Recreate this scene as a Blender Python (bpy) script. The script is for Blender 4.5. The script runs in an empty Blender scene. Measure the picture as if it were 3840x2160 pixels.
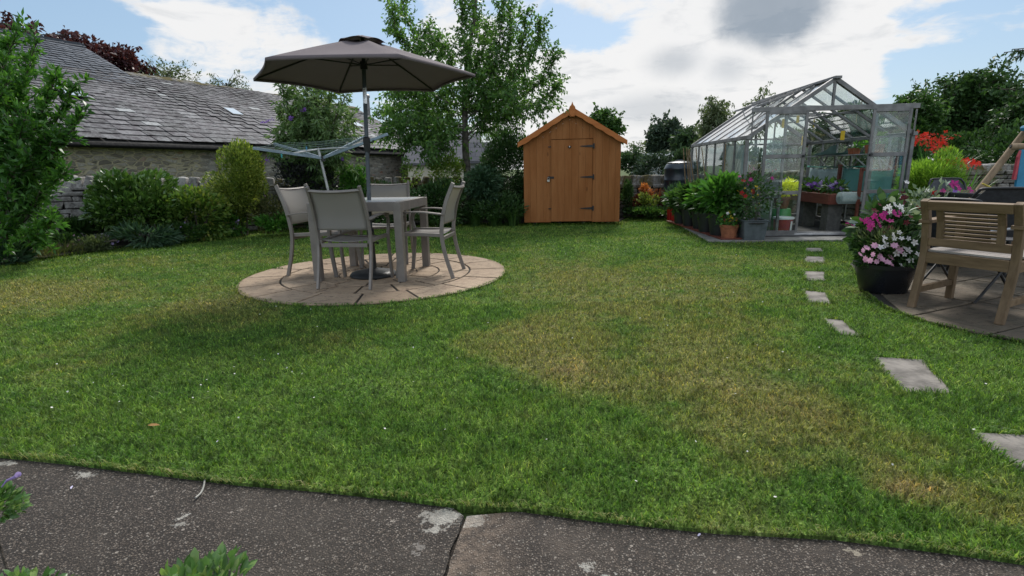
import bpy, math, random
import numpy as np
from mathutils import Vector, Matrix
PI = math.pi
R = math.radians
col = bpy.context.scene.collection
sc = bpy.context.scene

# ---------------------------------------------------------------- camera
F, CH = 1975.0, 1.035                     # focal length in photo pixels (3840 wide), eye height
pitch, roll = math.atan((1080 - 634) / F), R(1.1)
_f = Vector((0, math.cos(pitch), -math.sin(pitch)))
_u0, _r0 = Vector((0, math.sin(pitch), math.cos(pitch))), Vector((1, 0, 0))
_r = _r0 * math.cos(roll) - _u0 * math.sin(roll)
_u = _u0 * math.cos(roll) + _r0 * math.sin(roll)
CO = Vector((0, 0, CH))
cam = bpy.data.cameras.new('camera'); co = bpy.data.objects.new('camera', cam); col.objects.link(co)
m3 = Matrix((_r, _u, -_f)).transposed()
co.matrix_world = Matrix.Translation(CO) @ m3.to_4x4()
cam.sensor_width = 36; cam.lens = 36 * F / 3840; cam.clip_end = 3000; cam.clip_start = .02
sc.camera = co
KX = 3840 / 2576

def RAY(x, y):
    return _f * F + _r * (x * KX - 1920) - _u * (y * KX - 1080)
def GP(x, y, z=0.0):                      # point at height z seen at (x, y)
    d = RAY(x, y); t = (z - CH) / d.z; return CO + d * t
def AT(x, y, Y):                          # point at distance Y seen at (x, y)
    d = RAY(x, y); return CO + d * (Y / d.y)

# ---------------------------------------------------------------- node helpers
def nt_of(name):
    m = bpy.data.materials.new(name); m.use_nodes = True; nt = m.node_tree
    for n in list(nt.nodes): nt.nodes.remove(n)
    return m, nt
class N:
    """tiny wrapper: N(nt)(type, inputs..., props)"""
    def __init__(s, nt): s.nt = nt
    def __call__(s, typ, ins=None, **props):
        n = s.nt.nodes.new(typ)
        for k, v in props.items(): setattr(n, k, v)
        for k, v in (ins or {}).items():
            s.put(n.inputs[k], v)
        return n
    def put(s, inp, v):
        if isinstance(v, bpy.types.NodeSocket): s.nt.links.new(v, inp)
        elif isinstance(v, bpy.types.Node): s.nt.links.new(v.outputs[0], inp)
        elif isinstance(v, (tuple, list)) and len(v) == 3 and inp.type == 'RGBA': inp.default_value = (*v, 1)
        else: inp.default_value = v
    def math(s, op, a, b=None, c=None, clamp=False):
        n = s.nt.nodes.new('ShaderNodeMath'); n.operation = op; n.use_clamp = clamp
        for i, v in enumerate((a, b, c)):
            if v is not None: s.put(n.inputs[i], v)
        return n.outputs[0]
    def vmath(s, op, a, b=None, scale=None):
        n = s.nt.nodes.new('ShaderNodeVectorMath'); n.operation = op
        s.put(n.inputs[0], a)
        if b is not None: s.put(n.inputs[1], b)
        if scale is not None: s.put(n.inputs['Scale'], scale)
        return n.outputs['Value'] if op in ('LENGTH', 'DOT_PRODUCT', 'DISTANCE') else n.outputs[0]
    def mix(s, f, a, b, typ='MIX'):
        n = s.nt.nodes.new('ShaderNodeMix'); n.data_type = 'RGBA'; n.blend_type = typ
        s.put(n.inputs[0], f); s.put(n.inputs[6], a); s.put(n.inputs[7], b)
        return n.outputs[2]
    def ramp(s, f, stops, interp='LINEAR'):
        n = s.nt.nodes.new('ShaderNodeValToRGB'); s.put(n.inputs[0], f)
        cr = n.color_ramp; cr.interpolation = interp
        while len(cr.elements) < len(stops): cr.elements.new(.5)
        for e, (p, c) in zip(cr.elements, stops):
            e.position = p; e.color = (*c, 1) if len(c) == 3 else c
        return n.outputs[0]
    def maprange(s, v, a, b, c=0.0, d=1.0, smooth=True):
        n = s.nt.nodes.new('ShaderNodeMapRange'); n.interpolation_type = 'SMOOTHSTEP' if smooth else 'LINEAR'
        for k, x in zip(('Value', 'From Min', 'From Max', 'To Min', 'To Max'), (v, a, b, c, d)): s.put(n.inputs[k], x)
        return n.outputs[0]
    def noise(s, vec, scale, detail=4, rough=.55, out=0, dist=0.0):
        n = s.nt.nodes.new('ShaderNodeTexNoise'); s.put(n.inputs['Vector'], vec)
        n.inputs['Scale'].default_value = scale; n.inputs['Detail'].default_value = detail
        n.inputs['Roughness'].default_value = rough; n.inputs['Distortion'].default_value = dist
        return n.outputs[out]
    def out(s, sh):
        o = s.nt.nodes.new('ShaderNodeOutputMaterial'); s.nt.links.new(sh if isinstance(sh, bpy.types.NodeSocket) else sh.outputs[0], o.inputs[0])
    def bump(s, h, strength=.5, dist=.01, normal=None):
        n = s.nt.nodes.new('ShaderNodeBump'); s.put(n.inputs['Height'], h)
        n.inputs['Strength'].default_value = strength; n.inputs['Distance'].default_value = dist
        if normal is not None: s.put(n.inputs['Normal'], normal)
        return n.outputs[0]
    def bsdf(s, color, rough=.6, metal=0.0, spec=.5, normal=None, **kw):
        n = s.nt.nodes.new('ShaderNodeBsdfPrincipled')
        s.put(n.inputs['Base Color'], color); s.put(n.inputs['Roughness'], rough)
        s.put(n.inputs['Metallic'], metal); s.put(n.inputs['Specular IOR Level'], spec)
        if normal is not None: s.put(n.inputs['Normal'], normal)
        for k, v in kw.items(): s.put(n.inputs[k], v)
        return n

# ---------------------------------------------------------------- world
SUN_AZ, SUN_EL = R(12), R(48)             # azimuth from +Y towards +X
w = bpy.data.worlds.new('World'); sc.world = w; w.use_nodes = True
nt = w.node_tree
for n in list(nt.nodes): nt.nodes.remove(n)
q = N(nt)
tc = q('ShaderNodeTexCoord').outputs['Generated']
dirv = q.vmath('NORMALIZE', tc)
sky = q('ShaderNodeTexSky', sky_type='NISHITA', sun_disc=False, sun_elevation=SUN_EL, sun_rotation=SUN_AZ, air_density=1.0, dust_density=1.2, ozone_density=1.5)
q.put(sky.inputs['Vector'], dirv) if 'Vector' in sky.inputs else None
sep = q('ShaderNodeSeparateXYZ', {0: dirv})
zz = q.math('ADD', q.math('MAXIMUM', sep.outputs[2], 0.0), .16)
flat = q.vmath('DIVIDE', dirv, q('ShaderNodeCombineXYZ', {0: zz, 1: zz, 2: zz}).outputs[0])
warp = q.noise(flat, 1.4, 3, out=1)
wpos = q.vmath('ADD', flat, q.vmath('SCALE', q.vmath('SUBTRACT', warp, (.5, .5, .5)), scale=.5))
n1 = q.noise(wpos, 1.15, 8, .58)
n2 = q.noise(q.vmath('ADD', wpos, (7.3, 2.1, 0)), 3.6, 7, .6)
fine = q.noise(dirv, 9.0, 7, .6)
def lobe(x, y, deg, inner=.0, aniso=None):
    """soft patch of sky round the direction seen at (x, y)"""
    d = RAY(x, y).normalized()
    # distance to the direction, wobbled by noise
    df = q.vmath('SUBTRACT', dirv, tuple(d))
    if aniso:
        df = q.vmath('MULTIPLY', df, aniso)
    dist = q.math('ADD', q.vmath('LENGTH', df), q.math('MULTIPLY', q.math('SUBTRACT', fine, .5), R(deg) * .9))
    return q.maprange(dist, R(deg), R(deg) * inner, 0, 1)
cover = q.math('ADD', q.math('ADD', q.math('MULTIPLY', n1, .36), q.math('MULTIPLY', n2, .46)), q.math('MULTIPLY', fine, .30))
def addl(c, l, k): return q.math('ADD', c, q.math('MULTIPLY', l, k))
cover = addl(cover, lobe(1500, 200, 15), .20)
cover = addl(cover, lobe(1900, 210, 14), .30)
cover = addl(cover, lobe(560, 110, 15, 0, (.8, .8, 2.6)), .05)
cover = addl(cover, lobe(1150, 80, 8), .10)
cover = addl(cover, lobe(480, 40, 6, 0, (1, 1, 2.2)), .16)
cover = addl(cover, lobe(2050, 30, 13), .35)
cover = addl(cover, lobe(2200, 20, 8, 0, (1, 1, 2.4)), .10)
cover = addl(cover, lobe(2190, 215, 4, 0, (1, 1, 2.0)), .25)
cover = addl(cover, lobe(2400, 90, 9, 0, (.7, .7, 3.5)), .22)
cover = addl(cover, lobe(130, 150, 15, 0, (1, 1, 1.4)), -.06)
cover = addl(cover, lobe(60, 30, 13, 0, (1, 1, 1.6)), -.20)
cover = addl(cover, lobe(860, 30, 9, 0, (.8, .8, 2.2)), -.22)
cover = addl(cover, lobe(2380, 170, 12, 0, (1, 1, 1.6)), -.36)
cover = addl(cover, lobe(2250, 60, 4), -.18)
cover = addl(cover, lobe(1440, 85, 5.5, 0, (.7, .7, 1.6)), -.34)
mask = q.math('MULTIPLY', q.maprange(cover, .50, .64), .96)
skyc = q.mix(.45, q.vmath('SCALE', sky.outputs[0], scale=1.0), (4.1, 6.3, 8.6))
grey = q.math('MULTIPLY', lobe(1940, 20, 5.6, .45, (.85, .85, 1.45)), .95)
grey = q.math('ADD', grey, q.math('MULTIPLY', lobe(1700, 155, 3.2, .1, (.8, .8, 1.5)), .5))
grey = q.math('ADD', grey, q.math('MULTIPLY', lobe(1830, 175, 2.6, .1, (.9, .9, 1.3)), .4))
grey = q.math('ADD', grey, q.math('MULTIPLY', lobe(1620, 275, 5, .1, (.6, .6, 2.2)), .40))
grey = q.math('ADD', grey, q.math('MULTIPLY', q.maprange(n2, .50, .72), .26), clamp=True)
cloudc = q.mix(grey, (8.8, 8.7, 8.6), (3.0, 3.5, 4.1))
cloudc = q.mix(q.math('MULTIPLY', q.maprange(fine, .35, .65), .10), cloudc, (7.2, 7.6, 8.2))
final = q.mix(mask, skyc, cloudc)
# below the horizon: dull ground light
final = q.mix(q.maprange(sep.outputs[2], -.02, -.10), final, (.9, 1.0, .7))
final = q.mix(1.0, final, q.mix(q.maprange(sep.outputs[1], .1, -.5), (1, 1, 1), (1.55, 1.53, 1.5)), 'MULTIPLY')  # unseen sky behind the camera brightened, added as fill light
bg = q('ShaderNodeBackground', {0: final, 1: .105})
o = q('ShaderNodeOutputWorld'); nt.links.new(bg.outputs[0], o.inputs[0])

# ---------------------------------------------------------------- sun behind the cloud
sl = bpy.data.lights.new('sun', 'SUN'); sl.energy = 4.2; sl.angle = R(16); sl.color = (1, .96, .90)
so = bpy.data.objects.new('sun', sl); col.objects.link(so)
sd = Vector((math.sin(SUN_AZ) * math.cos(SUN_EL), math.cos(SUN_AZ) * math.cos(SUN_EL), math.sin(SUN_EL)))
so.rotation_euler = sd.to_track_quat('Z', 'Y').to_euler(); so.location = (0, 0, 12)
sc.view_settings.view_transform = 'Standard'; sc.view_settings.look = 'None'
sc.view_settings.exposure = 0; sc.view_settings.gamma = 1
sc.render.engine = 'CYCLES'
cy = sc.cycles
cy.use_adaptive_sampling = True; cy.adaptive_threshold = .01
cy.max_bounces = 8; cy.transparent_max_bounces = 24; cy.diffuse_bounces = 3; cy.glossy_bounces = 3; cy.transmission_bounces = 4
cy.caustics_reflective = False; cy.caustics_refractive = False
cy.use_denoising = True

# ---------------------------------------------------------------- object helpers
def tag(o, label=None, cat=None, group=None, kind=None):
    for k, v in (('label', label), ('category', cat), ('group', group), ('kind', kind)):
        if v: o[k] = v
    return o
def thing(name, label, cat, loc=(0, 0, 0), rz=0.0, group=None):
    o = bpy.data.objects.new(name, None); col.objects.link(o)
    o.location = loc; o.rotation_euler = (0, 0, rz); o.empty_display_size = .1
    return tag(o, label, cat, group)
def link_mesh(name, me, mat, parent=None, bevel=0, smooth=False):
    o = bpy.data.objects.new(name, me); col.objects.link(o)
    if mat is not None: me.materials.append(mat)
    if parent is not None: o.parent = parent
    if smooth:
        me.polygons.foreach_set('use_smooth', [True] * len(me.polygons))
    if bevel:
        b = o.modifiers.new('bevel', 'BEVEL'); b.width = bevel; b.segments = 2; b.limit_method = 'ANGLE'; b.angle_limit = R(40)
    return o
def quads(name, V, Fq, mat, parent=None, smooth=False):
    """V (n,3) numpy, Fq (m,4) numpy -> mesh object"""
    V = np.ascontiguousarray(V, dtype=np.float32); Fq = np.ascontiguousarray(Fq, dtype=np.int32)
    me = bpy.data.meshes.new(name)
    me.vertices.add(len(V)); me.vertices.foreach_set('co', V.ravel())
    me.loops.add(Fq.size); me.loops.foreach_set('vertex_index', Fq.ravel())
    me.polygons.add(len(Fq)); me.polygons.foreach_set('loop_start', np.arange(len(Fq), dtype=np.int32) * 4)
    me.update(calc_edges=True)
    return link_mesh(name, me, mat, parent, smooth=smooth)

class MB:
    def __init__(s): s.v = []; s.f = []
    def add(s, vs, fs):
        b = len(s.v); s.v += [tuple(p) for p in vs]; s.f += [tuple(b + i for i in f) for f in fs]; return s
    BOXF = ((0, 3, 2, 1), (4, 5, 6, 7), (0, 1, 5, 4), (1, 2, 6, 5), (2, 3, 7, 6), (3, 0, 4, 7))
    def box(s, c, d, rot=None):
        x, y, z = (a / 2 for a in d); c = Vector(c)
        P = [Vector(p) for p in ((-x, -y, -z), (x, -y, -z), (x, y, -z), (-x, y, -z), (-x, -y, z), (x, -y, z), (x, y, z), (-x, y, z))]
        if rot is not None:
            if isinstance(rot, (int, float)): rot = Matrix.Rotation(rot, 3, 'Z')
            P = [rot @ p for p in P]
        return s.add([p + c for p in P], s.BOXF)
    def bar(s, a, b, w, h, up=(0, 0, 1)):
        """rectangular bar a->b, width w across, height h along up"""
        a, b, up = Vector(a), Vector(b), Vector(up); d = (b - a).normalized()
        sx = d.cross(up)
        if sx.length < 1e-4: sx = d.cross(Vector((0, 1, 0)))
        sx.normalize(); sz = sx.cross(d).normalized()
        P = [e + sx * i * w / 2 + sz * j * h / 2 for e in (a, b) for i, j in ((-1, -1), (1, -1), (1, 1), (-1, 1))]
        return s.add(P, ((0, 1, 2, 3), (7, 6, 5, 4), (0, 4, 5, 1), (1, 5, 6, 2), (2, 6, 7, 3), (3, 7, 4, 0)))
    def strip(s, pts, w, h, side=(1, 0, 0)):
        """rectangular section swept along pts; side = width direction"""
        side = Vector(side).normalized(); n = len(pts); vs = []
        pts = [Vector(p) for p in pts]
        for i, p in enumerate(pts):
            d = (pts[min(i + 1, n - 1)] - pts[max(i - 1, 0)]).normalized(); nr = side.cross(d).normalized()
            vs += [p + side * a * w / 2 + nr * b * h / 2 for a, b in ((-1, -1), (1, -1), (1, 1), (-1, 1))]
        fs = [(0, 1, 2, 3), tuple(4 * (n - 1) + k for k in (3, 2, 1, 0))]
        for i in range(n - 1):
            for k in range(4):
                a, b = 4 * i + k, 4 * i + (k + 1) % 4; fs.append((b, a, a + 4, b + 4))
        return s.add(vs, fs)
    def tube(s, pts, r, n=6, caps=True):
        pts = [Vector(p) for p in pts]; m = len(pts)
        rs = r if isinstance(r, (list, tuple)) else [r] * m
        vs = []; ref = None
        for i, p in enumerate(pts):
            d = (pts[min(i + 1, m - 1)] - pts[max(i - 1, 0)])
            d = d.normalized() if d.length > 1e-9 else Vector((0, 0, 1))
            if ref is None: ref = d.orthogonal().normalized()
            ref = (ref - d * ref.dot(d)); ref = ref.normalized() if ref.length > 1e-5 else d.orthogonal().normalized()
            bn = d.cross(ref)
            vs += [p + (ref * math.cos(2 * PI * k / n) + bn * math.sin(2 * PI * k / n)) * rs[i] for k in range(n)]
        fs = [(i * n + k, i * n + (k + 1) % n, (i + 1) * n + (k + 1) % n, (i + 1) * n + k) for i in range(m - 1) for k in range(n)]
        if caps: fs += [tuple(range(n))[::-1], tuple((m - 1) * n + k for k in range(n))]
        return s.add(vs, fs)
    def lathe(s, prof, n=24, c=(0, 0, 0), caps=True, sq=0.0, rot=0.0):
        """prof [(r,z)...] bottom to top; sq>0 squares the section"""
        vs = []
        for r, z in prof:
            for k in range(n):
                a = 2 * PI * k / n + rot; cx, sy = math.cos(a), math.sin(a)
                k_ = 1.0
                if sq: k_ = 1 / max(abs(math.cos(a - rot)), abs(math.sin(a - rot))) ** sq
                vs.append((c[0] + r * k_ * cx, c[1] + r * k_ * sy, c[2] + z))
        m = len(prof)
        fs = [(i * n + k, i * n + (k + 1) % n, (i + 1) * n + (k + 1) % n, (i + 1) * n + k) for i in range(m - 1) for k in range(n)]
        if caps: fs += [tuple(range(n))[::-1], tuple((m - 1) * n + k for k in range(n))]
        return s.add(vs, fs)
    def prism(s, poly, z0, z1):
        n = len(poly)
        vs = [(p[0], p[1], z0) for p in poly] + [(p[0], p[1], z1) for p in poly]
        return s.add(vs, [tuple(range(n))[::-1], tuple(range(n, 2 * n))] + [(i, (i + 1) % n, n + (i + 1) % n, n + i) for i in range(n)])
    def xform(s, M, start=0):
        s.v[start:] = [tuple(M @ Vector(p)) for p in s.v[start:]]; return s
    def build(s, name, mat, parent=None, bevel=0, smooth=False, world=False):
        """world=True: vertices are world coordinates; they are moved into the parent's frame"""
        me = bpy.data.meshes.new(name); V = s.v
        loc = None
        if world and parent is not None:
            M = Matrix.Translation(parent.location) @ parent.rotation_euler.to_matrix().to_4x4()
            Mi = M.inverted(); V = [tuple(Mi @ Vector(p)) for p in V]
        elif world:
            xs = [p[0] for p in V]; ys = [p[1] for p in V]; zs = [p[2] for p in V]
            loc = ((min(xs) + max(xs)) / 2, (min(ys) + max(ys)) / 2, min(zs))
            V = [(p[0] - loc[0], p[1] - loc[1], p[2] - loc[2]) for p in V]
        me.from_pydata(V, [], s.f); me.update()
        o = link_mesh(name, me, mat, parent, bevel, smooth)
        if loc: o.location = loc
        if smooth:
            try: me.set_sharp_from_angle(angle=R(45))
            except Exception: pass
        return o
def copy_tree(o, parent=None):
    c = o.copy(); col.objects.link(c); c.parent = parent
    for ch in [x for x in list(o.children)]: copy_tree(ch, c)
    return c

# ---------------------------------------------------------------- materials
def plain(name, c, rough=.6, metal=0.0, var=.15, scale=12, bumps=.0, spec=.5, c2=None, bdist=.004, **kw):
    m, nt = nt_of(name); q = N(nt)
    p = q('ShaderNodeTexCoord').outputs['Object']
    n = q.noise(p, scale, 5, .6)
    c2 = c2 or tuple(max(0, a * (1 - var * 1.6)) for a in c); c1 = tuple(a * (1 + var) for a in c)
    colr = q.mix(q.maprange(n, .3, .7), c2, c1)
    rgh = q.maprange(n, .25, .75, min(1, rough + .08), max(.03, rough - .08))
    nb = q.bump(q.noise(p, scale * 5, 4), bumps, bdist) if bumps else None
    q.out(q.bsdf(colr, rgh, metal, spec, nb, **kw)); return m
def leafmat(name, c1, c2, c3=None, rough=.45, trans=.35, tmul=1.6, spec=.35, patch=1.1, gain=1.35, tb=.6):
    """leaf colours: each leaf its own mix of the colours, plus clumps of slower variation"""
    m, nt = nt_of(name); q = N(nt); c3 = c3 or c1
    c1, c2, c3 = (tuple(min(1, a * k) for a in c_) for c_, k in ((c1, gain), (c2, gain), (c3, gain)))
    g = q('ShaderNodeNewGeometry')
    p = q('ShaderNodeTexCoord').outputs['Object']
    f = q.math('ADD', q.math('MULTIPLY', g.outputs['Random Per Island'], .65), q.math('MULTIPLY', q.maprange(q.noise(p, patch, 3), .3, .7), .35))
    c = q.ramp(f, ((0, c1), (.55, c2), (1, c3)))
    b = q.bsdf(c, rough, 0, spec)
    t = q('ShaderNodeBsdfTranslucent', {0: q.mix(1.0, c, (tmul, tmul * 1.05, tmul * tb), 'MULTIPLY')})
    mx = q('ShaderNodeMixShader', {0: trans, 1: b.outputs[0], 2: t.outputs[0]})
    q.out(mx); return m
def wood(name, c1, c2, scale=3.0, axis='Z', rough=.65, bumps=.3, knots=False, spec=.4):
    m, nt = nt_of(name); q = N(nt)
    p = q('ShaderNodeTexCoord').outputs['Object']
    st = {'X': (.12, 1, 1), 'Y': (1, .12, 1), 'Z': (1, 1, .12)}[axis]
    v = q.vmath('MULTIPLY', p, st)
    a = q.noise(v, scale * 4, 6, .65, dist=.4); b = q.noise(v, scale * 22, 3, .7)
    f = q.math('ADD', q.math('MULTIPLY', a, .7), q.math('MULTIPLY', b, .3))
    c = q.mix(q.maprange(f, .34, .66), c1, c2)
    if knots:
        vo = q('ShaderNodeTexVoronoi', {'Vector': q.vmath('MULTIPLY', p, (5.5, 5.5, 2.2)), 'Scale': 1.0, 'Randomness': 1.0})
        k = q.maprange(vo.outputs['Distance'], .06, .12, 1, 0)
        c = q.mix(q.math('MULTIPLY', k, .55), c, tuple(a_ * .35 for a_ in c1))
    q.out(q.bsdf(c, q.maprange(a, .3, .7, rough + .1, rough - .1), 0, spec, q.bump(f, bumps, .003))); return m
def islands(name, stops, rough=.8, nscale=14, namt=.5, bumps=.6, bdist=.01, spec=.3, dirt=None, moss=None):
    """stones and slates: every piece its own colour, mottled; optional lichen and moss"""
    m, nt = nt_of(name); q = N(nt)
    g = q('ShaderNodeNewGeometry'); p = q('ShaderNodeTexCoord').outputs['Object']
    c = q.ramp(g.outputs['Random Per Island'], stops)
    n = q.noise(p, nscale, 6, .65); n2 = q.noise(p, nscale * 3.3, 4, .6)
    c = q.mix(q.math('MULTIPLY', q.maprange(n, .3, .72), namt), c, tuple(min(1, a * 1.7) for a in stops[-1][1]))
    c = q.mix(q.math('MULTIPLY', q.maprange(n2, .45, .7), .45), c, tuple(a * .35 for a in stops[0][1]))
    if dirt:
        c = q.mix(q.math('MULTIPLY', q.maprange(q.noise(p, dirt[1], 5, .7), dirt[2], dirt[2] + .1), dirt[3]), c, dirt[0])
    if moss:
        up = q('ShaderNodeSeparateXYZ', {0: g.outputs['Normal']}).outputs[2]
        mk = q.math('MULTIPLY', q.maprange(q.noise(p, moss[1], 5, .6), moss[2], moss[2] + .12), q.maprange(up, -.5, .7, .25, 1))
        c = q.mix(mk, c, q.mix(q.noise(p, 40, 3), moss[0], tuple(a * .4 for a in moss[0])))
    q.out(q.bsdf(c, rough, 0, spec, q.bump(n, bumps, bdist))); return m
M = {}
M['glass'] = None
def glassmat(name, tint=(1, 1, 1), dusty=.05, refl=1.0):
    m, nt = nt_of(name); q = N(nt)
    p = q('ShaderNodeTexCoord').outputs['Object']
    g_ = q('ShaderNodeNewGeometry'); cs_ = q.math('ABSOLUTE', q.vmath('DOT_PRODUCT', g_.outputs['Normal'], g_.outputs['Incoming'])); fr = q.math('MULTIPLY_ADD', q.math('POWER', q.math('SUBTRACT', 1.0, cs_), 5.0), .96, .04)
    gl = q('ShaderNodeBsdfGlossy', {0: (1, 1, 1), 1: .02})
    tr = q('ShaderNodeBsdfTransparent', {0: tint})
    di = q('ShaderNodeBsdfDiffuse', {0: (.6, .63, .62)})
    a = q('ShaderNodeMixShader', {0: q.math('MULTIPLY', q.maprange(q.noise(p, 5, 6, .7), .35, .75), dusty), 1: tr.outputs[0], 2: di.outputs[0]})
    b = q('ShaderNodeMixShader', {0: q.math('MULTIPLY', fr, refl, clamp=True), 1: a.outputs[0], 2: gl.outputs[0]})
    q.out(b); return m
M['glass'] = glassmat('glass', (.93, .97, .96), .035)
M['roof_glass'] = glassmat('roof_glass', (.95, .97, .97), .04, 1.2)
M['grey_metal'] = plain('grey_metal', (.17, .165, .165), .45, .25, .18, 9)
M['alu'] = plain('aluminium', (.42, .42, .43), .45, .5, .15, 9)
M['taupe'] = plain('taupe_metal', (.19, .168, .153), .45, .2, .08, 10)
M['black_metal'] = plain('black_metal', (.018, .018, .020), .5, .2, .2, 14)
M['black_plastic'] = plain('black_plastic', (.016, .018, .021), .42, 0, .25, 9)
M['terracotta'] = plain('terracotta', (.30, .105, .05), .85, 0, .2, 14, .3)
M['soil'] = plain('soil', (.028, .020, .014), .95, 0, .5, 30, .9, bdist=.02)
M['white'] = plain('white_paint', (.72, .72, .70), .5, 0, .06, 8)
# ================================================================ the ground
def inpoly(P, poly):
    x, y = P[:, 0], P[:, 1]; ins = np.zeros(len(P), bool); n = len(poly)
    for i in range(n):
        x1, y1 = poly[i][:2]; x2, y2 = poly[(i + 1) % n][:2]
        c = ((y1 > y) != (y2 > y)) & (x < (x2 - x1) * (y - y1) / (y2 - y1 + 1e-12) + x1)
        ins ^= c
    return ins
def lawn_color(q, pos):
    """colour of the turf from its place on the lawn: green, tired olive and dry straw patches"""
    sp = q('ShaderNodeSeparateXYZ', {0: pos}); p2 = q('ShaderNodeCombineXYZ', {0: sp.outputs[0], 1: sp.outputs[1], 2: 0.0}).outputs[0]
    a = q.noise(p2, .55, 4, .55); b = q.noise(p2, 2.3, 5, .6); c = q.noise(p2, 7.5, 4, .6)
    dry = q.math('ADD', q.math('MULTIPLY', a, .55), q.math('MULTIPLY', b, .45))
    def spot(x, y, r, k, ax=1.0, ay=1.0):
        g = GP(x, y); d = q.vmath('MULTIPLY', q.vmath('SUBTRACT', p2, (g.x, g.y, 0)), (ax, ay, 1))
        return q.math('MULTIPLY', q.maprange(q.vmath('LENGTH', d), r, 0), k)
    for s in ((1480, 720, 1.5, .19, 1.0, .55), (1700, 870, 1.5, .10, 1, .7), (1950, 900, .9, .09, 1, .7), (2050, 1120, .6, .08), (1800, 1010, .8, .06), (300, 760, 1.6, .08, .7, 1), (2200, 1030, .35, -.10), (2450, 1080, .4, -.12), (900, 1080, .8, -.06), (1150, 950, .8, -.06), (1330, 860, .7, .16, 1, .7), (1420, 930, .4, .14), (1700, 950, .5, .10), (520, 780, .9, .15, 1, 1), (60, 740, 1.2, .26, .8, .8),
              (350, 660, .9, .14, .6, 1), (850, 860, .5, .13), (250, 900, .6, .10), (1750, 700, .9, .12, 1, .5), (2330, 1235, .17, .30, .7, 1.6), (2250, 1200, .2, .16), (2000, 1010, .4, .12), (2480, 1290, .15, .16),
              (1560, 1110, .5, -.10), (700, 1000, .9, -.10), (1050, 1100, .7, -.12), (1230, 790, .8, -.10), (1950, 700, .5, -.14, 2.2, .5), (2350, 900, .5, -.16), (1640, 1180, .5, -.08)):
        dry = q.math('ADD', dry, spot(*s))
    dry = q.math('ADD', dry, q.math('MULTIPLY', q.math('SUBTRACT', c, .5), .42))
    green = q.mix(q.maprange(b, .35, .65), (.074, .148, .028), (.122, .200, .042))
    k = q.mix(q.maprange(dry, .48, .74), green, (.178, .188, .062))
    k = q.mix(q.maprange(dry, .72, 1.05), k, (.29, .225, .115))
    f1 = q.noise(p2, 13, 3, .6); f2 = q.noise(p2, 52, 3, .65); f3 = q.noise(p2, 120, 2, .6)
    mot = q.math('MULTIPLY', q.math('MULTIPLY', q.maprange(f1, .32, .62, .62, 1.15), q.maprange(f2, .34, .66, .58, 1.38)), q.maprange(f3, .35, .65, .75, 1.30))
    k = q.mix(q.math('MULTIPLY', q.maprange(f2, .60, .70), .35), k, (.22, .25, .10))
    return q.vmath('SCALE', k, scale=q.math('MULTIPLY', mot, 1.22)), dry
m, nt = nt_of('lawn_ground'); q = N(nt)
gp = q('ShaderNodeNewGeometry').outputs['Position']
lc, dry = lawn_color(q, gp)
fn = q.noise(gp, 90, 4, .7)
lc2 = q.mix(q.maprange(fn, .35, .7), q.mix(1.0, lc, (.30, .30, .32), 'MULTIPLY'), q.mix(1.0, lc, (.95, .92, .9), 'MULTIPLY'))
q.out(q.bsdf(lc2, .9, 0, .1, q.bump(fn, .6, .02))); M['lawn'] = m
m, nt = nt_of('grass_blades'); q = N(nt)
ge = q('ShaderNodeNewGeometry'); gp = ge.outputs['Position']
lc, dry = lawn_color(q, gp)
rnd = ge.outputs['Random Per Island']
tone = q.ramp(rnd, ((0, (.35, .45, .3)), (.35, (.75, .85, .7)), (.7, (1.15, 1.1, 1.0)), (.92, (1.6, 1.4, 1.2)), (1, (2.6, 1.9, 1.6))))
lc = q.mix(1.0, lc, tone, 'MULTIPLY')
b_ = q.bsdf(lc, .5, 0, .25); t_ = q('ShaderNodeBsdfTranslucent', {0: q.mix(1.0, lc, (1.3, 1.4, .8), 'MULTIPLY')})
q.out(q('ShaderNodeMixShader', {0: .3, 1: b_.outputs[0], 2: t_.outputs[0]})); M['grass'] = m

# outlines on the ground (world metres, from their places on the ground plane)
path_edge = [GP(x, y) for x, y in ((-500, 1105), (0, 1145), (150, 1160), (400, 1190), (600, 1214), (800, 1230), (1000, 1252), (1140, 1270), (1300, 1278), (1500, 1304), (1800, 1334), (2100, 1350), (2400, 1386), (2576, 1412), (3000, 1470))]
PATCEN = Vector((-1.375, 5.354, 0)); PATR = 1.315
bed_left = [GP(x, y) for x, y in ((-300, 700), (0, 668), (140, 648), (240, 634), (320, 622), (420, 606), (500, 596), (600, 585), (720, 578), (900, 572), (1200, 564), (1322, 566))]
bed_right = [GP(x, y) for x, y in ((1556, 560), (1580, 546), (1640, 545), (1690, 550))]
plinth = [(2.69, 7.13), (6.2, 6.90), (6.5, 11.0), (3.16, 10.9)]
patio_r = [(3.45, 5.3), (3.22, 4.75), (3.029, 4.469), (2.808, 4.045), (2.70, 3.65), (2.71, 3.31), (2.80, 3.06), (2.95, 2.86), (3.3, 2.6), (4.2, 2.3), (9, 2.0), (12, 9), (7.0, 9.2), (5.9, 6.9), (4.4, 6.4)]
def q4(pts): return [GP(x, y) for x, y in pts]
def zq(x, y): return ((2950 + x / 3.6225) / KX, (900 + y / 3.6225) / KX)
stones = [q4([zq(*p) for p in s]) for s in (((250, 108), (485, 110), (500, 166), (250, 166)), ((245, 222), (535, 230), (525, 318), (222, 306)), ((232, 424), (538, 436), (532, 560), (245, 550)),
          ((225, 685), (560, 720), (615, 882), (270, 845)), ((440, 1060), (760, 1095), (1045, 1330), (690, 1278)))]
stones += [q4(((2190, 898), (2322, 905), (2402, 993), (2272, 986))), q4(((2432, 1088), (2590, 1095), (2720, 1200), (2576, 1192)))]

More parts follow.
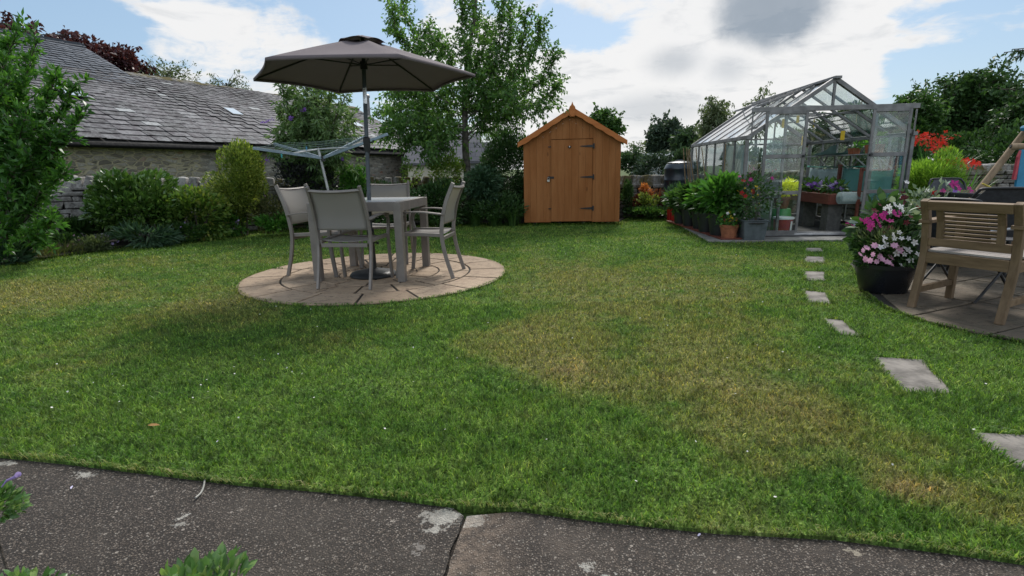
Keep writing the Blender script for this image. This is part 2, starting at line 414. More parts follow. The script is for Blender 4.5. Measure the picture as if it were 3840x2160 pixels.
me = MB(); me.add([(-400, -60, -.03), (400, -60, -.03), (400, 900, -.03), (-400, 900, -.03)], [(0, 1, 2, 3)])
mf, nt = nt_of('field'); q = N(nt); gp = q('ShaderNodeNewGeometry').outputs['Position']
q.out(q.bsdf(q.mix(q.noise(gp, .3, 5), (.045, .075, .022), (.08, .10, .035)), .9, 0, .1)); M['field'] = mf
tag(me.build('field_ground', M['field']), kind='structure')
lawn_poly = [(p.x, p.y) for p in path_edge] + [(13, 1.2), (13, 12.4), (-14, 12.4), (-14, 2.6)]
l = MB(); n = len(lawn_poly)
l.add([(x, y, 0) for x, y in lawn_poly], [tuple(range(n))]); l.add([(x, y, -.028) for x, y in lawn_poly], [tuple(range(n))[::-1]])
for i in range(n): l.f.append((i, (i + 1) % n, n + (i + 1) % n, n + i))
tag(l.build('lawn', M['lawn']), kind='structure')
# soil of the beds
soil_poly = [(p.x, p.y) for p in bed_left] + [(.3, 11.5)] + [(-9, 10.2), (-9.5, 4)]
s_ = MB().prism(soil_poly, .003, .022); s_.prism([(p.x, p.y) for p in bed_right] + [(3.3, 11.9), (2.3, 11.9)], .003, .022)
tag(s_.build('soil_bed', M['soil']), kind='structure')

# concrete path of two slabs: dark exposed pebbles, pinker slab on the right of the joint
def concrete(name, base, agg, spots=(), pink=False):
    m, nt = nt_of(name); q = N(nt); gp = q('ShaderNodeNewGeometry').outputs['Position']
    v = q('ShaderNodeTexVoronoi', {'Vector': q.vmath('MULTIPLY', gp, (1, 1, 1)), 'Scale': 165.0, 'Randomness': 1.0})
    v2 = q('ShaderNodeTexVoronoi', {'Vector': gp, 'Scale': 75.0, 'Randomness': 1.0})
    c = q.ramp(q('ShaderNodeSeparateXYZ', {0: v.outputs['Color']}).outputs[0], ((0, agg[0]), (.45, agg[1]), (.85, agg[2]), (.97, agg[3]), (1, (.26, .235, .20))))
    edge = q.maprange(v.outputs['Distance'], .25, .62)
    c = q.mix(q.math('MULTIPLY', edge, .9), c, (.012, .009, .007))
    big = q.maprange(q('ShaderNodeSeparateXYZ', {0: v2.outputs['Color']}).outputs[1], .965, .98)
    c = q.mix(q.math('MULTIPLY', big, q.maprange(v2.outputs['Distance'], .45, .3)), c, agg[3])
    n = q.noise(gp, 2.2, 5, .6); n2 = q.noise(gp, 9, 5, .65)
    c = q.mix(q.math('MULTIPLY', q.maprange(n, .45, .75), .45), c, base)
    c = q.mix(q.math('MULTIPLY', q.maprange(n2, .52, .74), .4), c, tuple(a * .4 for a in base))
    wob = q.math('MULTIPLY', q.math('SUBTRACT', q.noise(gp, 34, 6, .75), .5), .17)
    for (x, y, r, ax, ay, kc) in spots:
        g = GP(x, y); d = q.vmath('MULTIPLY', q.vmath('SUBTRACT', gp, (g.x, g.y, 0)), (ax, ay, 0))
        k = q.maprange(q.math('ADD', q.vmath('LENGTH', d), wob), r, r * .72)
        c = q.mix(q.math('MULTIPLY', k, q.maprange(n2, .3, .6, .45, .85)), c, kc)
    tiny = q.maprange(q.noise(gp, 17, 5, .7), .69, .73)
    c = q.mix(q.math('MULTIPLY', tiny, .3), c, (.26, .245, .22))
    if pink:
        jx = q.math('SUBTRACT', q('ShaderNodeSeparateXYZ', {0: gp}).outputs[0], -.17); pk = q.math('ADD', q.maprange(jx, .26, .0), q.math('MULTIPLY', q.math('SUBTRACT', n2, .5), 1.2), clamp=True)
        c = q.mix(q.math('MULTIPLY', pk, q.maprange(q.noise(gp, 30, 4, .7), .35, .65, .08, .5)), c, (.25, .185, .135))
    h = q.math('ADD', q.math('MULTIPLY', edge, -1), q.math('MULTIPLY', q.noise(gp, 300, 2), .4))
    q.out(q.bsdf(c, .8, 0, .35, q.bump(h, .8, .004))); return m
pale = (.36, .34, .30)
A4 = ((.030, .023, .017), (.088, .069, .054), (.150, .122, .098), (.23, .20, .17))
M['path_dark'] = concrete('path_dark', (.085, .070, .056), A4, ((1110, 1292, .055, .8, 1.3, pale), (1095, 1322, .035, 1, 1.6, pale), (455, 1310, .012, 1, 1, pale), (470, 1290, .010, 1, 1, pale), (210, 1186, .02, .6, 1.5, pale), (990, 1300, .014, 1, 1.4, (.3, .26, .22)), (2130, 1352, .02, 1, 1, (.3, .26, .22)), (1050, 1370, .022, 1, 1, (.2, .18, .16)), (10, 1158, .035, .6, 2, pale)))
A5 = ((.032, .024, .018), (.095, .074, .058), (.155, .126, .102), (.23, .20, .17))
M['path_pink'] = concrete('path_pink', (.110, .088, .070), A5, ((1190, 1293, .045, .9, 1.1, pale), (2150, 1378, .018, 1, 1.6, (.3, .26, .2)), (1480, 1420, .016, 1, 1, pale), (1520, 1440, .012, 1, 1, pale)), True)
ja, jb = GP(1172, 1290), GP(1112, 1449); jd = (jb - ja).normalized(); jn = Vector((-jd.y, jd.x, 0))
jpts = []
rng = random.Random(4)
for i in range(14):
    t = i / 13 * 1.0; p = ja.lerp(jb, t * 1.9) + jn * rng.uniform(-.004, .004); jpts.append(p)
eL = [p for p in path_edge if p.x < ja.x - .03]; eR = [p for p in path_edge if p.x > ja.x + .03]
for nm, ed, mat, sgn in (('path', eL, M['path_dark'], 1), ('path', eR, M['path_pink'], -1)):
    off = Vector((-.0045 if sgn > 0 else .0045, 0, 0))
    j = [Vector((p.x + off.x * (1 + .5 * math.sin(k * 2.1)), p.y, 0)) for k, p in enumerate(jpts)]
    far = [(-9, -1.5), (-9, 2.3)] if sgn > 0 else [(9, -1.5), (9, .6)]
    if sgn > 0: poly = [(p.x, p.y) for p in ed] + [(p.x, p.y) for p in j] + [(j[-1].x, -1.5), (-7, -1.5)]
    else: poly = [(p.x, p.y) for p in j][::-1] + [(p.x, p.y) for p in ed] + [(6, -1.5), (j[-1].x, -1.5)]
    tag(MB().prism(poly, -.06, -.012).build(nm, mat), kind='structure')
# dead grass and dirt packed in the joint
j = MB(); j.strip([p + Vector((0, 0, -.026)) for p in jpts], .016, .006, (1, 0, 0)); tag(j.build('path_joint', M['soil']), kind='structure')

# circular patio of riven slabs in rings
def riven(name, base, alt, dark, tint2=None):
    m, nt = nt_of(name); q = N(nt); g = q('ShaderNodeNewGeometry'); gp = g.outputs['Position']
    r = g.outputs['Random Per Island']
    n = q.noise(gp, 5, 6, .65, dist=.6); n2 = q.noise(q.vmath('MULTIPLY', gp, (1, 2.5, 1)), 14, 6, .7, dist=.8); n3 = q.noise(gp, 60, 4, .7)
    c = q.mix(r, base, alt); c = q.mix(q.math('MULTIPLY', q.maprange(n, .45, .72), .55), c, tint2 or alt)
    c = q.mix(q.math('MULTIPLY', q.maprange(n2, .52, .62), .7), c, dark)
    c = q.mix(q.math('MULTIPLY', q.maprange(n3, .5, .75), .35), c, tuple(a * .5 for a in base))
    q.out(q.bsdf(c, .8, 0, .3, q.bump(q.math('ADD', n2, q.math('MULTIPLY', n3, .3)), .8, .012))); return m
M['circle_slab'] = riven('circle_slab', (.29, .212, .142), (.38, .285, .20), (.075, .05, .036), (.21, .14, .095))
M['flag'] = riven('flagstone', (.105, .082, .058), (.15, .120, .086), (.035, .028, .020), (.075, .068, .044))
M['step'] = plain('stepping_slab', (.165, .147, .128), .85, 0, .28, 9, .6, bdist=.008)
M['joint'] = plain('joint_dirt', (.022, .018, .013), .95, 0, .4, 40, .5)
b = MB(); rng = random.Random(2)
b.lathe([(PATR - .01, 0), (PATR - .01, .006)], 64, tuple(PATCEN))
tag(b.build('patio_bedding', M['joint']), kind='structure')
b = MB()
rings = [(0, .17, 1, 0), (.18, .385, 8, .2), (.397, .61, 12, .1), (.625, .93, 16, .05), (.948, PATR, 16, .25)]
for r0, r1, n, ph in rings:
    for k in range(n):
        gap = .0115
        a0 = 2 * PI * (k + ph) / n; a1 = 2 * PI * (k + 1 + ph) / n; z = .016 + rng.uniform(-.002, .002)
        if r0 == 0:
            poly = [(PATCEN.x + r1 * math.cos(t * 2 * PI / 24), PATCEN.y + r1 * math.sin(t * 2 * PI / 24)) for t in range(24)]
        else:
            steps = max(3, int((a1 - a0) / .09)); poly = []
            for t in range(steps + 1):
                a = a0 + gap / r1 + (a1 - a0 - 2 * gap / r1) * t / steps; rr = r1 + (rng.uniform(-.008, .006) if r1 > 1.2 else rng.uniform(-.002, .002))
                poly.append((PATCEN.x + rr * math.cos(a), PATCEN.y + rr * math.sin(a)))
            for t in range(steps + 1):
                a = a1 - gap / r0 - (a1 - a0 - 2 * gap / r0) * t / steps
                poly.append((PATCEN.x + r0 * math.cos(a), PATCEN.y + r0 * math.sin(a)))
        b.prism(poly, .004, z)
tag(b.build('patio', M['circle_slab'], bevel=.004), kind='structure')
# stepping stones, each laid on its own
SL = ['small paving slab set in the lawn nearest the greenhouse door', 'second paving slab from the greenhouse door, set square in the lawn', 'third paving slab from the greenhouse, still square to the door',
      'fourth paving slab from the greenhouse, slightly turned, with a rounded corner', 'turned paving slab in the lawn level with the round flower pot', 'long grey slab in the lawn below the wooden armchair', 'large grey slab cut off by the right edge of the picture']
for s, lb in zip(stones, SL):
    b = MB(); b.prism([(p.x, p.y) for p in s], -.03, .004)
    tag(b.build('stepping_stone', M['step'], bevel=.006, world=True), lb, 'stepping stone', 'stepping stones across the lawn')
# greenhouse footing and flagged patio on the right
M['conc'] = plain('footing_concrete', (.19, .18, .165), .85, 0, .2, 6, .5, bdist=.008)
tag(MB().prism(plinth, -.02, .03).build('greenhouse_footing', M['conc'], bevel=.008), kind='structure')
tag(MB().prism(patio_r, -.02, .006).build('flag_bedding', M['joint']), kind='structure')
b = MB(); rng = random.Random(9)
ang = R(24); ca, sa = math.cos(ang), math.sin(ang)
rows = -2.0
while rows < 8:
    hgt = rng.choice((.45, .6, .45)); xx = -3 + rng.uniform(0, .4)
    while xx < 9:
        wd = rng.choice((.45, .6, .75)); g = .008
        poly = [(xx + g, rows + g), (xx + wd - g, rows + g), (xx + wd - g, rows + hgt - g), (xx + g, rows + hgt - g)]
        poly = [(2.2 + x * ca - y * sa, 2.6 + x * sa + y * ca) for x, y in poly]
        # clip to the patio outline
        def clip(poly, a, bb):
            out = []; n_ = len(poly)
            f = lambda p: (bb[0] - a[0]) * (p[1] - a[1]) - (bb[1] - a[1]) * (p[0] - a[0])
            for i in range(n_):
                p, q_ = poly[i], poly[(i + 1) % n_]; fp, fq = f(p), f(q_)
                if fp >= 0: out.append(p)
                if fp * fq < 0:
                    t = fp / (fp - fq); out.append((p[0] + (q_[0] - p[0]) * t, p[1] + (q_[1] - p[1]) * t))
            return out
        for i in range(0, 10):
            poly = clip(poly, patio_r[i], patio_r[i + 1]) if len(poly) > 2 else poly
        if len(poly) > 2:
            cx_ = sum(p[0] for p in poly) / len(poly); cy_ = sum(p[1] for p in poly) / len(poly)
            if inpoly(np.array([[cx_, cy_]]), patio_r)[0]: b.prism(poly, .004, .016 + rng.uniform(-.002, .002))
        xx += wd
    rows += hgt
tag(b.build('flagstone_patio', M['flag'], bevel=.004), kind='structure')

# ---------------------------------------------------------------- grass
def grass():
    rg = np.random.default_rng(5)
    out = []
    def zone(y0, y1, dens, H, W, two):
        n = 0; xs0, xs1 = -1.02 * y1 - .6, 1.02 * y1 + .6
        n = int(dens * (y1 - y0) * (xs1 - xs0))
        P = np.c_[rg.uniform(xs0, xs1, n), rg.uniform(y0, y1, n)]
        P = P[(np.abs(P[:, 0]) < 1.02 * P[:, 1] + .45)]
        k = inpoly(P, lawn_poly)
        for poly, pad in ((soil_poly, 0), ([(p.x, p.y) for p in bed_right] + [(3.3, 11.9), (2.3, 11.9)], 0), (plinth, 0), (patio_r, 0)):
            k &= ~inpoly(P, poly)
        k &= np.hypot(P[:, 0] - PATCEN.x, P[:, 1] - PATCEN.y) > PATR - .012
        for s in stones: k &= ~inpoly(P, [(p.x, p.y) for p in s])
        k &= ~((P[:, 0] > .25) & (P[:, 0] < 2.0) & (P[:, 1] > 9.83))
        P = P[k]
        return P, H, W, two
    zs = [zone(.9, 2.3, 22000, .018, .0024, True), zone(2.3, 4.0, 11500, .018, .0032, True), zone(4.0, 6.5, 5200, .018, .0048, False), zone(6.5, 11.6, 2400, .020, .008, False)]
    for zi, (P, H, W, two) in enumerate(zs):
        n = len(P)
        if n == 0: continue
        # patchiness of height
        ph = np.sin(P[:, 0] * 5.1 + np.sin(P[:, 1] * 3.3) * 2) * np.sin(P[:, 1] * 6.3 + P[:, 0] * 2.0)
        h = H * rg.uniform(.45, 1.35, n) * (1 + .25 * ph); w_ = W * rg.uniform(.7, 1.4, n)
        broad = rg.random(n) < .10; w_[broad] *= 2.6; h[broad] *= .75
        a = rg.uniform(0, 2 * PI, n); lean = rg.uniform(.2, 1.4, n) * h; la = rg.uniform(0, 2 * PI, n)
        sx, sy = np.cos(a) * w_ / 2, np.sin(a) * w_ / 2
        lx, ly = np.cos(la) * lean, np.sin(la) * lean
        z0 = np.zeros(n)
        B = np.stack([P[:, 0], P[:, 1], z0], 1)
        side = np.stack([sx, sy, z0], 1)
        if two:
            mid = B + np.stack([lx * .35, ly * .35, h * .62], 1); tip = B + np.stack([lx, ly, h], 1)
            V = np.stack([B - side, B + side, mid + side * .85, mid - side * .85, tip + side * .15, tip - side * .15], 1).reshape(-1, 3)
            i0 = np.arange(n) * 6
            Fq = np.stack([np.stack([i0, i0 + 1, i0 + 2, i0 + 3], 1), np.stack([i0 + 3, i0 + 2, i0 + 4, i0 + 5], 1)], 1).reshape(-1, 4)
        else:
            tip = B + np.stack([lx, ly, h], 1)
            V = np.stack([B - side, B + side, tip + side * .3, tip - side * .3], 1).reshape(-1, 3)
            i0 = np.arange(n) * 4; Fq = np.stack([i0, i0 + 1, i0 + 2, i0 + 3], 1)
        out.append((V, Fq))
    # ragged edges: longer blades hanging over path, circle, slabs, footing and flags
    def fringe(pts, dens, H, outw=None, W=.0032):
        nonlocal out
        pts = [np.array(p[:2]) for p in pts]
        for a, b in zip(pts[:-1], pts[1:]):
            L = np.linalg.norm(b - a); n = int(L * dens); 
            if n == 0: continue
            t = rg.random(n); P = a + (b - a) * t[:, None]; nr = np.array([-(b - a)[1], (b - a)[0]]) / (L + 1e-9)
            off = rg.normal(.004, .008, n); P = P + nr * (off + .008 * np.sin(P[:, 0] * 23) * np.sin(P[:, 0] * 9.1 + 1))[:, None]
            h = H * rg.uniform(.4, 1.3, n); dirn = -nr * 1.0
            ang_ = rg.uniform(-1.3, 1.3, n); c, s = np.cos(ang_), np.sin(ang_)
            lx = (dirn[0] * c - dirn[1] * s) * h * rg.uniform(.4, 1.3, n); ly = (dirn[0] * s + dirn[1] * c) * h * rg.uniform(.4, 1.3, n)
            B = np.c_[P, np.zeros(n)]; a_ = rg.uniform(0, 2 * PI, n); w_ = W * rg.uniform(.6, 1.3, n)
            side = np.c_[np.cos(a_) * w_ / 2, np.sin(a_) * w_ / 2, np.zeros(n)]
            mid = B + np.c_[lx * .4, ly * .4, h * .7]; tip = B + np.c_[lx, ly, h * .75]
            V = np.stack([B - side, B + side, mid + side * .85, mid - side * .85, tip + side * .15, tip - side * .15], 1).reshape(-1, 3)
            i0 = np.arange(n) * 6
            out.append((V, np.stack([np.stack([i0, i0 + 1, i0 + 2, i0 + 3], 1), np.stack([i0 + 3, i0 + 2, i0 + 4, i0 + 5], 1)], 1).reshape(-1, 4)))
    circ = [(PATCEN.x + PATR * math.cos(t), PATCEN.y + PATR * math.sin(t)) for t in np.linspace(0, 2 * PI, 49)]
    fringe(circ[::-1], 420, .030, W=.005)
    for s in stones:
        pp = [(p.x, p.y) for p in s]; pp.append(pp[0]); fringe(pp, 450, .030, W=.004)
    fringe(patio_r[:10], 420, .035, W=.005)
    fringe(plinth[:2][::-1] , 300, .035, W=.006); fringe([plinth[3], plinth[0]][::-1], 200, .035, W=.007)
    fringe([(p.x, p.y) for p in bed_left], 260, .05, W=.008)
    fringe([(.2, 9.80), (2.05, 9.66)], 500, .06, W=.008)
    V = []; Fc = []; k = 0
    for v, f in out: V.append(v); Fc.append(f + k); k += len(v)
    fringe([(p.x, p.y + .003) for p in path_edge], 700, .026, W=.003)
    keep = out; out = []
    fringe([(p.x, p.y + .004) for p in path_edge], 420, .026, W=.0022)
    v, f = [], []; k2 = 0
    for a, b in out: v.append(a); f.append(b + k2); k2 += len(a)
    tag(quads('edge_grass', np.concatenate(v), np.concatenate(f), leafmat('edge_blade', (.09, .17, .03), (.17, .21, .06), (.36, .30, .15), .6, .25, patch=9, gain=1.0)), 'ragged straw-tinged grass hanging over the path edge', 'grass', kind='stuff')
    o = quads('grass', np.concatenate(V), np.concatenate(Fc), M['grass'])
    tag(o, 'short mown lawn grass with dry and clover patches', 'grass', kind='stuff')
grass()

# ================================================================ foliage helpers
RG = np.random.default_rng(11)
def unit(n, rg=RG):
    v = rg.normal(size=(n, 3)); return v / np.linalg.norm(v, axis=1)[:, None]
def leaf_quads(P, D, L, W, rg=RG, fold=.18, updir=.4):
    """diamond leaves at P pointing along D"""
    n = len(P); D = D / (np.linalg.norm(D, axis=1)[:, None] + 1e-9)
    nr = unit(n, rg) + np.array([0, 0, updir]); S = np.cross(D, nr); S /= (np.linalg.norm(S, axis=1)[:, None] + 1e-9)
    U = np.cross(S, D)
    L = (L * rg.uniform(.7, 1.25, n))[:, None]; W = (W * rg.uniform(.75, 1.2, n))[:, None]
    mid = P + D * L * .45
    V = np.stack([P, mid + S * W / 2 + U * W * fold, P + D * L - U * L * .12, mid - S * W / 2 + U * W * fold], 1).reshape(-1, 3)
    return V, np.arange(n * 4).reshape(-1, 4)
def oval_quads(P, D, L, W, rg=RG, updir=.6, droop=.12):
    """rounder leaves of three quads, for foliage near the camera"""
    n = len(P); D = D / (np.linalg.norm(D, axis=1)[:, None] + 1e-9)
    nr = unit(n, rg) + np.array([0, 0, updir]); S = np.cross(D, nr); S /= (np.linalg.norm(S, axis=1)[:, None] + 1e-9); U = np.cross(S, D)
    L = (L * rg.uniform(.7, 1.25, n))[:, None]; W = (W * rg.uniform(.8, 1.15, n))[:, None]
    rowsv = []
    for t, k in ((0, .12), (.3, .9), (.68, .85), (1, .10)):
        c = P + D * L * t - U * L * droop * t * t; e = U * W * .16 * k
        rowsv += [c - S * W / 2 * k + e, c, c + S * W / 2 * k + e]
    V = np.stack(rowsv, 1).reshape(-1, 3); i0 = np.arange(n)[:, None] * 12
    F_ = []
    for r_ in range(3):
        a = r_ * 3
        F_ += [np.concatenate([i0 + a, i0 + a + 1, i0 + a + 4, i0 + a + 3], 1), np.concatenate([i0 + a + 1, i0 + a + 2, i0 + a + 5, i0 + a + 4], 1)]
    return V, np.concatenate(F_)
def blob_pts(c, r, n, lobes=14, lr=.38, inner=.25, rg=RG, flatb=.6):
    """points and outward directions on a lumpy ellipsoid"""
    c = np.array(c, float); r = np.array(r, float)
    ld = unit(lobes, rg); lc = ld * rg.uniform(.45, .8, lobes)[:, None]; lrad = lr * rg.uniform(.7, 1.3, lobes)
    k = rg.choice(lobes, n, p=lrad ** 2 / (lrad ** 2).sum())
    d = unit(n, rg); rad = np.where(rg.random(n) < inner, rg.uniform(.2, .8, n), rg.uniform(.85, 1.06, n))
    p = lc[k] + d * (lrad[k] * rad)[:, None]
    out = d * .6 + lc[k]; out /= np.linalg.norm(out, axis=1)[:, None]
    P = c + p * r
    return P, out
def px_box(x0, x1, yt, yb, Y, depth=.9):
    """centre and radii of a round plant that spans this much of the view at distance Y"""
    a = AT(x0, (yt + yb) / 2, Y); b = AT(x1, (yt + yb) / 2, Y); t = AT((x0 + x1) / 2, yt, Y); bo = AT((x0 + x1) / 2, yb, Y)
    rx = (b.x - a.x) / 2; rz = (t.z - bo.z) / 2
    return ((a.x + b.x) / 2, Y, (t.z + bo.z) / 2), (rx, rx * depth, rz)
def root_at(name, label, cat, c, z=0.0, group=None):
    return thing(name, label, cat, (c[0], c[1], z), 0, group)
def build_leaves(name, V, Fq, mat, root, z0=.02):
    loc = np.array(root.location) if root is not None else np.zeros(3)
    # drop leaves that would dip into the ground
    k = V.reshape(len(Fq) if False else -1, 4, 3) if False else None
    V = V.copy(); V[:, 2] = np.maximum(V[:, 2], z0 * .5)
    return quads(name, V - loc, Fq, mat, root)
def bush(name, label, x0, x1, yt, yb, Y, mat, n, L, W, cat='shrub', lobes=14, lr=.38, depth=.9, inner=.25, up=.3, stems=6, smat=None, oval=False, group=None, updir=.4, rnd=.6, seed=None, top=None):
    rg = np.random.default_rng(seed if seed is not None else abs(hash((x0, yt))) % 9999 if False else int(x0 * 7 + yt * 13) % 99991)
    c, r = px_box(x0, x1, yt, yb, Y, depth)
    root = root_at(name, label, cat, c, group=group)
    P, D = blob_pts(c, r, n, lobes, lr, inner, rg)
    k = P[:, 2] > .01; P, D = P[k], D[k]
    D = D + unit(len(P), rg) * rnd + np.array([0, 0, up])
    V, Fq = (oval_quads if oval else leaf_quads)(P, D, L, W, rg, updir=updir)
    build_leaves('foliage', V, Fq, mat, root)
    if stems:
        b = MB(); rr = random.Random(int(x0 + yt))
        for i in range(stems):
            a = rr.uniform(0, 2 * PI); e = Vector((c[0] + math.cos(a) * r[0] * .55, c[1] + math.sin(a) * r[1] * .55, c[2] + r[2] * rr.uniform(-.1, .6)))
            s0 = Vector((c[0] + math.cos(a) * .05, c[1] + math.sin(a) * .05, 0)); md = s0.lerp(e, .5) + Vector((0, 0, .05))
            b.tube([s0, md, e], [.013, .009, .004], 5)
        b.build('stem', smat or M['bark'], root, world=True)
    return root, c, r
def twig_leaves(pts, n, L, W, spread, rg, droop=.4, mode=leaf_quads):
    """leaves along a polyline"""
    pts = np.array([tuple(p) for p in pts]); m = len(pts) - 1
    t = rg.uniform(0, m - 1e-6, n); i = t.astype(int); f = (t - i)[:, None]
    P = pts[i] * (1 - f) + pts[i + 1] * f; tan = pts[i + 1] - pts[i]; tan /= np.linalg.norm(tan, axis=1)[:, None] + 1e-9
    D = tan * .5 + unit(n, rg) * .8 + np.array([0, 0, -droop]); P = P + unit(n, rg) * spread * rg.random(n)[:, None]
    return mode(P, D, L, W, rg)
def curve(a, b, rr, sag=.1, n=6, wob=.04):
    a, b = Vector(a), Vector(b); L = (b - a).length; out = []
    o1 = Vector((rr.uniform(-1, 1), rr.uniform(-1, 1), rr.uniform(-.3, .3))) * L * wob * 2
    for i in range(n + 1):
        t = i / n; out.append(a.lerp(b, t) + o1 * math.sin(PI * t) + Vector((0, 0, sag * L * math.sin(PI * t))) + Vector((rr.uniform(-1, 1), rr.uniform(-1, 1), 0)) * L * wob * .25 * (0 < t < 1))
    return out
def limb_tree(name, label, base, trunk, limbs, leaf, bark, twig_n=7, twig_len=.45, leaves_per=14, L=.085, W=.034, spread=.05, droop=.45, tr=(.06, .02), cat='tree', group=None, start=.25, seed=1, twig_dir=None, fill=None):
    """trunk polyline, limb polylines, twigs off the limbs, leaves off the twigs"""
    rr = random.Random(seed); rg = np.random.default_rng(seed)
    root = thing(name, label, cat, tuple(base), 0, group)
    tb, bb = MB(), MB()
    n = len(trunk); tb.tube(trunk, [tr[0] + (tr[1] - tr[0]) * i / (n - 1) for i in range(n)], 9)
    Vs, Fs, k = [], [], 0
    for pts, r0, dens in limbs:
        m = len(pts); bb.tube(pts, [r0 * (1 - .8 * i / (m - 1)) for i in range(m)], 5)
        tot = sum((pts[i + 1] - pts[i]).length for i in range(m - 1)); nt_ = max(2, int(tot * twig_n * dens))
        for j in range(nt_):
            t = start + (1 - start) * (j + rr.random()) / nt_; u = t * (m - 1); i = min(int(u), m - 2); p = pts[i].lerp(pts[i + 1], u - i)
            tan = (pts[i + 1] - pts[i]).normalized()
            d = Vector((rr.gauss(0, 1), rr.gauss(0, 1), rr.gauss(0, 1) + .35)).normalized() * .9 + tan * .8
            if twig_dir: d += Vector(twig_dir)
            d.normalize(); tl = twig_len * rr.uniform(.5, 1.25) * (1.15 - .5 * t)
            e = p + d * tl; md = p.lerp(e, .5) + Vector((0, 0, tl * .06)); e.z -= tl * droop * .25
            bb.tube([p, md, e], [r0 * .22 + .0015, r0 * .12 + .0012, .001], 4, caps=False)
            V, Fq = twig_leaves([p, md, e], max(3, int(leaves_per * tl / twig_len)), L, W, spread, rg, droop)
            Vs.append(V); Fs.append(Fq + k); k += len(V)
    if fill and fill[2]:
        P, D = blob_pts(fill[0], np.array(fill[1]) * .95, fill[2], 34, .27, .3, rg); V, Fq = leaf_quads(P, D + unit(len(P), rg) * .8 + np.array([0, 0, -droop * .5]), L, W, rg); Vs.append(V); Fs.append(Fq + k); k += len(V)
    tb.build('trunk', bark, root, smooth=True, world=True); bb.build('branches', bark, root, world=True)
    quads('crown', np.concatenate(Vs) - np.array(root.location), np.concatenate(Fs), leaf, root)
    return root
def crown_tree(name, label, x0, x1, yt, yb, Y, leaf, bark, nl=26, base_z=0.0, seed=1, depth=.8, group=None, trunk_h=None, tr=(.16, .05), droop=.4, twig_dir=None, fill=0, **kw):
    """limbs radiating into an ellipsoid crown seen at this place"""
    c, r = px_box(x0, x1, yt, yb, Y, depth); rr = random.Random(seed)
    base = Vector((c[0], c[1], base_z)); top = Vector((c[0] + r[0] * .05, c[1], c[2] + r[2] * .55))
    trunk = [base.lerp(top, t) + Vector((rr.uniform(-1, 1), rr.uniform(-1, 1), 0)) * r[0] * .04 for t in (0, .2, .4, .6, .8, 1)]
    limbs = []
    for i in range(nl):
        f = rr.uniform(0, 1); th = 2 * PI * (i * .618 + rr.uniform(-.05, .05)); cz = rr.uniform(-.75, .95)
        s = math.sqrt(1 - cz * cz); rad = rr.uniform(.72, 1.0)
        e = Vector((c[0] + r[0] * s * math.cos(th) * rad, c[1] + r[1] * s * math.sin(th) * rad, c[2] + r[2] * cz * rad))
        zs = max(c[2] - r[2] * .7, min(e.z - r[2] * .35, c[2] + r[2] * .35)); t = (zs - base.z) / (top.z - base.z); t = min(max(t, .15), 1)
        st = base.lerp(top, t)
        limbs.append((curve(st, e, rr, .12, 5, .05), tr[1] * .6, 1))
    return limb_tree(name, label, base, trunk, limbs, leaf, bark, seed=seed, tr=tr, group=group, droop=droop, twig_dir=twig_dir, fill=(c, r, fill), **kw)

M['bark'] = plain('bark', (.085, .070, .055), .9, 0, .35, 16, .8, bdist=.01)
M['bark_grey'] = plain('bark_grey', (.085, .075, .062), .85, 0, .4, 12, .8, bdist=.01)
G = {}
G['cherry'] = leafmat('cherry_leaf', (.028, .070, .019), (.058, .128, .028), (.125, .215, .048), .38, .4)
G['laurel'] = leafmat('tall_shrub_leaf', (.018, .055, .014), (.04, .11, .02), (.09, .20, .03), .38, .35)
G['camellia'] = leafmat('glossy_leaf', (.030, .070, .016), (.060, .125, .025), (.14, .21, .05), .24, .12, spec=.7)
G['spiraea'] = leafmat('yellow_green_leaf', (.045, .085, .016), (.085, .15, .025), (.19, .18, .035), .5, .3)
G['golden'] = leafmat('golden_leaf', (.045, .085, .016), (.14, .185, .032), (.36, .37, .09), .5, .3)
G['buddleja'] = leafmat('buddleja_leaf', (.045, .085, .030), (.085, .145, .05), (.18, .25, .11), .55, .3)
G['purple'] = leafmat('dark_purple_leaf', (.010, .010, .012), (.018, .020, .020), (.04, .045, .04), .4, .12)
G['dark'] = leafmat('dark_leaf', (.014, .038, .012), (.030, .068, .018), (.060, .11, .030), .5, .2)
G['mid'] = leafmat('mid_leaf', (.018, .045, .012), (.035, .080, .018), (.075, .13, .03), .5, .3)
G['lush'] = leafmat('lush_leaf', (.025, .075, .014), (.05, .14, .022), (.12, .24, .04), .4, .35)
G['blue'] = leafmat('blue_green_leaf', (.020, .050, .026), (.038, .080, .040), (.075, .125, .065), .5, .2)
G['copper'] = leafmat('copper_leaf', (.020, .008, .010), (.045, .014, .018), (.09, .028, .03), .45, .25)
G['far'] = leafmat('far_leaf', (.020, .040, .020), (.035, .065, .028), (.065, .10, .040), .6, .2)
G['farblue'] = leafmat('far_dark_leaf', (.024, .040, .028), (.036, .058, .036), (.055, .08, .048), .6, .15)
G['birch'] = leafmat('birch_leaf', (.05, .07, .035), (.08, .105, .05), (.13, .16, .08), .55, .3)
G['lime'] = leafmat('lime_leaf', (.06, .12, .015), (.13, .23, .03), (.26, .38, .06), .5, .4)
G['orange'] = leafmat('orange_leaf', (.16, .05, .02), (.30, .10, .035), (.36, .16, .05), .5, .35)
G['redbrown'] = leafmat('redbrown_leaf', (.06, .020, .014), (.10, .032, .022), (.14, .07, .03), .5, .3)
G['yellow'] = leafmat('yellow_leaf', (.35, .40, .03), (.60, .60, .04), (.80, .76, .10), .45, .35)
G['silver'] = leafmat('silver_leaf', (.07, .10, .07), (.14, .18, .14), (.34, .38, .33), .6, .2)
G['dull'] = leafmat('dull_leaf', (.03, .04, .015), (.06, .07, .025), (.12, .11, .04), .6, .25)
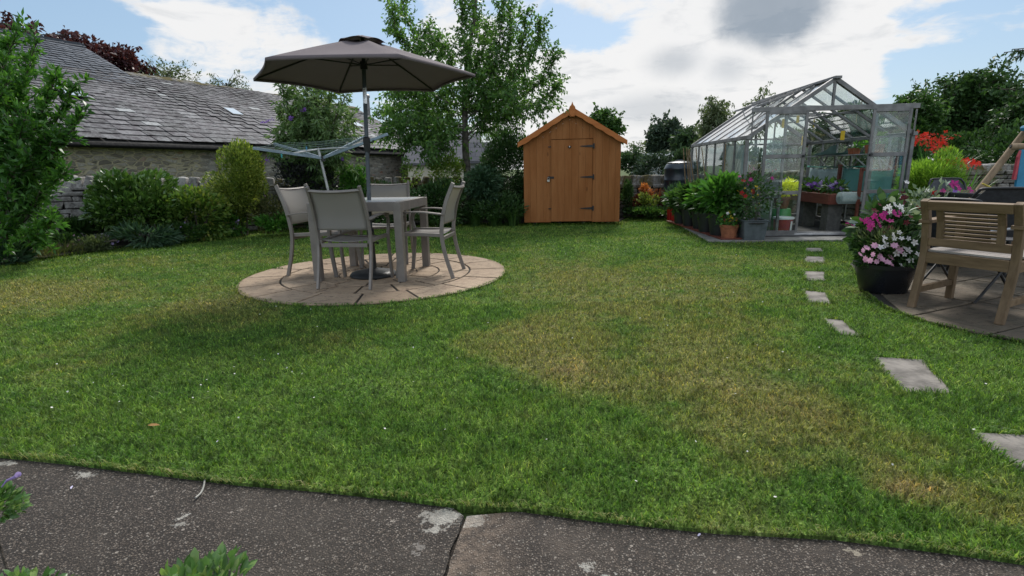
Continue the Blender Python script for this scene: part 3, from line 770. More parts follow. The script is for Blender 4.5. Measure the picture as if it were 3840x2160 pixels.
G['box'] = leafmat('box_leaf', (.045, .10, .03), (.08, .16, .045), (.19, .26, .07), .32, .25, spec=.5, patch=18)
def petal(name, c, c2=None):
    M[name] = leafmat(name, c2 or tuple(a * .6 for a in c), c, tuple(min(1, a * 1.25) for a in c), .6, .35, 1.0, gain=1.0, tb=1.0)
petal('p_red', (.42, .015, .02)); petal('p_scarlet', (.62, .018, .005)); petal('p_pink', (.62, .13, .34), (.45, .05, .22)); petal('p_magenta', (.42, .02, .20)); petal('p_white', (.75, .73, .72), (.6, .55, .6))
petal('p_violet', (.26, .11, .50), (.16, .03, .26)); petal('p_lilac', (.42, .32, .60)); petal('p_yellow', (.70, .48, .02)); petal('p_palepink', (.66, .36, .50), (.5, .2, .4)); petal('p_darkred', (.10, .008, .015)); petal('p_bluewhite', (.5, .5, .72))
def flowers(name, P, size, mat, root, n=5, rg=RG, face=(0, -1, .6)):
    """flower heads: five or so petals round each point"""
    Vs, Fs, k = [], [], 0; P = np.array(P); f = np.array(face, float)
    for p in P:
        ax = f + unit(1, rg)[0] * .6; ax /= np.linalg.norm(ax); a = np.cross(ax, [.3, .2, 1.0]); a /= np.linalg.norm(a); b = np.cross(ax, a); s = size * rg.uniform(.75, 1.2)
        th = np.arange(n) / n * 2 * PI + rg.uniform(0, 6)
        D = np.cos(th)[:, None] * a + np.sin(th)[:, None] * b + ax * .25
        S = np.cross(D, ax); S /= np.linalg.norm(S, axis=1)[:, None]
        w_ = s * .62; q0 = np.repeat(p[None], n, 0); mid = q0 + D * s * .55
        V = np.stack([q0, mid + S * w_ / 2, q0 + D * s - ax * s * .05, mid - S * w_ / 2], 1).reshape(-1, 3)
        Vs.append(V); Fs.append(np.arange(n * 4).reshape(-1, 4) + k); k += n * 4
    loc = np.array(root.location) if root is not None else 0
    return quads(name, np.concatenate(Vs) - loc, np.concatenate(Fs), mat, root)
def blades(root, name, c, n, H, W, mat, rg, spread=.1, arch=.8, seg=5, loc=True):
    """strap leaves arching out of a clump"""
    Vs, Fs = [], []; k = 0
    for i in range(n):
        a = rg.uniform(0, 2 * PI); h = H * rg.uniform(.6, 1.15); ar = arch * rg.uniform(.4, 1.2); b = np.array([c[0] + math.cos(a) * spread * rg.random(), c[1] + math.sin(a) * spread * rg.random(), c[2]])
        d = np.array([math.cos(a), math.sin(a), 0]); s = np.array([-d[1], d[0], 0]); row = []
        for j in range(seg + 1):
            t = j / seg; p = b + d * h * ar * t * t * .8 + np.array([0, 0, h * (t - .42 * ar * t ** 2.6)]); w_ = W * (1 - t ** 2.2) * (.5 + t) + .0006
            row += [p - s * w_ / 2, p + s * w_ / 2]
        Vs.append(np.array(row)); Fs.append(np.array([[k + 2 * j, k + 2 * j + 1, k + 2 * j + 3, k + 2 * j + 2] for j in range(seg)])); k += 2 * seg + 2
    loc_ = np.array(root.location) if root is not None else 0
    return quads(name, np.concatenate(Vs) - loc_, np.concatenate(Fs), mat, root)

# ================================================================ stone walls and buildings
SG = ((0, (.055, .05, .046)), (.35, (.11, .10, .092)), (.7, (.17, .16, .145)), (1, (.26, .25, .235)))
M['drystone'] = islands('drystone', SG, .88, 9, .55, 1.0, .02, dirt=((.36, .36, .34), 7, .58, .6), moss=((.07, .065, .015), 2.2, .60))
M['mossy'] = islands('mossy_stone', ((0, (.045, .04, .032)), (.5, (.09, .08, .062)), (.88, (.13, .12, .10)), (1, (.33, .32, .31))), .9, 9, .35, 1.0, .03, moss=((.10, .080, .014), 2.6, .42))
M['gap'] = plain('wall_core', (.010, .009, .008), .95)
def drystone(name, label, pts, mat, thick=.42, cope=.2, seed=3, group=None):
    """pts: [(x, y, top_z)]; courses of rough stones with upright cope stones"""
    rr = random.Random(seed); b, cp, core = MB(), MB(), MB()
    root = thing(name, label, 'wall', (pts[0][0], pts[0][1], 0), 0, group)
    def stone(c, d, ax, ay, mb, jit=.16, round_top=False):
        vs = []
        for sx, sy, sz in ((-1, -1, -1), (1, -1, -1), (1, 1, -1), (-1, 1, -1), (-1, -1, 1), (1, -1, 1), (1, 1, 1), (-1, 1, 1)):
            k = .72 if (round_top and sz > 0) else 1
            p = c + ax * (sx * d[0] / 2 * (1 + rr.uniform(-jit, jit)) * (k if round_top else 1)) + ay * (sy * d[1] / 2 * (1 + rr.uniform(-jit, jit) * .5) * (k * .9 if round_top and sz > 0 else 1)) + Vector((0, 0, sz * d[2] / 2 * (1 + rr.uniform(-jit, jit))))
            vs.append(p)
        mb.add(vs, MB.BOXF)
    for (x0, y0, z0), (x1, y1, z1) in zip(pts[:-1], pts[1:]):
        A, B_ = Vector((x0, y0, 0)), Vector((x1, y1, 0)); L = (B_ - A).length; ax = (B_ - A).normalized(); ay = Vector((-ax.y, ax.x, 0))
        core.add([A + ay * s * thick * .42 + Vector((0, 0, z)) for s in (-1, 1) for z in (0, z0 - cope)] + [B_ + ay * s * thick * .42 + Vector((0, 0, z)) for s in (-1, 1) for z in (0, z1 - cope)],
                 [(0, 1, 5, 4), (2, 6, 7, 3), (1, 3, 7, 5), (0, 4, 6, 2), (0, 2, 3, 1), (4, 5, 7, 6)])
        z = 0
        zt = min(z0, z1) - cope
        while z < zt - .02:
            h = min(rr.uniform(.06, .13), zt - z + .02); x = -rr.uniform(0, .2)
            while x < L:
                w_ = rr.uniform(.10, .42) * (1.3 if rr.random() < .15 else 1); t = min(max((x + w_ / 2) / L, 0), 1); zz = z * (1 + ((z0 + (z1 - z0) * t - cope) / zt - 1))
                stone(A + ax * (x + w_ / 2) - ay * (thick / 2 - .06 + rr.uniform(-.02, .02)) + Vector((0, 0, zz + h / 2)), (w_ - .012, .16, h - .010), ax, ay, b)
                x += w_
            z += h
        x = 0
        while x < L:
            w_ = rr.uniform(.09, .24); t = min((x + w_ / 2) / L, 1); ztop = z0 + (z1 - z0) * t; hh = cope * rr.uniform(.88, 1.06)
            n0 = len(cp.v); cc = A + ax * (x + w_ / 2) + Vector((0, 0, ztop - cope + hh / 2 - .01))
            stone(cc, (w_ - .008, thick * .95, hh), ax, ay, cp, .12, True)
            Mx = Matrix.Translation(cc) @ Matrix.Rotation(rr.uniform(-.05, .22), 4, ay) @ Matrix.Translation(-cc); cp.xform(Mx, n0)
            x += w_
    core.build('wall_core', M['gap'], root, world=True)
    o = b.build('stonework', mat, root, bevel=.014, world=True); o2 = cp.build('cope_stones', mat, root, bevel=.022, world=True)
    return root
W0, W1, W2 = AT(-250, 437, 8.2), AT(180, 437, 9.16), AT(690, 440, 10.2)
drystone('garden_wall', 'grey dry stone garden wall with upright cope stones below the long slate roof', [(W0.x, 8.2, 1.12), (W1.x, 9.16, 1.07), (W2.x, 10.2, .97)], M['drystone'], seed=3)
drystone('garden_wall', 'mossy dark stretch of dry stone wall behind the table and the young tree', [(W2.x, 10.2, .97), (-1.2, 10.98, .92), (.6, 11.2, .9)], M['mossy'], seed=8, cope=.16)
drystone('garden_wall', 'mossy rough stone wall between the wooden shed and the water butt', [(.6, 11.2, .9), (2.77, 11.35, .88), (5.8, 11.6, .86)], M['mossy'], seed=12, cope=.22)

# ---- long slate-roofed barn
BU = Vector((.385, .923, 0)).normalized(); BN = Vector((-BU.y, BU.x, 0))
E0 = Vector((-10.4186, 13.0, 1.923)); BP = R(28)
BS = BN * math.cos(BP) + Vector((0, 0, math.sin(BP))); BNR = BU.cross(BS)          # up the slope, roof normal
if BNR.z < 0: BNR = -BNR
def roofpt(t, s, h=0.0): return E0 + BU * t + BS * s + BNR * h
barn = thing('stone_barn', 'long low stone barn with a big slate roof beyond the garden wall', 'barn', (E0.x, E0.y, 0))
m, nt = nt_of('barn_stone'); q = N(nt)
tcx = q('ShaderNodeTexCoord').outputs['Object']
rot = q('ShaderNodeVectorRotate', {'Vector': tcx, 'Axis': (0, 0, 1), 'Angle': -math.atan2(BU.y, BU.x)}, rotation_type='AXIS_ANGLE').outputs[0]
wv = q.vmath('ADD', q.vmath('MULTIPLY', rot, (3.8, 0, 10.5)), q.vmath('SCALE', q.vmath('SUBTRACT', q.noise(rot, 2.0, 4, out=1), (.5, .5, .5)), scale=1.0))
vo = q('ShaderNodeTexVoronoi', {'Vector': wv, 'Scale': 1.0, 'Randomness': .9}); ve = q('ShaderNodeTexVoronoi', {'Vector': wv, 'Scale': 1.0, 'Randomness': .9}, feature='DISTANCE_TO_EDGE')
rnd = q('ShaderNodeSeparateXYZ', {0: vo.outputs['Color']})
c = q.ramp(rnd.outputs[0], ((0, (.11, .10, .085)), (.3, (.19, .17, .14)), (.6, (.26, .235, .20)), (.93, (.34, .32, .28)), (.98, (.22, .10, .065)), (1, (.20, .09, .06))))
c = q.mix(q.math('MULTIPLY', q.maprange(q.noise(rot, 18, 6, .7), .4, .7), .5), c, (.10, .09, .08))
sx = q('ShaderNodeSeparateXYZ', {0: rot}).outputs[0]
pinkish = q.maprange(sx, 3.4, 3.6)
c = q.mix(q.maprange(ve.outputs['Distance'], .13, .04), c, q.mix(pinkish, (.32, .285, .20), (.21, .20, .18)))
q.out(q.bsdf(c, .9, 0, .2, q.bump(q.maprange(ve.outputs['Distance'], .02, .15), .7, .03))); M['barn_stone'] = m
def wallquad(mb, a, b, z0, z1, th, nrm):
    n3 = Vector(nrm) * th; P = [Vector((p.x, p.y, z)) + o for z in (z0, z1) for p, o in ((a, Vector()), (b, Vector()), (b, n3), (a, n3))]
    mb.add(P, MB.BOXF)
wa = MB(); T1 = 16.6
s0, s1 = E0 + BU * -6 + BN * .18, E0 + BU * 16.35 + BN * .18
wallquad(wa, s0, s1, 0, 1.90, .4, BN)
wa.build('wall', M['barn_stone'], barn, world=True)
# right gable
LOW, HI, TV = 5.15, 7.4, 4.55                            # slope lengths of low and high roofs, verge of the high roof
gb = MB(); gw = [s1 + Vector((0, 0, -1.923)), s1 + BN * (2 * LOW * math.cos(BP) - .4) + Vector((0, 0, -1.923))]
gb_p = [Vector((gw[0].x, gw[0].y, 0)), Vector((gw[1].x, gw[1].y, 0)), Vector((gw[1].x, gw[1].y, 1.9)), roofpt(16.35, LOW - .1, -.06), Vector((gw[0].x, gw[0].y, 1.9))]
gb.add(gb_p + [p - BU * .4 for p in gb_p], [(0, 1, 2, 3, 4), (9, 8, 7, 6, 5)] + [(i, i + 5, (i + 1) % 5 + 5, (i + 1) % 5) for i in range(5)])
gb.build('gable_wall', M['barn_stone'], barn, world=True)
M['slate'] = islands('slate', ((0, (.018, .015, .019)), (.4, (.040, .034, .041)), (.75, (.066, .057, .066)), (.96, (.105, .096, .105)), (1, (.30, .31, .31))), .7, 5, .3, .8, .02, spec=.15, dirt=((.26, .27, .27), 3.2, .60, .45))
M['slate_blue'] = islands('slate_blue', ((0, (.038, .043, .054)), (.5, (.060, .068, .083)), (1, (.092, .102, .120))), .5, 5, .25, .5, .012, spec=.3)
def slates(t0, t1, smax, mat, s_from=0.0, seed=4, w0=.62, w1=.36, c0=.33, c1=.17, edge=None):
    b = MB(); rr = random.Random(seed); s = 0.0
    while s < smax:
        f = s / smax; ch = c0 + (c1 - c0) * min(1, f * 1.2); wd = w0 + (w1 - w0) * min(1, f * 1.2)
        if s >= s_from - 1e-6:
            t = t0 + rr.uniform(-.3, 0)
            while t < t1:
                w_ = wd * rr.uniform(.7, 1.3); ta, tb = max(t, t0), min(t + w_, t1)
                if tb - ta > .05:
                    sag = .07 - .05 * math.sin(ta * .45 + .5) - .02 * math.sin(ta * 1.3 + s)
                    th = .010 * rr.uniform(.8, 1.3); lift = .034; s2 = min(s + ch * 1.5, smax + .02); j = rr.uniform(-.018, .012); yaw = rr.uniform(-.008, .008)
                    P = [roofpt(ta + .011, s + j - yaw, lift + sag), roofpt(tb - .011, s + j + yaw, lift + sag + rr.uniform(-.006, .008)), roofpt(tb - .011, s2, .006 + sag), roofpt(ta + .011, s2, .006 + sag)]
                    P += [p + BNR * th for p in P]
                    b.add(P, MB.BOXF)
                t += w_
        s += ch
    return b
# underlay, then slates: a big-slate lower part, and blue slate above on the taller end
ul = MB(); ul.add([roofpt(-6, -.12, 0), roofpt(T1, -.12, -.0), roofpt(T1, LOW, -.0), roofpt(-6, LOW, -.0)] + [roofpt(-6, -.12, -.1), roofpt(T1, -.12, -.1), roofpt(T1, LOW, -.1), roofpt(-6, LOW, -.1)], [tuple(reversed(f)) for f in MB.BOXF])
ul.add([roofpt(-6, LOW, -.02), roofpt(TV, LOW, -.02), roofpt(TV, HI, -.02), roofpt(-6, HI, -.02)] + [roofpt(-6, LOW, -.12), roofpt(TV, LOW, -.12), roofpt(TV, HI, -.12), roofpt(-6, HI, -.12)], [tuple(reversed(f)) for f in MB.BOXF])
back = BN * math.cos(BP) - Vector((0, 0, math.sin(BP)))
for ta, tb, sl_ in ((TV, T1, LOW), (-6, TV, HI)):
    P = [roofpt(ta, sl_, -.02), roofpt(tb, sl_, -.02), roofpt(tb, sl_, -.02) + back * sl_, roofpt(ta, sl_, -.02) + back * sl_]
    ul.add(P + [p - Vector((0, 0, .1)) for p in P], [tuple(reversed(f)) for f in MB.BOXF])
P = [roofpt(TV, 0, 0) + Vector((0, 0, -.05)), roofpt(TV, HI, -.05), roofpt(TV, HI, -.05) + back * HI]
ul.add(P + [p - BU * .1 for p in P], [(0, 1, 2), (5, 4, 3)])
roof = ul.build('roof', M['gap'], barn, world=True)
slates(-6, T1, LOW, M['slate'], seed=4).build('slates', M['slate'], roof, world=False).location = -Vector(barn.location)
so_ = slates(-6, TV, HI, None, s_from=LOW - .9, seed=6, w0=.5, w1=.34, c0=.26, c1=.19)
o = so_.build('slates', M['slate_blue'], roof); o.location = -Vector(barn.location); o['label'] = 'smaller blue-grey slates on the higher end of the roof'
b = MB()
t = -6
while t < TV - .02: b.bar(roofpt(t, HI, .06), roofpt(min(t + .55, TV), HI, .06 + .02), .28, .05, tuple(BNR)); b.bar(roofpt(t, HI, .10), roofpt(min(t + .55, TV), HI, .12), .05, .09, (0, 0, 1)); t += .55
o = b.build('ridge_tiles', M['slate_blue'], barn, world=True)
b = MB(); rr = random.Random(3); t = TV
while t < T1: b.bar(roofpt(t, LOW, .03 + rr.uniform(0, .05)), roofpt(min(t + .4, T1), LOW, .03 + rr.uniform(0, .05)), .30, .10 + rr.uniform(0, .05), tuple(BNR)); t += .4
b.build('ridge_stones', M['mossy'], barn, bevel=.02, world=True)
b = MB(); b.tube([roofpt(-6, -.14, -.03) + Vector((0, 0, -.03)), roofpt(T1, -.14, -.03) + Vector((0, 0, -.03))], .06, 8); b.bar(roofpt(-6, -.02, -.12), roofpt(T1, -.02, -.12), .03, .12)
b.build('gutter', plain('gutter_black', (.012, .012, .013), .85, spec=.1), barn, smooth=True, world=True)
M['skylight'] = plain('skylight_glass', (.45, .52, .58), .12, 0, .05, 3, spec=.9)
for (x, y, w_, h_) in ((585, 290, .42, .50), (178, 243, .55, .55), (893, 318, .5, .6)):
    r_ = RAY(x, y); P = CO + r_ * (((E0 - CO) @ BNR) / (r_ @ BNR)); t = (P - E0) @ BU; s = (P - E0) @ BS
    f_ = MB(); A = [roofpt(t + a, s + c_, .125) for a, c_ in ((-w_ / 2 - .03, -h_ / 2 - .03), (w_ / 2 + .03, -h_ / 2 - .03), (w_ / 2 + .03, h_ / 2 + .03), (-w_ / 2 - .03, h_ / 2 + .03))]
    f_.add(A + [p + BNR * .03 for p in A], MB.BOXF); fo = f_.build('skylight', M['black_metal'], barn, world=True)
    f_ = MB(); A = [roofpt(t + a, s + c_, .157) for a, c_ in ((-w_ / 2, -h_ / 2), (w_ / 2, -h_ / 2), (w_ / 2, h_ / 2), (-w_ / 2, h_ / 2))]
    f_.add(A + [p + BNR * .008 for p in A], MB.BOXF); po = f_.build('pane', M['skylight'], fo); po.location = -Vector(barn.location)
# flue beyond the roof
fl = MB(); a = AT(931, 350, 30); t = AT(931, 246, 30); fl.tube([(a.x, 30, 0), (a.x, 30, t.z)], .12, 10); fl.lathe([(.16, 0), (.16, .12), (.05, .2)], 10, (a.x, 30, t.z))
tag(fl.build('flue_pipe', M['grey_metal'], smooth=True, world=True), 'tall grey metal flue rising behind the barn roof beside the parasol pole', 'flue')

# ---- house with a cream gable behind the young tree, and a small outbuilding
M['cream'] = plain('cream_render', (.50, .46, .38), .9, 0, .12, 3, .2)
def gable_house(name, label, xr, yb_, Y, wdt, dep, eave, ridge, wallm, roofm, cat='house', rz=0.0, wins=()):
    c = AT(xr, yb_, Y); root = thing(name, label, cat, (c.x, Y, 0), rz)
    wb = MB(); wb.box((-wdt / 2, dep / 2, eave / 2), (wdt, dep, eave))
    wb.add([(-wdt, 0, eave), (0, 0, eave), (0, dep, eave), (-wdt, dep, eave), (0, dep / 2, ridge - .05), (-wdt, dep / 2, ridge - .05)], [(1, 2, 4), (0, 5, 3), (0, 1, 4, 5), (2, 3, 5, 4), (0, 3, 2, 1)])
    wb.build('wall', wallm, root)
    rb = MB()
    for s in (0, 1):
        y0 = -.2 if s == 0 else dep + .2
        P = [(-wdt - .2, y0, eave - .08), (.15, y0, eave - .08), (.15, dep / 2, ridge), (-wdt - .2, dep / 2, ridge)]
        rb.add(P + [(x, y, z + .1) for x, y, z in P], MB.BOXF)
    ro = rb.build('roof', roofm, root)
    for (x, z, w_, h_) in wins:
        f_ = MB().box((x, -.02, z), (w_ + .12, .06, h_ + .12)).build('window', M['white'], root)
        MB().box((x, -.06, z), (w_, .02, h_)).build('pane', M['skylight'], f_)
    return root, ro
m, nt = nt_of('roof_far'); q = N(nt); p = q('ShaderNodeTexCoord').outputs['Object']
br = q('ShaderNodeTexBrick', {'Vector': q.vmath('MULTIPLY', p, (1, 1, 1)), 'Color1': (.09, .09, .105), 'Color2': (.14, .135, .15), 'Mortar': (.05, .05, .055), 'Scale': 1.6, 'Mortar Size': .02, 'Row Height': .35, 'Brick Width': .7})
q.out(q.bsdf(q.mix(q.noise(p, 6, 5), br.outputs[0], (.10, .10, .11)), .9, 0, .1)); M['roof_far'] = m
gable_house('farmhouse', 'cream rendered house with grey slate roof glimpsed behind the young tree trunk', 1196, 440, 24, 3.0, 5, 1.35, 2.75, M['cream'], M['roof_far'])
gable_house('outbuilding', 'small grey outbuilding with a slate roof between the house and the dark hedge', 1240, 440, 21, .85, 1.4, 1.35, 2.0, plain('grey_render', (.22, .23, .25), .8), M['roof_far'], 'outbuilding')

# ================================================================ table, chairs, parasol
TR = math.atan2(-.12, .99)
TT = .016
table = thing('patio_table', 'square grey metal patio table with a frosted glass top under the parasol', 'table', (-1.395, 5.345, TT), TR)
TW, TH = .90, .745
m, nt = nt_of('frosted'); q = N(nt)
q.out(q.bsdf(q.mix(q.noise(q('ShaderNodeTexCoord').outputs['Object'], 3, 4), (.72, .76, .80), (.78, .82, .85)), .10, 0, .6)); M['frosted'] = m  # blue-white base colour stands in for sky reflected in the glass
b = MB(); h = TW / 2
for s in (-1, 1):
    b.box((0, s * (h - .012), TH - .045), (TW - .14, .024, .075)); b.box((s * (h - .012), 0, TH - .045), (.024, TW - .14, .075))
    b.box((0, s * (h - .035), TH - .004), (TW - .145, .07, .012)); b.box((s * (h - .035), 0, TH - .004), (.07, TW - .145, .012))
b.build('frame', M['taupe'], table, bevel=.002)
b = MB(); b.box((0, 0, TH - .0015), (TW - .142, TW - .142, .007)); b.build('tabletop', M['frosted'], table, bevel=.002)
for sx in (-1, 1):
    for sy in (-1, 1):
        MB().box((sx * (h - .036), sy * (h - .036), TH / 2), (.072, .072, TH)).build('leg', M['taupe'], table, bevel=.004)

m, nt = nt_of('sling'); q = N(nt)
p = q('ShaderNodeTexCoord').outputs['Object']
wv = q('ShaderNodeTexWave', {'Vector': p, 'Scale': 60.0}); wv2 = q('ShaderNodeTexWave', {'Vector': p, 'Scale': 60.0}, bands_direction='Z')
c = q.mix(q.math('MULTIPLY', q.math('ADD', wv.outputs[1], wv2.outputs[1]), .25), (.25, .235, .23), (.37, .355, .345))
b_ = q.bsdf(c, .7, 0, .3); t_ = q('ShaderNodeBsdfTranslucent', {0: (.60, .55, .38)})
mx = q('ShaderNodeMixShader', {0: .28, 1: b_.outputs[0], 2: t_.outputs[0]})
tp = q('ShaderNodeBsdfTransparent'); q.out(q('ShaderNodeMixShader', {0: .10, 1: mx.outputs[0], 2: tp.outputs[0]})); M['sling'] = m
def smooth_pts(P, n=10):
    """Catmull-Rom through P"""
    P = [Vector(p) for p in P]; P = [P[0] * 2 - P[1]] + P + [P[-1] * 2 - P[-2]]; out = []
    for i in range(1, len(P) - 2):
        for k in range(n):
            t = k / n; a, b, c, d = P[i - 1:i + 3]
            out.append(.5 * ((2 * b) + (c - a) * t + (2 * a - 5 * b + 4 * c - d) * t * t + (3 * b - a - 3 * c + d) * t ** 3))
    out.append(P[-2]); return out
def make_chair():
    root = thing('patio_chair', 'x', 'chair', (0, 0, TT))
    W_ = .245
    for s in (-1, 1):
        b = MB(); b.strip(smooth_pts([(s * W_, -.30, 0), (s * W_, -.235, .22), (s * W_, -.205, .42), (s * W_, -.225, .60)], 5), .022, .036)
        b.build('leg', M['taupe'], root, bevel=.003)
        b = MB(); b.strip(smooth_pts([(s * W_, .255, 0), (s * W_, .225, .25), (s * W_, .215, .42), (s * (W_ + .004), .235, .53), (s * (W_ + .01), .205, .605), (s * (W_ + .012), .15, .628)], 5), .024, .036)
        b.build('leg', M['taupe'], root, bevel=.003)
        b = MB(); b.strip(smooth_pts([(s * (W_ + .012), .20, .632), (s * (W_ + .012), 0, .640), (s * (W_ + .006), -.235, .615)], 5), .046, .014)
        b.build('armrest', M['taupe'], root, bevel=.003)
        b = MB(); b.strip(smooth_pts([(s * W_, -.225, .60), (s * (W_ - .004), -.265, .74), (s * (W_ - .012), -.335, .905)], 5), .022, .036)
        b.build('back_frame', M['taupe'], root, bevel=.003)
    b = MB()
    for s in (-1, 1): b.strip([(s * (W_ - .018), -.21, .415), (s * (W_ - .018), 0, .425), (s * (W_ - .018), .225, .425)], .026, .034)
    b.bar((-W_ + .03, -.212, .385), (W_ - .03, -.212, .385), .024, .034); b.bar((-W_ + .03, .222, .410), (W_ - .03, .222, .410), .024, .024)
    b.build('seat_frame', M['taupe'], root, bevel=.003)
    def sheet(fn, nu, nv, name):
        V = [fn(i / nu, j / nv) for j in range(nv + 1) for i in range(nu + 1)]; n = nu + 1
        Fq = [(j * n + i, j * n + i + 1, (j + 1) * n + i + 1, (j + 1) * n + i) for j in range(nv) for i in range(nu)]
        mb = MB(); mb.add(V, Fq); o = mb.build(name, M['sling'], root, smooth=True)
        so_ = o.modifiers.new('thick', 'SOLIDIFY'); so_.thickness = .003; return o
    sheet(lambda u, v: ((u - .5) * 2 * (W_ - .015), -.19 + .40 * v, .432 - .018 * math.sin(PI * u) - .006 * math.sin(PI * v)), 10, 6, 'seat')
    bk = smooth_pts([(0, -.222, .52), (0, -.232, .64), (0, -.268, .755), (0, -.325, .882)], 5)
    def bf(u, v):
        p = bk[min(int(round(v * (len(bk) - 1))), len(bk) - 1)]; return ((u - .5) * 2 * (W_ - .014), p.y + .0 - .035 * math.sin(PI * u) * (.35 + .65 * v), p.z - .012 * math.sin(PI * u) * v)
    sheet(bf, 10, 15, 'backrest')
    b = MB(); b.strip(smooth_pts([(-W_ + .012, -.325, .868), (-.12, -.350, .860), (0, -.358, .857), (.12, -.350, .860), (W_ - .012, -.325, .868)], 4), .020, .026, (0, .4, 1)); b.build('top_rail', M['taupe'], root, bevel=.003)
    return root
ch0 = make_chair()
CH_ = [((-1.453, 4.872), (.14, .99), 'grey sling patio chair with its back to the viewer, seen lit through its mesh'),
       ((-1.93, 5.45), (.97, -.25), 'grey sling patio chair at the left side of the square table'),
       ((-.83, 5.26), (-.99, .13), 'grey sling patio chair at the right of the table, seen from its side'),
       ((-1.43, 6.08), (.06, -1), 'grey sling patio chair on the far side of the table, facing the viewer')]
for i, (p, f, lb) in enumerate(CH_):
    o = ch0 if i == 0 else copy_tree(ch0)
    o.location = (p[0], p[1], TT); o.rotation_euler.z = math.atan2(f[1], f[0]) - PI / 2
    tag(o, lb, 'chair', 'patio chairs round the table')
# a small bundle on the left chair
cb = MB(); c_ = AT(820, 578, 5.55); cb.lathe([(.004, -.018), (.034, -.014), (.044, .003), (.034, .024), (.008, .034)], 12, (0, 0, 0)); o = cb.build('cloth_bundle', plain('bundle', (.62, .55, .60), .8, 0, .2, 25, .5, c2=(.55, .15, .25)), smooth=True)
o.location = (-1.90, 5.54, TT + .44); tag(o, 'small pink and white bundle left on the seat of the left patio chair', 'bundle')

M['pole_blue'] = plain('pole_paint', (.050, .062, .072), .4, .3, .1, 10)
m, nt = nt_of('canopy'); q = N(nt); p = q('ShaderNodeTexCoord').outputs['Object']
c = q.mix(q.noise(p, 4, 5, .6), (.165, .138, .146), (.215, .18, .19)); b_ = q.bsdf(c, .85, 0, .2, q.bump(q.noise(p, 3, 3), .25, .02)); t_ = q('ShaderNodeBsdfTranslucent', {0: (.06, .052, .055)})
q.out(q('ShaderNodeMixShader', {0: .25, 1: b_.outputs[0], 2: t_.outputs[0]})); M['canopy'] = m
par = thing('parasol', 'open dark taupe parasol standing through the centre of the square table', 'parasol', (-1.375, 5.354, TT))
BASE = Vector((-1.39, 5.21, TT)); par.location = BASE
b = MB(); b.lathe([(.225, 0), (.232, .014), (.215, .036), (.15, .052), (.07, .068), (.045, .075)], 36, (0, 0, 0)); b.build('base', M['black_plastic'], par, smooth=True)
b = MB(); b.lathe([(.036, .07), (.034, .20), (.030, .40), (.036, .41), (.036, .46), (.026, .47)], 16); b.tube([(.03, 0, .33), (.06, 0, .33)], .006, 6); b.lathe([(.012, -.014), (.012, .014)], 8, (.062, 0, .33)); b.build('base_tube', M['black_plastic'], par, smooth=True)
def PW(x, y, z): return Vector((x, y, z)) - BASE
Ptop = PW(-1.358, 5.354, 2.28); Pj = PW(-1.365, 5.31, 1.84); P0 = Vector((0, 0, .40))
b = MB(); b.tube([P0, P0.lerp(Pj, (1.745 - .4) / (Pj.z - .4) if 0 else .88)], .0195, 14); lo_end = P0.lerp(Pj, .88); b.build('lower_pole', M['pole_blue'], par, smooth=True)
b = MB(); b.tube([lo_end, P0.lerp(Pj, .985)], .0185, 14); b.build('pole_joint', plain('bright_metal', (.75, .75, .74), .25, .9), par, smooth=True)
b = MB(); b.tube([P0.lerp(Pj, .98), Ptop], .019, 14); b.build('upper_pole', M['pole_blue'], par, smooth=True)
ck = P0.lerp(Pj, (1.30 - .4) / (1.84 - .4)); b = MB(); b.tube([ck + Vector((0, 0, -.11)), ck + Vector((0, 0, -.06)), ck + Vector((0, 0, .02)), ck + Vector((0, 0, .045)), ck + Vector((0, 0, .055))], [.021, .030, .034, .034, .022], 14)
cr = b.build('crank_housing', M['black_metal'], par, smooth=True)
b = MB(); b.tube([ck, ck + Vector((.05, .03, .005)), ck + Vector((.055, .033, .03))], .006, 6); b.build('crank_handle', M['black_metal'], cr)
Cc = PW(-1.372, 5.354, 0); RIM, APX, RR_ = 1.94 - BASE.z, 2.275 - BASE.z, 1.06
def cpt(a, t):                                     # canopy surface: angle, 0 apex..1 rim
    k = a / (PI / 3); fr = k - math.floor(k)
    a0 = math.floor(k) * PI / 3; e0 = Vector((math.cos(a0), math.sin(a0), 0)); e1 = Vector((math.cos(a0 + PI / 3), math.sin(a0 + PI / 3), 0))
    d = e0.lerp(e1, fr); cat_ = math.sin(PI * fr)
    z = APX + (RIM - APX) * (t ** 1.08) - .035 * math.sin(PI * t) * cat_ + .015 * cat_ * t
    return Cc + d * RR_ * t * (1 - .035 * cat_ * t * t) + Vector((0, 0, z))
nA, nT = 48, 10; mb = MB(); V = [cpt(2 * PI * i / nA, .14 + .86 * j / nT) for j in range(nT + 1) for i in range(nA)]
mb.add(V, [(j * nA + i, j * nA + (i + 1) % nA, (j + 1) * nA + (i + 1) % nA, (j + 1) * nA + i) for j in range(nT) for i in range(nA)])
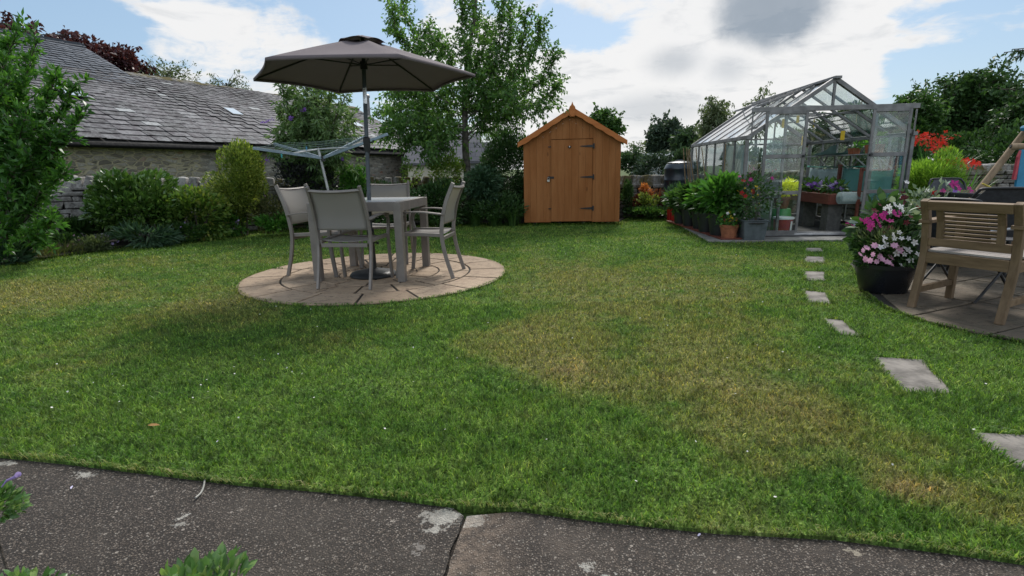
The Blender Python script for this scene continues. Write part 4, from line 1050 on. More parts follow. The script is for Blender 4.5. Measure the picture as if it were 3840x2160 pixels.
# short hem turned down at the edge
V = [cpt(2 * PI * i / nA, 1.0) for i in range(nA)]; V2 = [p + Vector((0, 0, -.022)) - (p - Cc).normalized() * .004 for p in V]
mb.add(V + V2, [(i, (i + 1) % nA, nA + (i + 1) % nA, nA + i) for i in range(nA)])
o = mb.build('canopy', M['canopy'], par, smooth=True); sm = o.modifiers.new('thick', 'SOLIDIFY'); sm.thickness = .002; sm.offset = 0
mb = MB(); nA2, nT2 = 48, 6; V = []
for j in range(nT2 + 1):
    for i in range(nA2):
        t = .03 + .185 * j / nT2; p = cpt(2 * PI * i / nA2, t); k = (2 * PI * i / nA2) / (PI / 3); fr = k - math.floor(k)
        V.append(p + Vector((0, 0, .030 + .042 * math.sin(PI * fr) * (j / nT2) - .012 * (j / nT2))))
mb.add(V, [(j * nA2 + i, j * nA2 + (i + 1) % nA2, (j + 1) * nA2 + (i + 1) % nA2, (j + 1) * nA2 + i) for j in range(nT2) for i in range(nA2)]); mb.add([V[i] for i in range(nA2)], [tuple(range(nA2))])
o = mb.build('vent', M['canopy'], par, smooth=True); sm = o.modifiers.new('thick', 'SOLIDIFY'); sm.thickness = .002
hub = Ptop.lerp(Pj, (2.28 - 2.02) / .44)
mb = MB(); mb.tube([hub + Vector((0, 0, -.04)), hub + Vector((0, 0, .03))], .034, 12); mb.build('hub', M['black_metal'], par, smooth=True)
for k in range(6):
    a = k * PI / 3; mb = MB(); P = [cpt(a, t) + Vector((0, 0, -.014)) for t in (.03, .25, .5, .75, .985)]; mb.tube(P, .0075, 6); rb = mb.build('rib', M['black_metal'], par)
    mb = MB(); mb.tube([hub, cpt(a, .46) + Vector((0, 0, -.02))], .006, 6); mb.build('strut', M['black_metal'], rb)

# ================================================================ rotary clothes airer
HP = Vector((-2.62, 8.05, 0))
air = thing('clothes_airer', 'leaning rotary clothes airer with grey arms and green lines behind the chairs', 'clothes airer', tuple(HP))
pt = AT(800, 372, 8.0); pj = AT(812, 398, 8.0); top = pt; ax_ = (top - HP).normalized()
b = MB(); b.tube([HP, top], .019, 10); b.build('pole', M['alu'], air, smooth=True, world=True)
b = MB(); b.tube([pj - ax_ * .045, pj + ax_ * .03], .032, 10); b.build('hub', M['black_plastic'], air, smooth=True, world=True)
ends = [AT(636, 373, 7.45), AT(975, 338, 7.6), AT(915, 345, 9.1), AT(690, 362, 8.9)]
M['arm_grey'] = plain('arm_paint', (.22, .28, .34), .4, .4, .1, 8)
for e in ends:
    b = MB(); b.bar(pj, e, .032, .038); b.build('arm', M['arm_grey'], air, bevel=.003, world=True)
    b = MB(); b.tube([top - ax_ * .02, pj.lerp(e, .47)], .011, 6); b.build('brace', M['alu'], air, world=True)
b = MB(); rr = random.Random(3)
for k in range(7):
    t = .35 + .64 * k / 6
    for i in range(4):
        a, c = pj.lerp(ends[i], t) + Vector((0, 0, .02)), pj.lerp(ends[(i + 1) % 4], t) + Vector((0, 0, .02)); md = a.lerp(c, .5) + Vector((0, 0, -.02 - .015 * rr.random())); b.tube([a, a.lerp(md, .5) + Vector((0, 0, -.008)), md, c.lerp(md, .5) + Vector((0, 0, -.008)), c], .0019, 4)
b.build('line', plain('line_green', (.22, .30, .27), .5), air, world=True)
pg = pj.lerp(ends[0], .75).lerp(pj.lerp(ends[3], .75), .5)
for (px_, py_, cc, lb) in ((771, 372, (.03, .22, .40), 'blue plastic clothes peg left on the airer line'), (708, 388, (.03, .35, .38), 'turquoise clothes peg hanging near the left arm of the airer')):
    g_ = AT(px_, py_, 8.15); b = MB(); b.bar(g_ + Vector((-.006, 0, .02)), g_ + Vector((-.003, 0, -.05)), .012, .008); b.bar(g_ + Vector((.006, 0, .02)), g_ + Vector((.003, 0, -.05)), .012, .008)
    tag(b.build('clothes_peg', plain('peg_%d' % px_, cc, .5), world=True), lb, 'clothes peg', 'clothes pegs on the airer')

# ================================================================ wooden shed
S0, S1 = GP(1319, 568), GP(1557.5, 565.5); sd_ = (S1 - S0); SW = sd_.length; sr = math.atan2(sd_.y, sd_.x)
shed = thing('garden_shed', 'small orange-brown wooden garden shed with a closed door and scalloped bargeboards', 'shed', (S0.x, S0.y, 0), sr)
EH, RH, SD = 1.50, 2.03, 1.9
M['shed'] = wood('shed_wood', (.235, .086, .026), (.305, .124, .042), 1.6, 'Z', .65, .2, True, spec=.15)
M['shed_trim'] = wood('shed_trim', (.36, .120, .036), (.47, .175, .058), 1.6, 'X', .65, .2, spec=.15)
def gable_z(x): return EH + (RH - EH) * (1 - abs(x - SW / 2) / (SW / 2))
DX0, DX1, DZ = .495, 1.245, 1.53
def board(b, x0, x1, z0, top0, top1, y0, th):
    P = [(x0, y0, z0), (x1, y0, z0), (x1, y0 + th, z0), (x0, y0 + th, z0), (x0, y0, top0), (x1, y0, top1), (x1, y0 + th, top1), (x0, y0 + th, top0)]
    b.add(P, MB.BOXF)
rr = random.Random(5); b = MB(); x = 0.0; BW = .118
wallr = MB()
edges = [0]
while edges[-1] < SW - .02: edges.append(min(edges[-1] + BW, SW))
edges = sorted(set([round(e, 4) for e in edges] + [DX0, DX1, round(SW / 2, 4)]))
for x0, x1 in zip(edges[:-1], edges[1:]):
    if x1 - x0 < .003: continue
    z0 = .06
    if x0 >= DX0 - .001 and x1 <= DX1 + .001: z0 = DZ + .01
    board(wallr, x0 + .0012, x1 - .0012, z0, gable_z(x0), gable_z(x1), rr.uniform(0, .0015), .016)
wallr.box((SW / 2, .025, EH / 2 + .05), (SW - .02, .02, EH - .04)); wallr.box((.015, SD / 2, EH / 2 + .03), (.02, SD, EH - .06)); wallr.box((SW - .015, SD / 2, EH / 2 + .03), (.02, SD, EH - .06))
wallr.box((SW / 2, SD, EH / 2 + .03), (SW, .02, EH - .06)); board(wallr, 0, SW / 2, EH, EH, RH, SD - .01, .02); board(wallr, SW / 2, SW, EH, RH, EH, SD - .01, .02)
wallr.build('wall', M['shed'], shed, bevel=.0015)
b = MB(); x = DX0 + .006; n_ = 6; dw = (DX1 - DX0 - .012) / n_
for k in range(n_): b.box((x + dw * (k + .5), -.004 - rr.uniform(0, .001), (DZ + .075) / 2), (dw - .0022, .018, DZ - .075))
door = b.build('door', M['shed'], shed, bevel=.0012)
b = MB()
for z in (.31, .87, 1.41):
    hb = MB(); pts = [(DX1 + .03, z - .045), (DX1 + .03, z + .045), (DX1 + .004, z + .045), (DX1 + .004, z + .022), (DX1 - .19, z + .009), (DX1 - .235, z), (DX1 - .19, z - .009), (DX1 + .004, z - .022), (DX1 + .004, z - .045)]
    vs = [(a, -.0215, c) for a, c in pts] + [(a, -.0165, c) for a, c in pts]; n = len(pts)
    hb.add(vs, [tuple(range(n)), tuple(range(n, 2 * n))[::-1]] + [(i, n + i, n + (i + 1) % n, (i + 1) % n) for i in range(n)])
    hb.tube([(DX1 + .012, -.022, z - .04), (DX1 + .012, -.022, z + .04)], .006, 8)
    for xx in (DX1 - .04, DX1 - .10, DX1 - .16, DX1 + .022): hb.lathe([(.004, 0), (.002, .002)], 6, (xx, -.022, z))
    hb.build('hinge', M['black_metal'], door)
for z in (.31, 1.41):
    MB().box((DX0 - .02, -.006, z), (.055, .012, .016)).build('turn_button', M['black_metal'], shed)
hb = MB(); hb.box((DX0 + .02, -.018, .87), (.075, .006, .038)); hb.box((DX0 - .035, -.006, .87), (.03, .012, .05)); hs = hb.build('hasp', M['black_metal'], door)
hb = MB(); hb.box((DX0 - .045, -.026, .815), (.045, .018, .038)); hb.tube([(DX0 - .062, -.026, .83), (DX0 - .062, -.026, .865), (DX0 - .045, -.026, .878), (DX0 - .028, -.026, .865), (DX0 - .028, -.026, .83)], .0045, 6)
hb.build('padlock', plain('lock_steel', (.35, .35, .34), .3, .8), hs, bevel=.002)
# small round horseshoe-like plaque
hb = MB(); pc = (DX0 + .335, -.020, 1.405)
hb.tube([(pc[0] + .022 * math.cos(a), pc[1], pc[2] + .024 * math.sin(a)) for a in np.linspace(-2.1 + PI, 2.1 + PI, 9) - PI / 2 + PI], .006, 6); hb.lathe([(.003, 0), (.010, .004), (.010, .022), (.003, .026)], 10, (pc[0], pc[1], pc[2] - .013))
hb.build('door_plaque', M['black_metal'], door); 
hb = MB(); hb.lathe([(.002, 0), (.009, .005), (.008, .02), (.002, .026)], 8, (pc[0], pc[1] - .006, pc[2] - .012)); hb.build('plaque_bell', M['white'], door)
# roof and bargeboards
OH = .085; sl_ = (RH - EH) / (SW / 2); rb = MB()
for s in (-1, 1):
    xe = SW / 2 + s * (SW / 2 + OH); ze = EH - OH * sl_
    P = [(SW / 2, -.08, RH + .015), (xe, -.08, ze + .015), (xe, SD + .1, ze + .015), (SW / 2, SD + .1, RH + .015)]
    if s > 0: P = P[::-1]
    rb.add(P + [(x, y, z + .022) for x, y, z in P], [tuple(reversed(f)) for f in MB.BOXF] if s > 0 else MB.BOXF)
rb.build('roof', plain('roof_felt', (.05, .05, .048), .9, 0, .2, 30, .3), shed)
for s in (-1, 1):
    bb = MB(); n = 34; top, bot = [], []
    for i in range(n + 1):
        t = i / n; x = SW / 2 + s * t * (SW / 2 + OH + .01); zt = RH + .045 - t * (RH - EH + OH * sl_) ; w_ = .088 + .018 * abs(math.sin(t * PI * 5.5)) ** .7 - .0
        if t > .94: w_ = .085
        if t < .04: w_ = .15
        top.append((x, zt)); bot.append((x, zt - w_))
    for i in range(n):
        P = [(top[i][0], -.10, bot[i][1]), (top[i + 1][0], -.10, bot[i + 1][1]), (top[i + 1][0], -.082, bot[i + 1][1]), (top[i][0], -.082, bot[i][1]), (top[i][0], -.10, top[i][1]), (top[i + 1][0], -.10, top[i + 1][1]), (top[i + 1][0], -.082, top[i + 1][1]), (top[i][0], -.082, top[i][1])]
        bb.add(P, MB.BOXF)
    bb.build('bargeboard', M['shed_trim'], shed)
fb = MB(); pts = [(-.05, -.10), (-.058, -.02), (-.045, .02), (-.02, .045), (-.006, .085), (0, .10), (.006, .085), (.02, .045), (.045, .02), (.058, -.02), (.05, -.10), (.02, -.135), (0, -.15), (-.02, -.135)]
n = len(pts); fb.add([(SW / 2 + x, -.112, RH + .03 + z) for x, z in pts] + [(SW / 2 + x, -.1005, RH + .03 + z) for x, z in pts], [tuple(range(n))[::-1], tuple(range(n, 2 * n))] + [(i, (i + 1) % n, n + (i + 1) % n, n + i) for i in range(n)])
fb.build('finial', M['shed_trim'], shed)
b = MB()
for k in range(4): b.box((.2 + k * .45, SD / 2, .035), (.06, SD - .04, .07))
b.build('bearer', M['gap'], shed)

# ================================================================ greenhouse
GO, GW, GL = Vector((3.291, 7.538, .03)), 2.175, 2.85
GR = math.atan2(-.0705, .9975)
GE, GRZ, GRL = 1.37, 2.10, 1.69                       # eave, ridge, door rail heights above the footing
gh = thing('greenhouse', 'aluminium framed glass greenhouse with sliding doors open and roof vents raised', 'greenhouse', tuple(GO), GR)
def ghw(x, y, z): return Vector(gh.location) + Matrix.Rotation(GR, 3, 'Z') @ Vector((x, y, z))
def slope_pt(s, k, y, h=0.0):                        # s side (-1 left, 1 right), k 0 eave..1 ridge
    x = GW / 2 + s * (GW / 2) * (1 - k); z = GE + (GRZ - GE) * k
    n = Vector((s * (GRZ - GE), 0, GW / 2)).normalized(); return Vector((x, y, z)) + n * h
fr = MB(); e = .045
for x in (0, GW):
    for y in (0, GL): fr.box((x, y, GE / 2), (e, e, GE))
    fr.bar((x, 0, .03), (x, GL, .03), e, .06); fr.bar((x, -.06, GE), (x, GL, GE), .06, .05)
for y in (0, GL): fr.bar((0, y, .03), (GW, y, .03), e, .06)
fr.bar((0, GL, GE), (GW, GL, GE), .03, .03); fr.bar((0, 0, GE - .03), (.50, 0, GE - .03), .022, .018); fr.bar((1.65, 0, GE - .03), (GW, 0, GE - .03), .022, .018)
NB = 6
for s in (-1, 1):
    x = 0 if s < 0 else GW
    for k in range(1, NB):
        y = GL * k / NB; fr.bar((x, y, .05), (x, y, GE), .028, .034, (0, 1, 0)); fr.bar(slope_pt(s, 0, y), slope_pt(s, 1, y), .030, .034, (0, 0, 1))
    for y in (0, GL): fr.bar(slope_pt(s, 0, y), slope_pt(s, 1, y, .0), .06, .055, (0, 0, 1))
    fr.bar(slope_pt(s, .52, 0, -.03), slope_pt(s, .52, GL, -.03), .022, .022)
fr.bar((GW / 2, -.08, GRZ + .012), (GW / 2, GL + .03, GRZ + .012), .09, .035)
fr.bar((GW / 2, 0, GRL + .01), (GW / 2, 0, GRZ), .032, .032, (0, 1, 0)); fr.bar((GW / 2, GL, GE), (GW / 2, GL, GRZ), .03, .03, (0, 1, 0))
for x in (.50, 1.68): fr.box((x, .0, (GRL) / 2), (.034, .034, GRL))
for x in (.75, 1.5): fr.bar((x, GL, .05), (x, GL, GE + (GRZ - GE) * (.66)), .024, .024, (0, 1, 0))
# cross braces in the roof
fr.bar(slope_pt(-1, .55, .02), (GW / 2 + .32, .04, GRL + .05), .02, .02); fr.bar(slope_pt(1, .62, GL * .33), (GW / 2 - .35, GL * .33, GE + .32), .02, .02); fr.bar(slope_pt(-1, .52, GL * .5), slope_pt(1, .52, GL * .5), .022, .022)
fr.bar(slope_pt(-1, .45, GL * .17), slope_pt(1, .45, GL * .17), .022, .022)
fr.bar(slope_pt(-1, .1, GL * .83), slope_pt(1, .75, GL * .83), .018, .018)
fr.bar((GW, .1, .12), (GW, .85, 1.30), .022, .022, (1, 0, 0)); fr.bar((GW, .85, .12), (GW, .1, 1.30), .022, .022, (1, 0, 0))
fr.bar((GW, 1.5, .75), (GW, 1.0, 1.33), .02, .02, (1, 0, 0)); fr.bar((GW, 2.0, .75), (GW, 1.5, 1.33), .02, .02, (1, 0, 0)); fr.bar((GW, 2.5, .75), (GW, 2.0, 1.33), .02, .02, (1, 0, 0))
fr.build('frame', M['grey_metal'], gh, bevel=.003)
b = MB(); b.bar((.02, -.05, GRL + .035), (GW + .0, -.05, GRL + .035), .05, .062); b2 = MB(); b2.bar((.02, -.05, .03), (GW - .1, -.05, .03), .05, .03); b2.build('threshold', M['alu'], gh, bevel=.003)
for x in (.035, GW - .02): b.bar((x, -.045, GE), (x, -.045, GRL), .014, .022, (0, 1, 0))
b.build('door_rail', M['grey_metal'], gh, bevel=.003)
# panes: each bay of each side its own pane
for s in (-1, 1):
    x = 0 if s < 0 else GW
    for k in range(NB):
        y0, y1 = GL * k / NB + .018, GL * (k + 1) / NB - .018
        pb = MB(); pb.box((x, (y0 + y1) / 2, GE / 2 + .02), (.004, y1 - y0, GE - .10)); pb.build('pane', M['glass'], gh)
        vent = (s < 0 and k in (1, 3)) or (s > 0 and k == 2)
        pb = MB(); k1 = .50 if vent else .985; P = [slope_pt(s, .02, y0, .004), slope_pt(s, .02, y1, .004), slope_pt(s, k1, y1, .004), slope_pt(s, k1, y0, .004)]; P += [p + (slope_pt(s, 0, 0, 1) - slope_pt(s, 0, 0)) * .004 for p in P]
        pb.add(P, MB.BOXF); pb.build('roof_pane', M['roof_glass'], gh)
for y in (0, GL):
    for x0, x1 in ((.03, .48), (1.70, GW - .03)) if y == 0 else ((.03, .74), (.76, 1.49), (1.51, GW - .03)):
        pb = MB(); pb.box(((x0 + x1) / 2, y, GE / 2 + .02), (x1 - x0, .004, GE - .12)); pb.build('pane', M['glass'], gh)
    zb = GRL + .07 if y == 0 else GE + .02; f_ = (zb - GE) / (GRZ - GE)
    for s in (-1, 1):
        P = [(GW / 2 + s * .02, zb), (GW / 2 + s * GW / 2 * (1 - f_) * .96, zb), (GW / 2 + s * .02, GRZ - .03)]
        pb = MB(); pb.add([(a, y - .002, c) for a, c in P] + [(a, y + .002, c) for a, c in P], [(0, 1, 2), (5, 4, 3), (0, 3, 4, 1), (1, 4, 5, 2), (2, 5, 3, 0)]); pb.build('pane', M['glass'], gh)
# doors
for x0, x1, hx, lb in ((.20, .755, .735, None), (1.585, 2.085, 1.61, None)):
    b = MB(); y = -.07; t = .036
    for x in (x0 + t / 2, x1 - t / 2): b.box((x, y, (GRL + .05) / 2), (t, .024, GRL - .05))
    for z, h_ in ((.055, .06), (.61, .05), (1.105, .05), (GRL - .01, .04)): b.box(((x0 + x1) / 2, y, z), (x1 - x0 - 2 * t, .022, h_))
    d = b.build('door', M['grey_metal'], gh, bevel=.002)
    for z0, z1 in ((.09, .58), (.64, 1.075), (1.135, GRL - .035)): MB().box(((x0 + x1) / 2, y, (z0 + z1) / 2), (x1 - x0 - 2 * t, .004, z1 - z0)).build('pane', M['glass'], d)
    hb = MB(); hb.tube([(hx, y - .012, 1.105), (hx, y - .045, 1.105)], .018, 10); hb.build('handle', M['black_plastic'], d)
# raised vents on the left slope
for y0, y1, lift in ((.50, .93, 13), (1.43, 1.88, 15)):
    b = MB(); hp = slope_pt(-1, .99, 0, .02); dr = (slope_pt(-1, .48, 0) - slope_pt(-1, .99, 0)); Ln = dr.length; dr = Matrix.Rotation(R(lift), 3, 'Y') @ dr.normalized()
    a = Vector((hp.x, y0, hp.z)); c = Vector((hp.x, y1, hp.z)); 
    for p in (a, c): b.bar(p, p + dr * Ln, .026, .022)
    b.bar(a, c, .03, .03); b.bar(a + dr * Ln, c + dr * Ln, .03, .02); v = b.build('roof_vent', M['grey_metal'], gh)
    P = [a, c, c + dr * Ln, a + dr * Ln]; nn_ = dr.cross(Vector((0, 1, 0))).normalized() * .004; pb = MB(); pb.add(P + [p + nn_ for p in P], MB.BOXF); pb.build('pane', M['roof_glass'], v)
    sb = MB(); mdp = (a + c) / 2 + dr * Ln * .95; sb.bar(mdp, slope_pt(-1, .5, (y0 + y1) / 2), .012, .012); sb.build('stay', M['alu'], v)
# ---- inside the greenhouse
fl_ = MB(); fl_.box((GW / 2, GL / 2, .004), (GW - .06, GL - .06, .006)); fo = fl_.build('floor', plain('dark_floor', (.045, .042, .04), .9, 0, .3, 8, .4), gh)
def gthing(name, label, cat, x, y, z, group=None, rz=0.0):
    p = ghw(x, y, z); return thing(name, label, cat, tuple(p), GR + rz, group)
st = gthing('staging', 'long red-brown timber staging trough on concrete blocks inside the greenhouse', 'staging', 1.36, .35, 0)
M['redwood'] = wood('red_timber', (.12, .032, .020), (.19, .055, .035), 2, 'Y', .6, .2)
M['block'] = plain('concrete_block', (.11, .105, .097), .95, 0, .15, 20, .6)
b = MB(); b.box((0, 1.2, .485), (.024, 2.4, .15)); b.box((.38, 0, .485), (.76, .024, .15)); b.box((.78, 1.2, .485), (.024, 2.4, .15)); b.build('side_board', M['redwood'], st, bevel=.002)
MB().box((.39, 1.2, .42), (.74, 2.36, .02)).build('shelf_board', M['redwood'], st)
for y in (.18, .95, 1.8): 
    MB().box((.14, y, .205), (.20, .20, .40)).build('support_block', M['block'], st, bevel=.006)
M['bubble'] = None
m, nt = nt_of('bubble_wrap'); q = N(nt); p = q('ShaderNodeTexCoord').outputs['Object']
vo = q('ShaderNodeTexVoronoi', {'Vector': p, 'Scale': 60.0}); c = q.mix(q.maprange(vo.outputs['Distance'], .1, .5), (.60, .66, .66), (.34, .40, .40))
b_ = q.bsdf(c, .25, 0, .5, q.bump(vo.outputs['Distance'], .7, .006)); t_ = q('ShaderNodeBsdfTranslucent', {0: (.55, .64, .64)}); tp = q('ShaderNodeBsdfTransparent', {0: (.9, .96, .96)})
q.out(q('ShaderNodeMixShader', {0: .25, 1: q('ShaderNodeMixShader', {0: .5, 1: b_.outputs[0], 2: t_.outputs[0]}).outputs[0], 2: tp.outputs[0]})); M['bubble'] = m
m, nt = nt_of('teal_fleece'); q = N(nt); p = q('ShaderNodeTexCoord').outputs['Object']; c = q.mix(q.noise(p, 4, 5), (.16, .42, .40), (.30, .55, .52))
q.out(q('ShaderNodeMixShader', {0: .45, 1: q.bsdf(c, .7).outputs[0], 2: q('ShaderNodeBsdfTranslucent', {0: (.22, .50, .46)}).outputs[0]})); M['teal'] = m
def hang(name, label, cat, pts, z0, z1, mat, group=None, wav=.015, parent=None):
    """hanging sheet following pts (greenhouse x, y)"""
    V = []; rr = random.Random(int(z0 * 100 + pts[0][1] * 10)); n = 16
    A, B_ = Vector((*pts[0], 0)), Vector((*pts[1], 0)); nr = (B_ - A).normalized().cross(Vector((0, 0, 1)))
    for j in range(7):
        for i in range(n + 1):
            t = i / n; p = A.lerp(B_, t) + nr * (wav * math.sin(t * 9 + j * .5)); z = z0 + (z1 - z0) * j / 6 - .025 * math.sin(PI * t) * (j / 6); V.append(ghw(p.x, p.y, z))
    mb = MB(); mb.add(V, [(j * (n + 1) + i, j * (n + 1) + i + 1, (j + 1) * (n + 1) + i + 1, (j + 1) * (n + 1) + i) for j in range(6) for i in range(n)])
    o = mb.build(name, mat, world=True, smooth=True); s_ = o.modifiers.new('t', 'SOLIDIFY'); s_.thickness = .003
    return tag(o, label, cat, group)
hang('bubble_sheet', 'pale bubble wrap sheet behind the far half of the purple flowers', 'sheet', ((2.10, 2.6), (2.12, 1.55)), .52, .93, M['bubble'], 'insulation sheets in the greenhouse')
hang('teal_sheet', 'teal fleece sheet hung behind the near half of the purple flowers', 'sheet', ((2.12, 1.50), (2.13, .62)), .50, .93, M['teal'], 'insulation sheets in the greenhouse')
hang('bubble_sheet', 'bubble wrap panel with teal tint just inside the right sliding door', 'sheet', ((1.70, .13), (2.08, .13)), .42, .90, M['teal'], 'insulation sheets in the greenhouse')
hang('bubble_sheet', 'bubble wrap hung inside the second pane of the left glass side', 'sheet', ((.045, .06), (.045, .45)), .72, 1.30, M['bubble'], 'insulation sheets in the greenhouse')
hang('bubble_sheet', 'bubble wrap hung inside the middle panes of the left glass side', 'sheet', ((.045, .50), (.045, .93)), .70, 1.31, M['bubble'], 'insulation sheets in the greenhouse')
hang('bubble_sheet', 'bubble wrap hung farthest back along the left glass side', 'sheet', ((.045, .98), (.045, 1.88)), .74, 1.31, M['bubble'], 'insulation sheets in the greenhouse')
hang('teal_net', 'strip of green netting drooping along the middle of the right glass side', 'net', ((2.05, 2.6), (2.06, .62)), .93, .965, plain('green_net', (.02, .22, .15), .6), None, .01)
tp_ = gthing('timber_post', 'short brown timber upright between the two sheets above the trough', 'post', 2.06, 1.5, .5)
MB().box((0, 0, .24), (.04, .06, .48)).build('stake', M['redwood'], tp_)
tp_ = gthing('timber_panel_frame', 'red-brown timber frame standing just inside the right sliding door', 'frame', 1.66, .16, 0)
b = MB(); b.box((0, 0, .68), (.04, .03, .50)); b.box((.40, 0, .70), (.035, .03, .42)); b.box((.20, 0, .90), (.42, .03, .025)); b.box((.2, 0, .60), (.38, .02, .015)); b.box((.2, 0, .44), (.42, .03, .03)); b.build('slat', M['redwood'], tp_)
b.v and None
for xx in (0, .4): MB().box((xx, 0, .215), (.035, .03, .43)).build('leg', M['redwood'], tp_)
rl = gthing('bubble_roll', 'thick roll of white bubble wrap lying on the near end of the trough', 'roll', 1.43, .22, .43)
b = MB(); b.tube([(0, 0, .08), (.64, .02, .08)], .085, 18); b.tube([(-.005, 0, .08), (.64, .02, .08)], .03, 10); b.build('sheet_roll', M['bubble'], rl, smooth=True)
# shelf along the right side
sh = gthing('shelf', 'narrow aluminium shelf high along the right side of the greenhouse', 'shelf', 1.86, .15, 1.12)
b = MB()
for k in range(4): b.box((k * .08, 1.2, 0), (.06, 2.45, .012))
b.build('slat', M['alu'], sh)
for k in range(5): 
    b = MB(); b.bar((.30, .12 + k * .56, -.24), (.02, .12 + k * .56, -.01), .016, .016); b.build('bracket', M['alu'], sh)
M['tray'] = plain('green_tray', (.012, .075, .060), .45, 0, .15, 8)
tr_ = gthing('seed_tray', 'dark green plastic potting tray with raised back resting on the shelf', 'tray', 1.98, 1.55, 1.13)
b = MB(); Wt, Lt = .38, .75
prof = [(-.5, .0), (-.32, .03), (-.1, .05), (.18, .09), (.24, .13), (.5, .15)]
V = []
for y, z in prof: V += [(-Wt / 2, y * Lt, z), (-Wt / 2, y * Lt, z * .15), (Wt / 2, y * Lt, z * .15), (Wt / 2, y * Lt, z)]
mb_f = [(4 * i + k, 4 * i + k + 1, 4 * i + 5 + k, 4 * i + 4 + k) for i in range(5) for k in range(3)]
V = [(x, -y, z) for x, y, z in V]
b.add(V, mb_f); o = b.build('tray_body', M['tray'], tr_); sm = o.modifiers.new('t', 'SOLIDIFY'); sm.thickness = .008
b = MB(); b.box((0, -.30, .010), (Wt + .03, .28, .012)); b.build('tray_lip', M['tray'], tr_)
def pot_mesh(mb, r, h, c=(0, 0, 0), rim=True, n=20, taper=.72):
    w_ = r * .10
    prof = [(r * taper, 0), (r * (taper + (1 - taper) * .78), h * .78)] + ([(r * .94, h * .80), (r * 1.0, h * .80), (r * 1.02, h), (r * .90, h), (r * .86, h * .86)] if rim else [(r, h), (r * .93, h), (r * .9, h * .9)])
    mb.lathe(prof, n, c); return mb
def potted(name, label, cat, P, r, h, potmat, leaf, n, L, W, fh, fr_, rz=0, group=None, rim=True, up=.5, fl=None, seed=1, droop=0, fpart='foliage', leafmode=leaf_quads, sq=0, stems=True, lobes=9, lr=.45, taper=.72, fshift=(0, 0)):
    rg = np.random.default_rng(seed); root = thing(name, label, cat, tuple(P), rz, group)
    b = MB()
    if sq: b.lathe([(r * taper, 0), (r * .97, h * .97), (r * 1.04, h * .97), (r * 1.04, h), (r * .9, h), (r * .88, h * .9)], 4, (0, 0, 0), rot=PI / 4, sq=0)
    else: pot_mesh(b, r, h, rim=rim, taper=taper)
    b.build('pot', potmat, root, smooth=not sq, bevel=.004 if sq else 0)
    b = MB(); b.lathe([(r * .86, h * .86), (r * .5, h * .90), (.001, h * .91)], 14, rot=PI / 4); b.build('compost', M['soil'], root)
    if n:
        c = np.array([P[0] + fshift[0], P[1] + fshift[1], P[2] + h + fh * .5]); Pn, D = blob_pts(c, (fr_, fr_, fh * .55), n, lobes, lr, .35, rg)
        D = D + unit(len(Pn), rg) * .6 + np.array([0, 0, up - droop]); V, Fq = leafmode(Pn, D, L, W, rg)
        Rm = np.array(Matrix.Rotation(-rz, 3, 'Z')); V = (V - np.array(P)) @ Rm.T
        quads(fpart, V, Fq, leaf, root)
        if stems:
            sb = MB(); rr = random.Random(seed)
            for k in range(5): a = rr.uniform(0, 6.28); sb.tube([(math.cos(a) * r * .3, math.sin(a) * r * .3, h * .88), (math.cos(a) * fr_ * .5 + fshift[0], math.sin(a) * fr_ * .5 + fshift[1], h + fh * .7)], [.006, .003], 5)
            sb.build('stem', M['bark'] if stems is True else stems, root)
    if fl:
        for (fm, nf, sz, zb) in fl:
            k = blob_pts((fshift[0], fshift[1], h + fh * .5), (fr_ * 1.0, fr_ * 1.0, fh * .56), nf * 6, lobes, lr, 0, rg)[0]
            k = k[(k[:, 2] > h + fh * zb)][:nf]
            if 0 < len(k) <= 14:
                for kk in k: flowers('flower', [kk], sz, M[fm], None, rg=rg).parent = root
            elif len(k): flowers('blossom', k, sz, M[fm], None, rg=rg).parent = root
    return root
# purple flowers in the trough: a row of pots
GB = 'purple flowering pot plants in the staging trough'
hues = ['p_violet', 'p_lilac', 'p_violet', 'p_lilac', 'p_violet', 'p_bluewhite', 'p_lilac', 'p_violet']
names_ = ['deep violet streptocarpus-like pot plant nearest the sliding door', 'lilac flowered pot plant second along the trough', 'dark purple flowered pot plant third along the trough', 'pink-lilac flowered pot plant beside the timber upright',
          'violet flowered pot plant past the timber upright', 'pale blue flowered pot plant towards the far end of the trough', 'lilac flowered pot plant near the far end of the trough', 'violet flowered pot plant at the far end of the trough']
names_[0] = 'deep violet flowered pot plant nearest the sliding door'
for k in range(8):
    p = ghw(1.56 + .05 * (k % 2), .62 + k * .27, .43)
    potted('pot_plant', names_[k], 'pot plant', p, .085, .13, M['terracotta'], G['mid'], 100, .11, .045, .16, .16, group=GB, seed=40 + k, fl=[(hues[k], 34, .038, .30), ('p_violet' if k % 2 else 'p_lilac', 15, .034, .3)], up=.1, stems=False)
# pots on the shelf
for k, (y, r, lb, nlf) in enumerate(((.30, .075, 'terracotta pot with a leafy seedling at the near end of the shelf', 90), (.50, .075, 'second terracotta pot from the near end of the shelf', 50), (.84, .055, 'small terracotta pot with white flowers beside the green tray', 40), (.98, .055, 'small bare terracotta pot touching the green tray', 8))):
    potted('shelf_pot', lb, 'pot', ghw(1.93, y, 1.13), r, r * 1.6, M['terracotta'], G['lush'], nlf, .06, .025, .16 if k == 0 else .06, .08, group='terracotta pots on the greenhouse shelf', seed=60 + k, fl=[('p_white', 5, .016, .3)] if k == 2 else None)
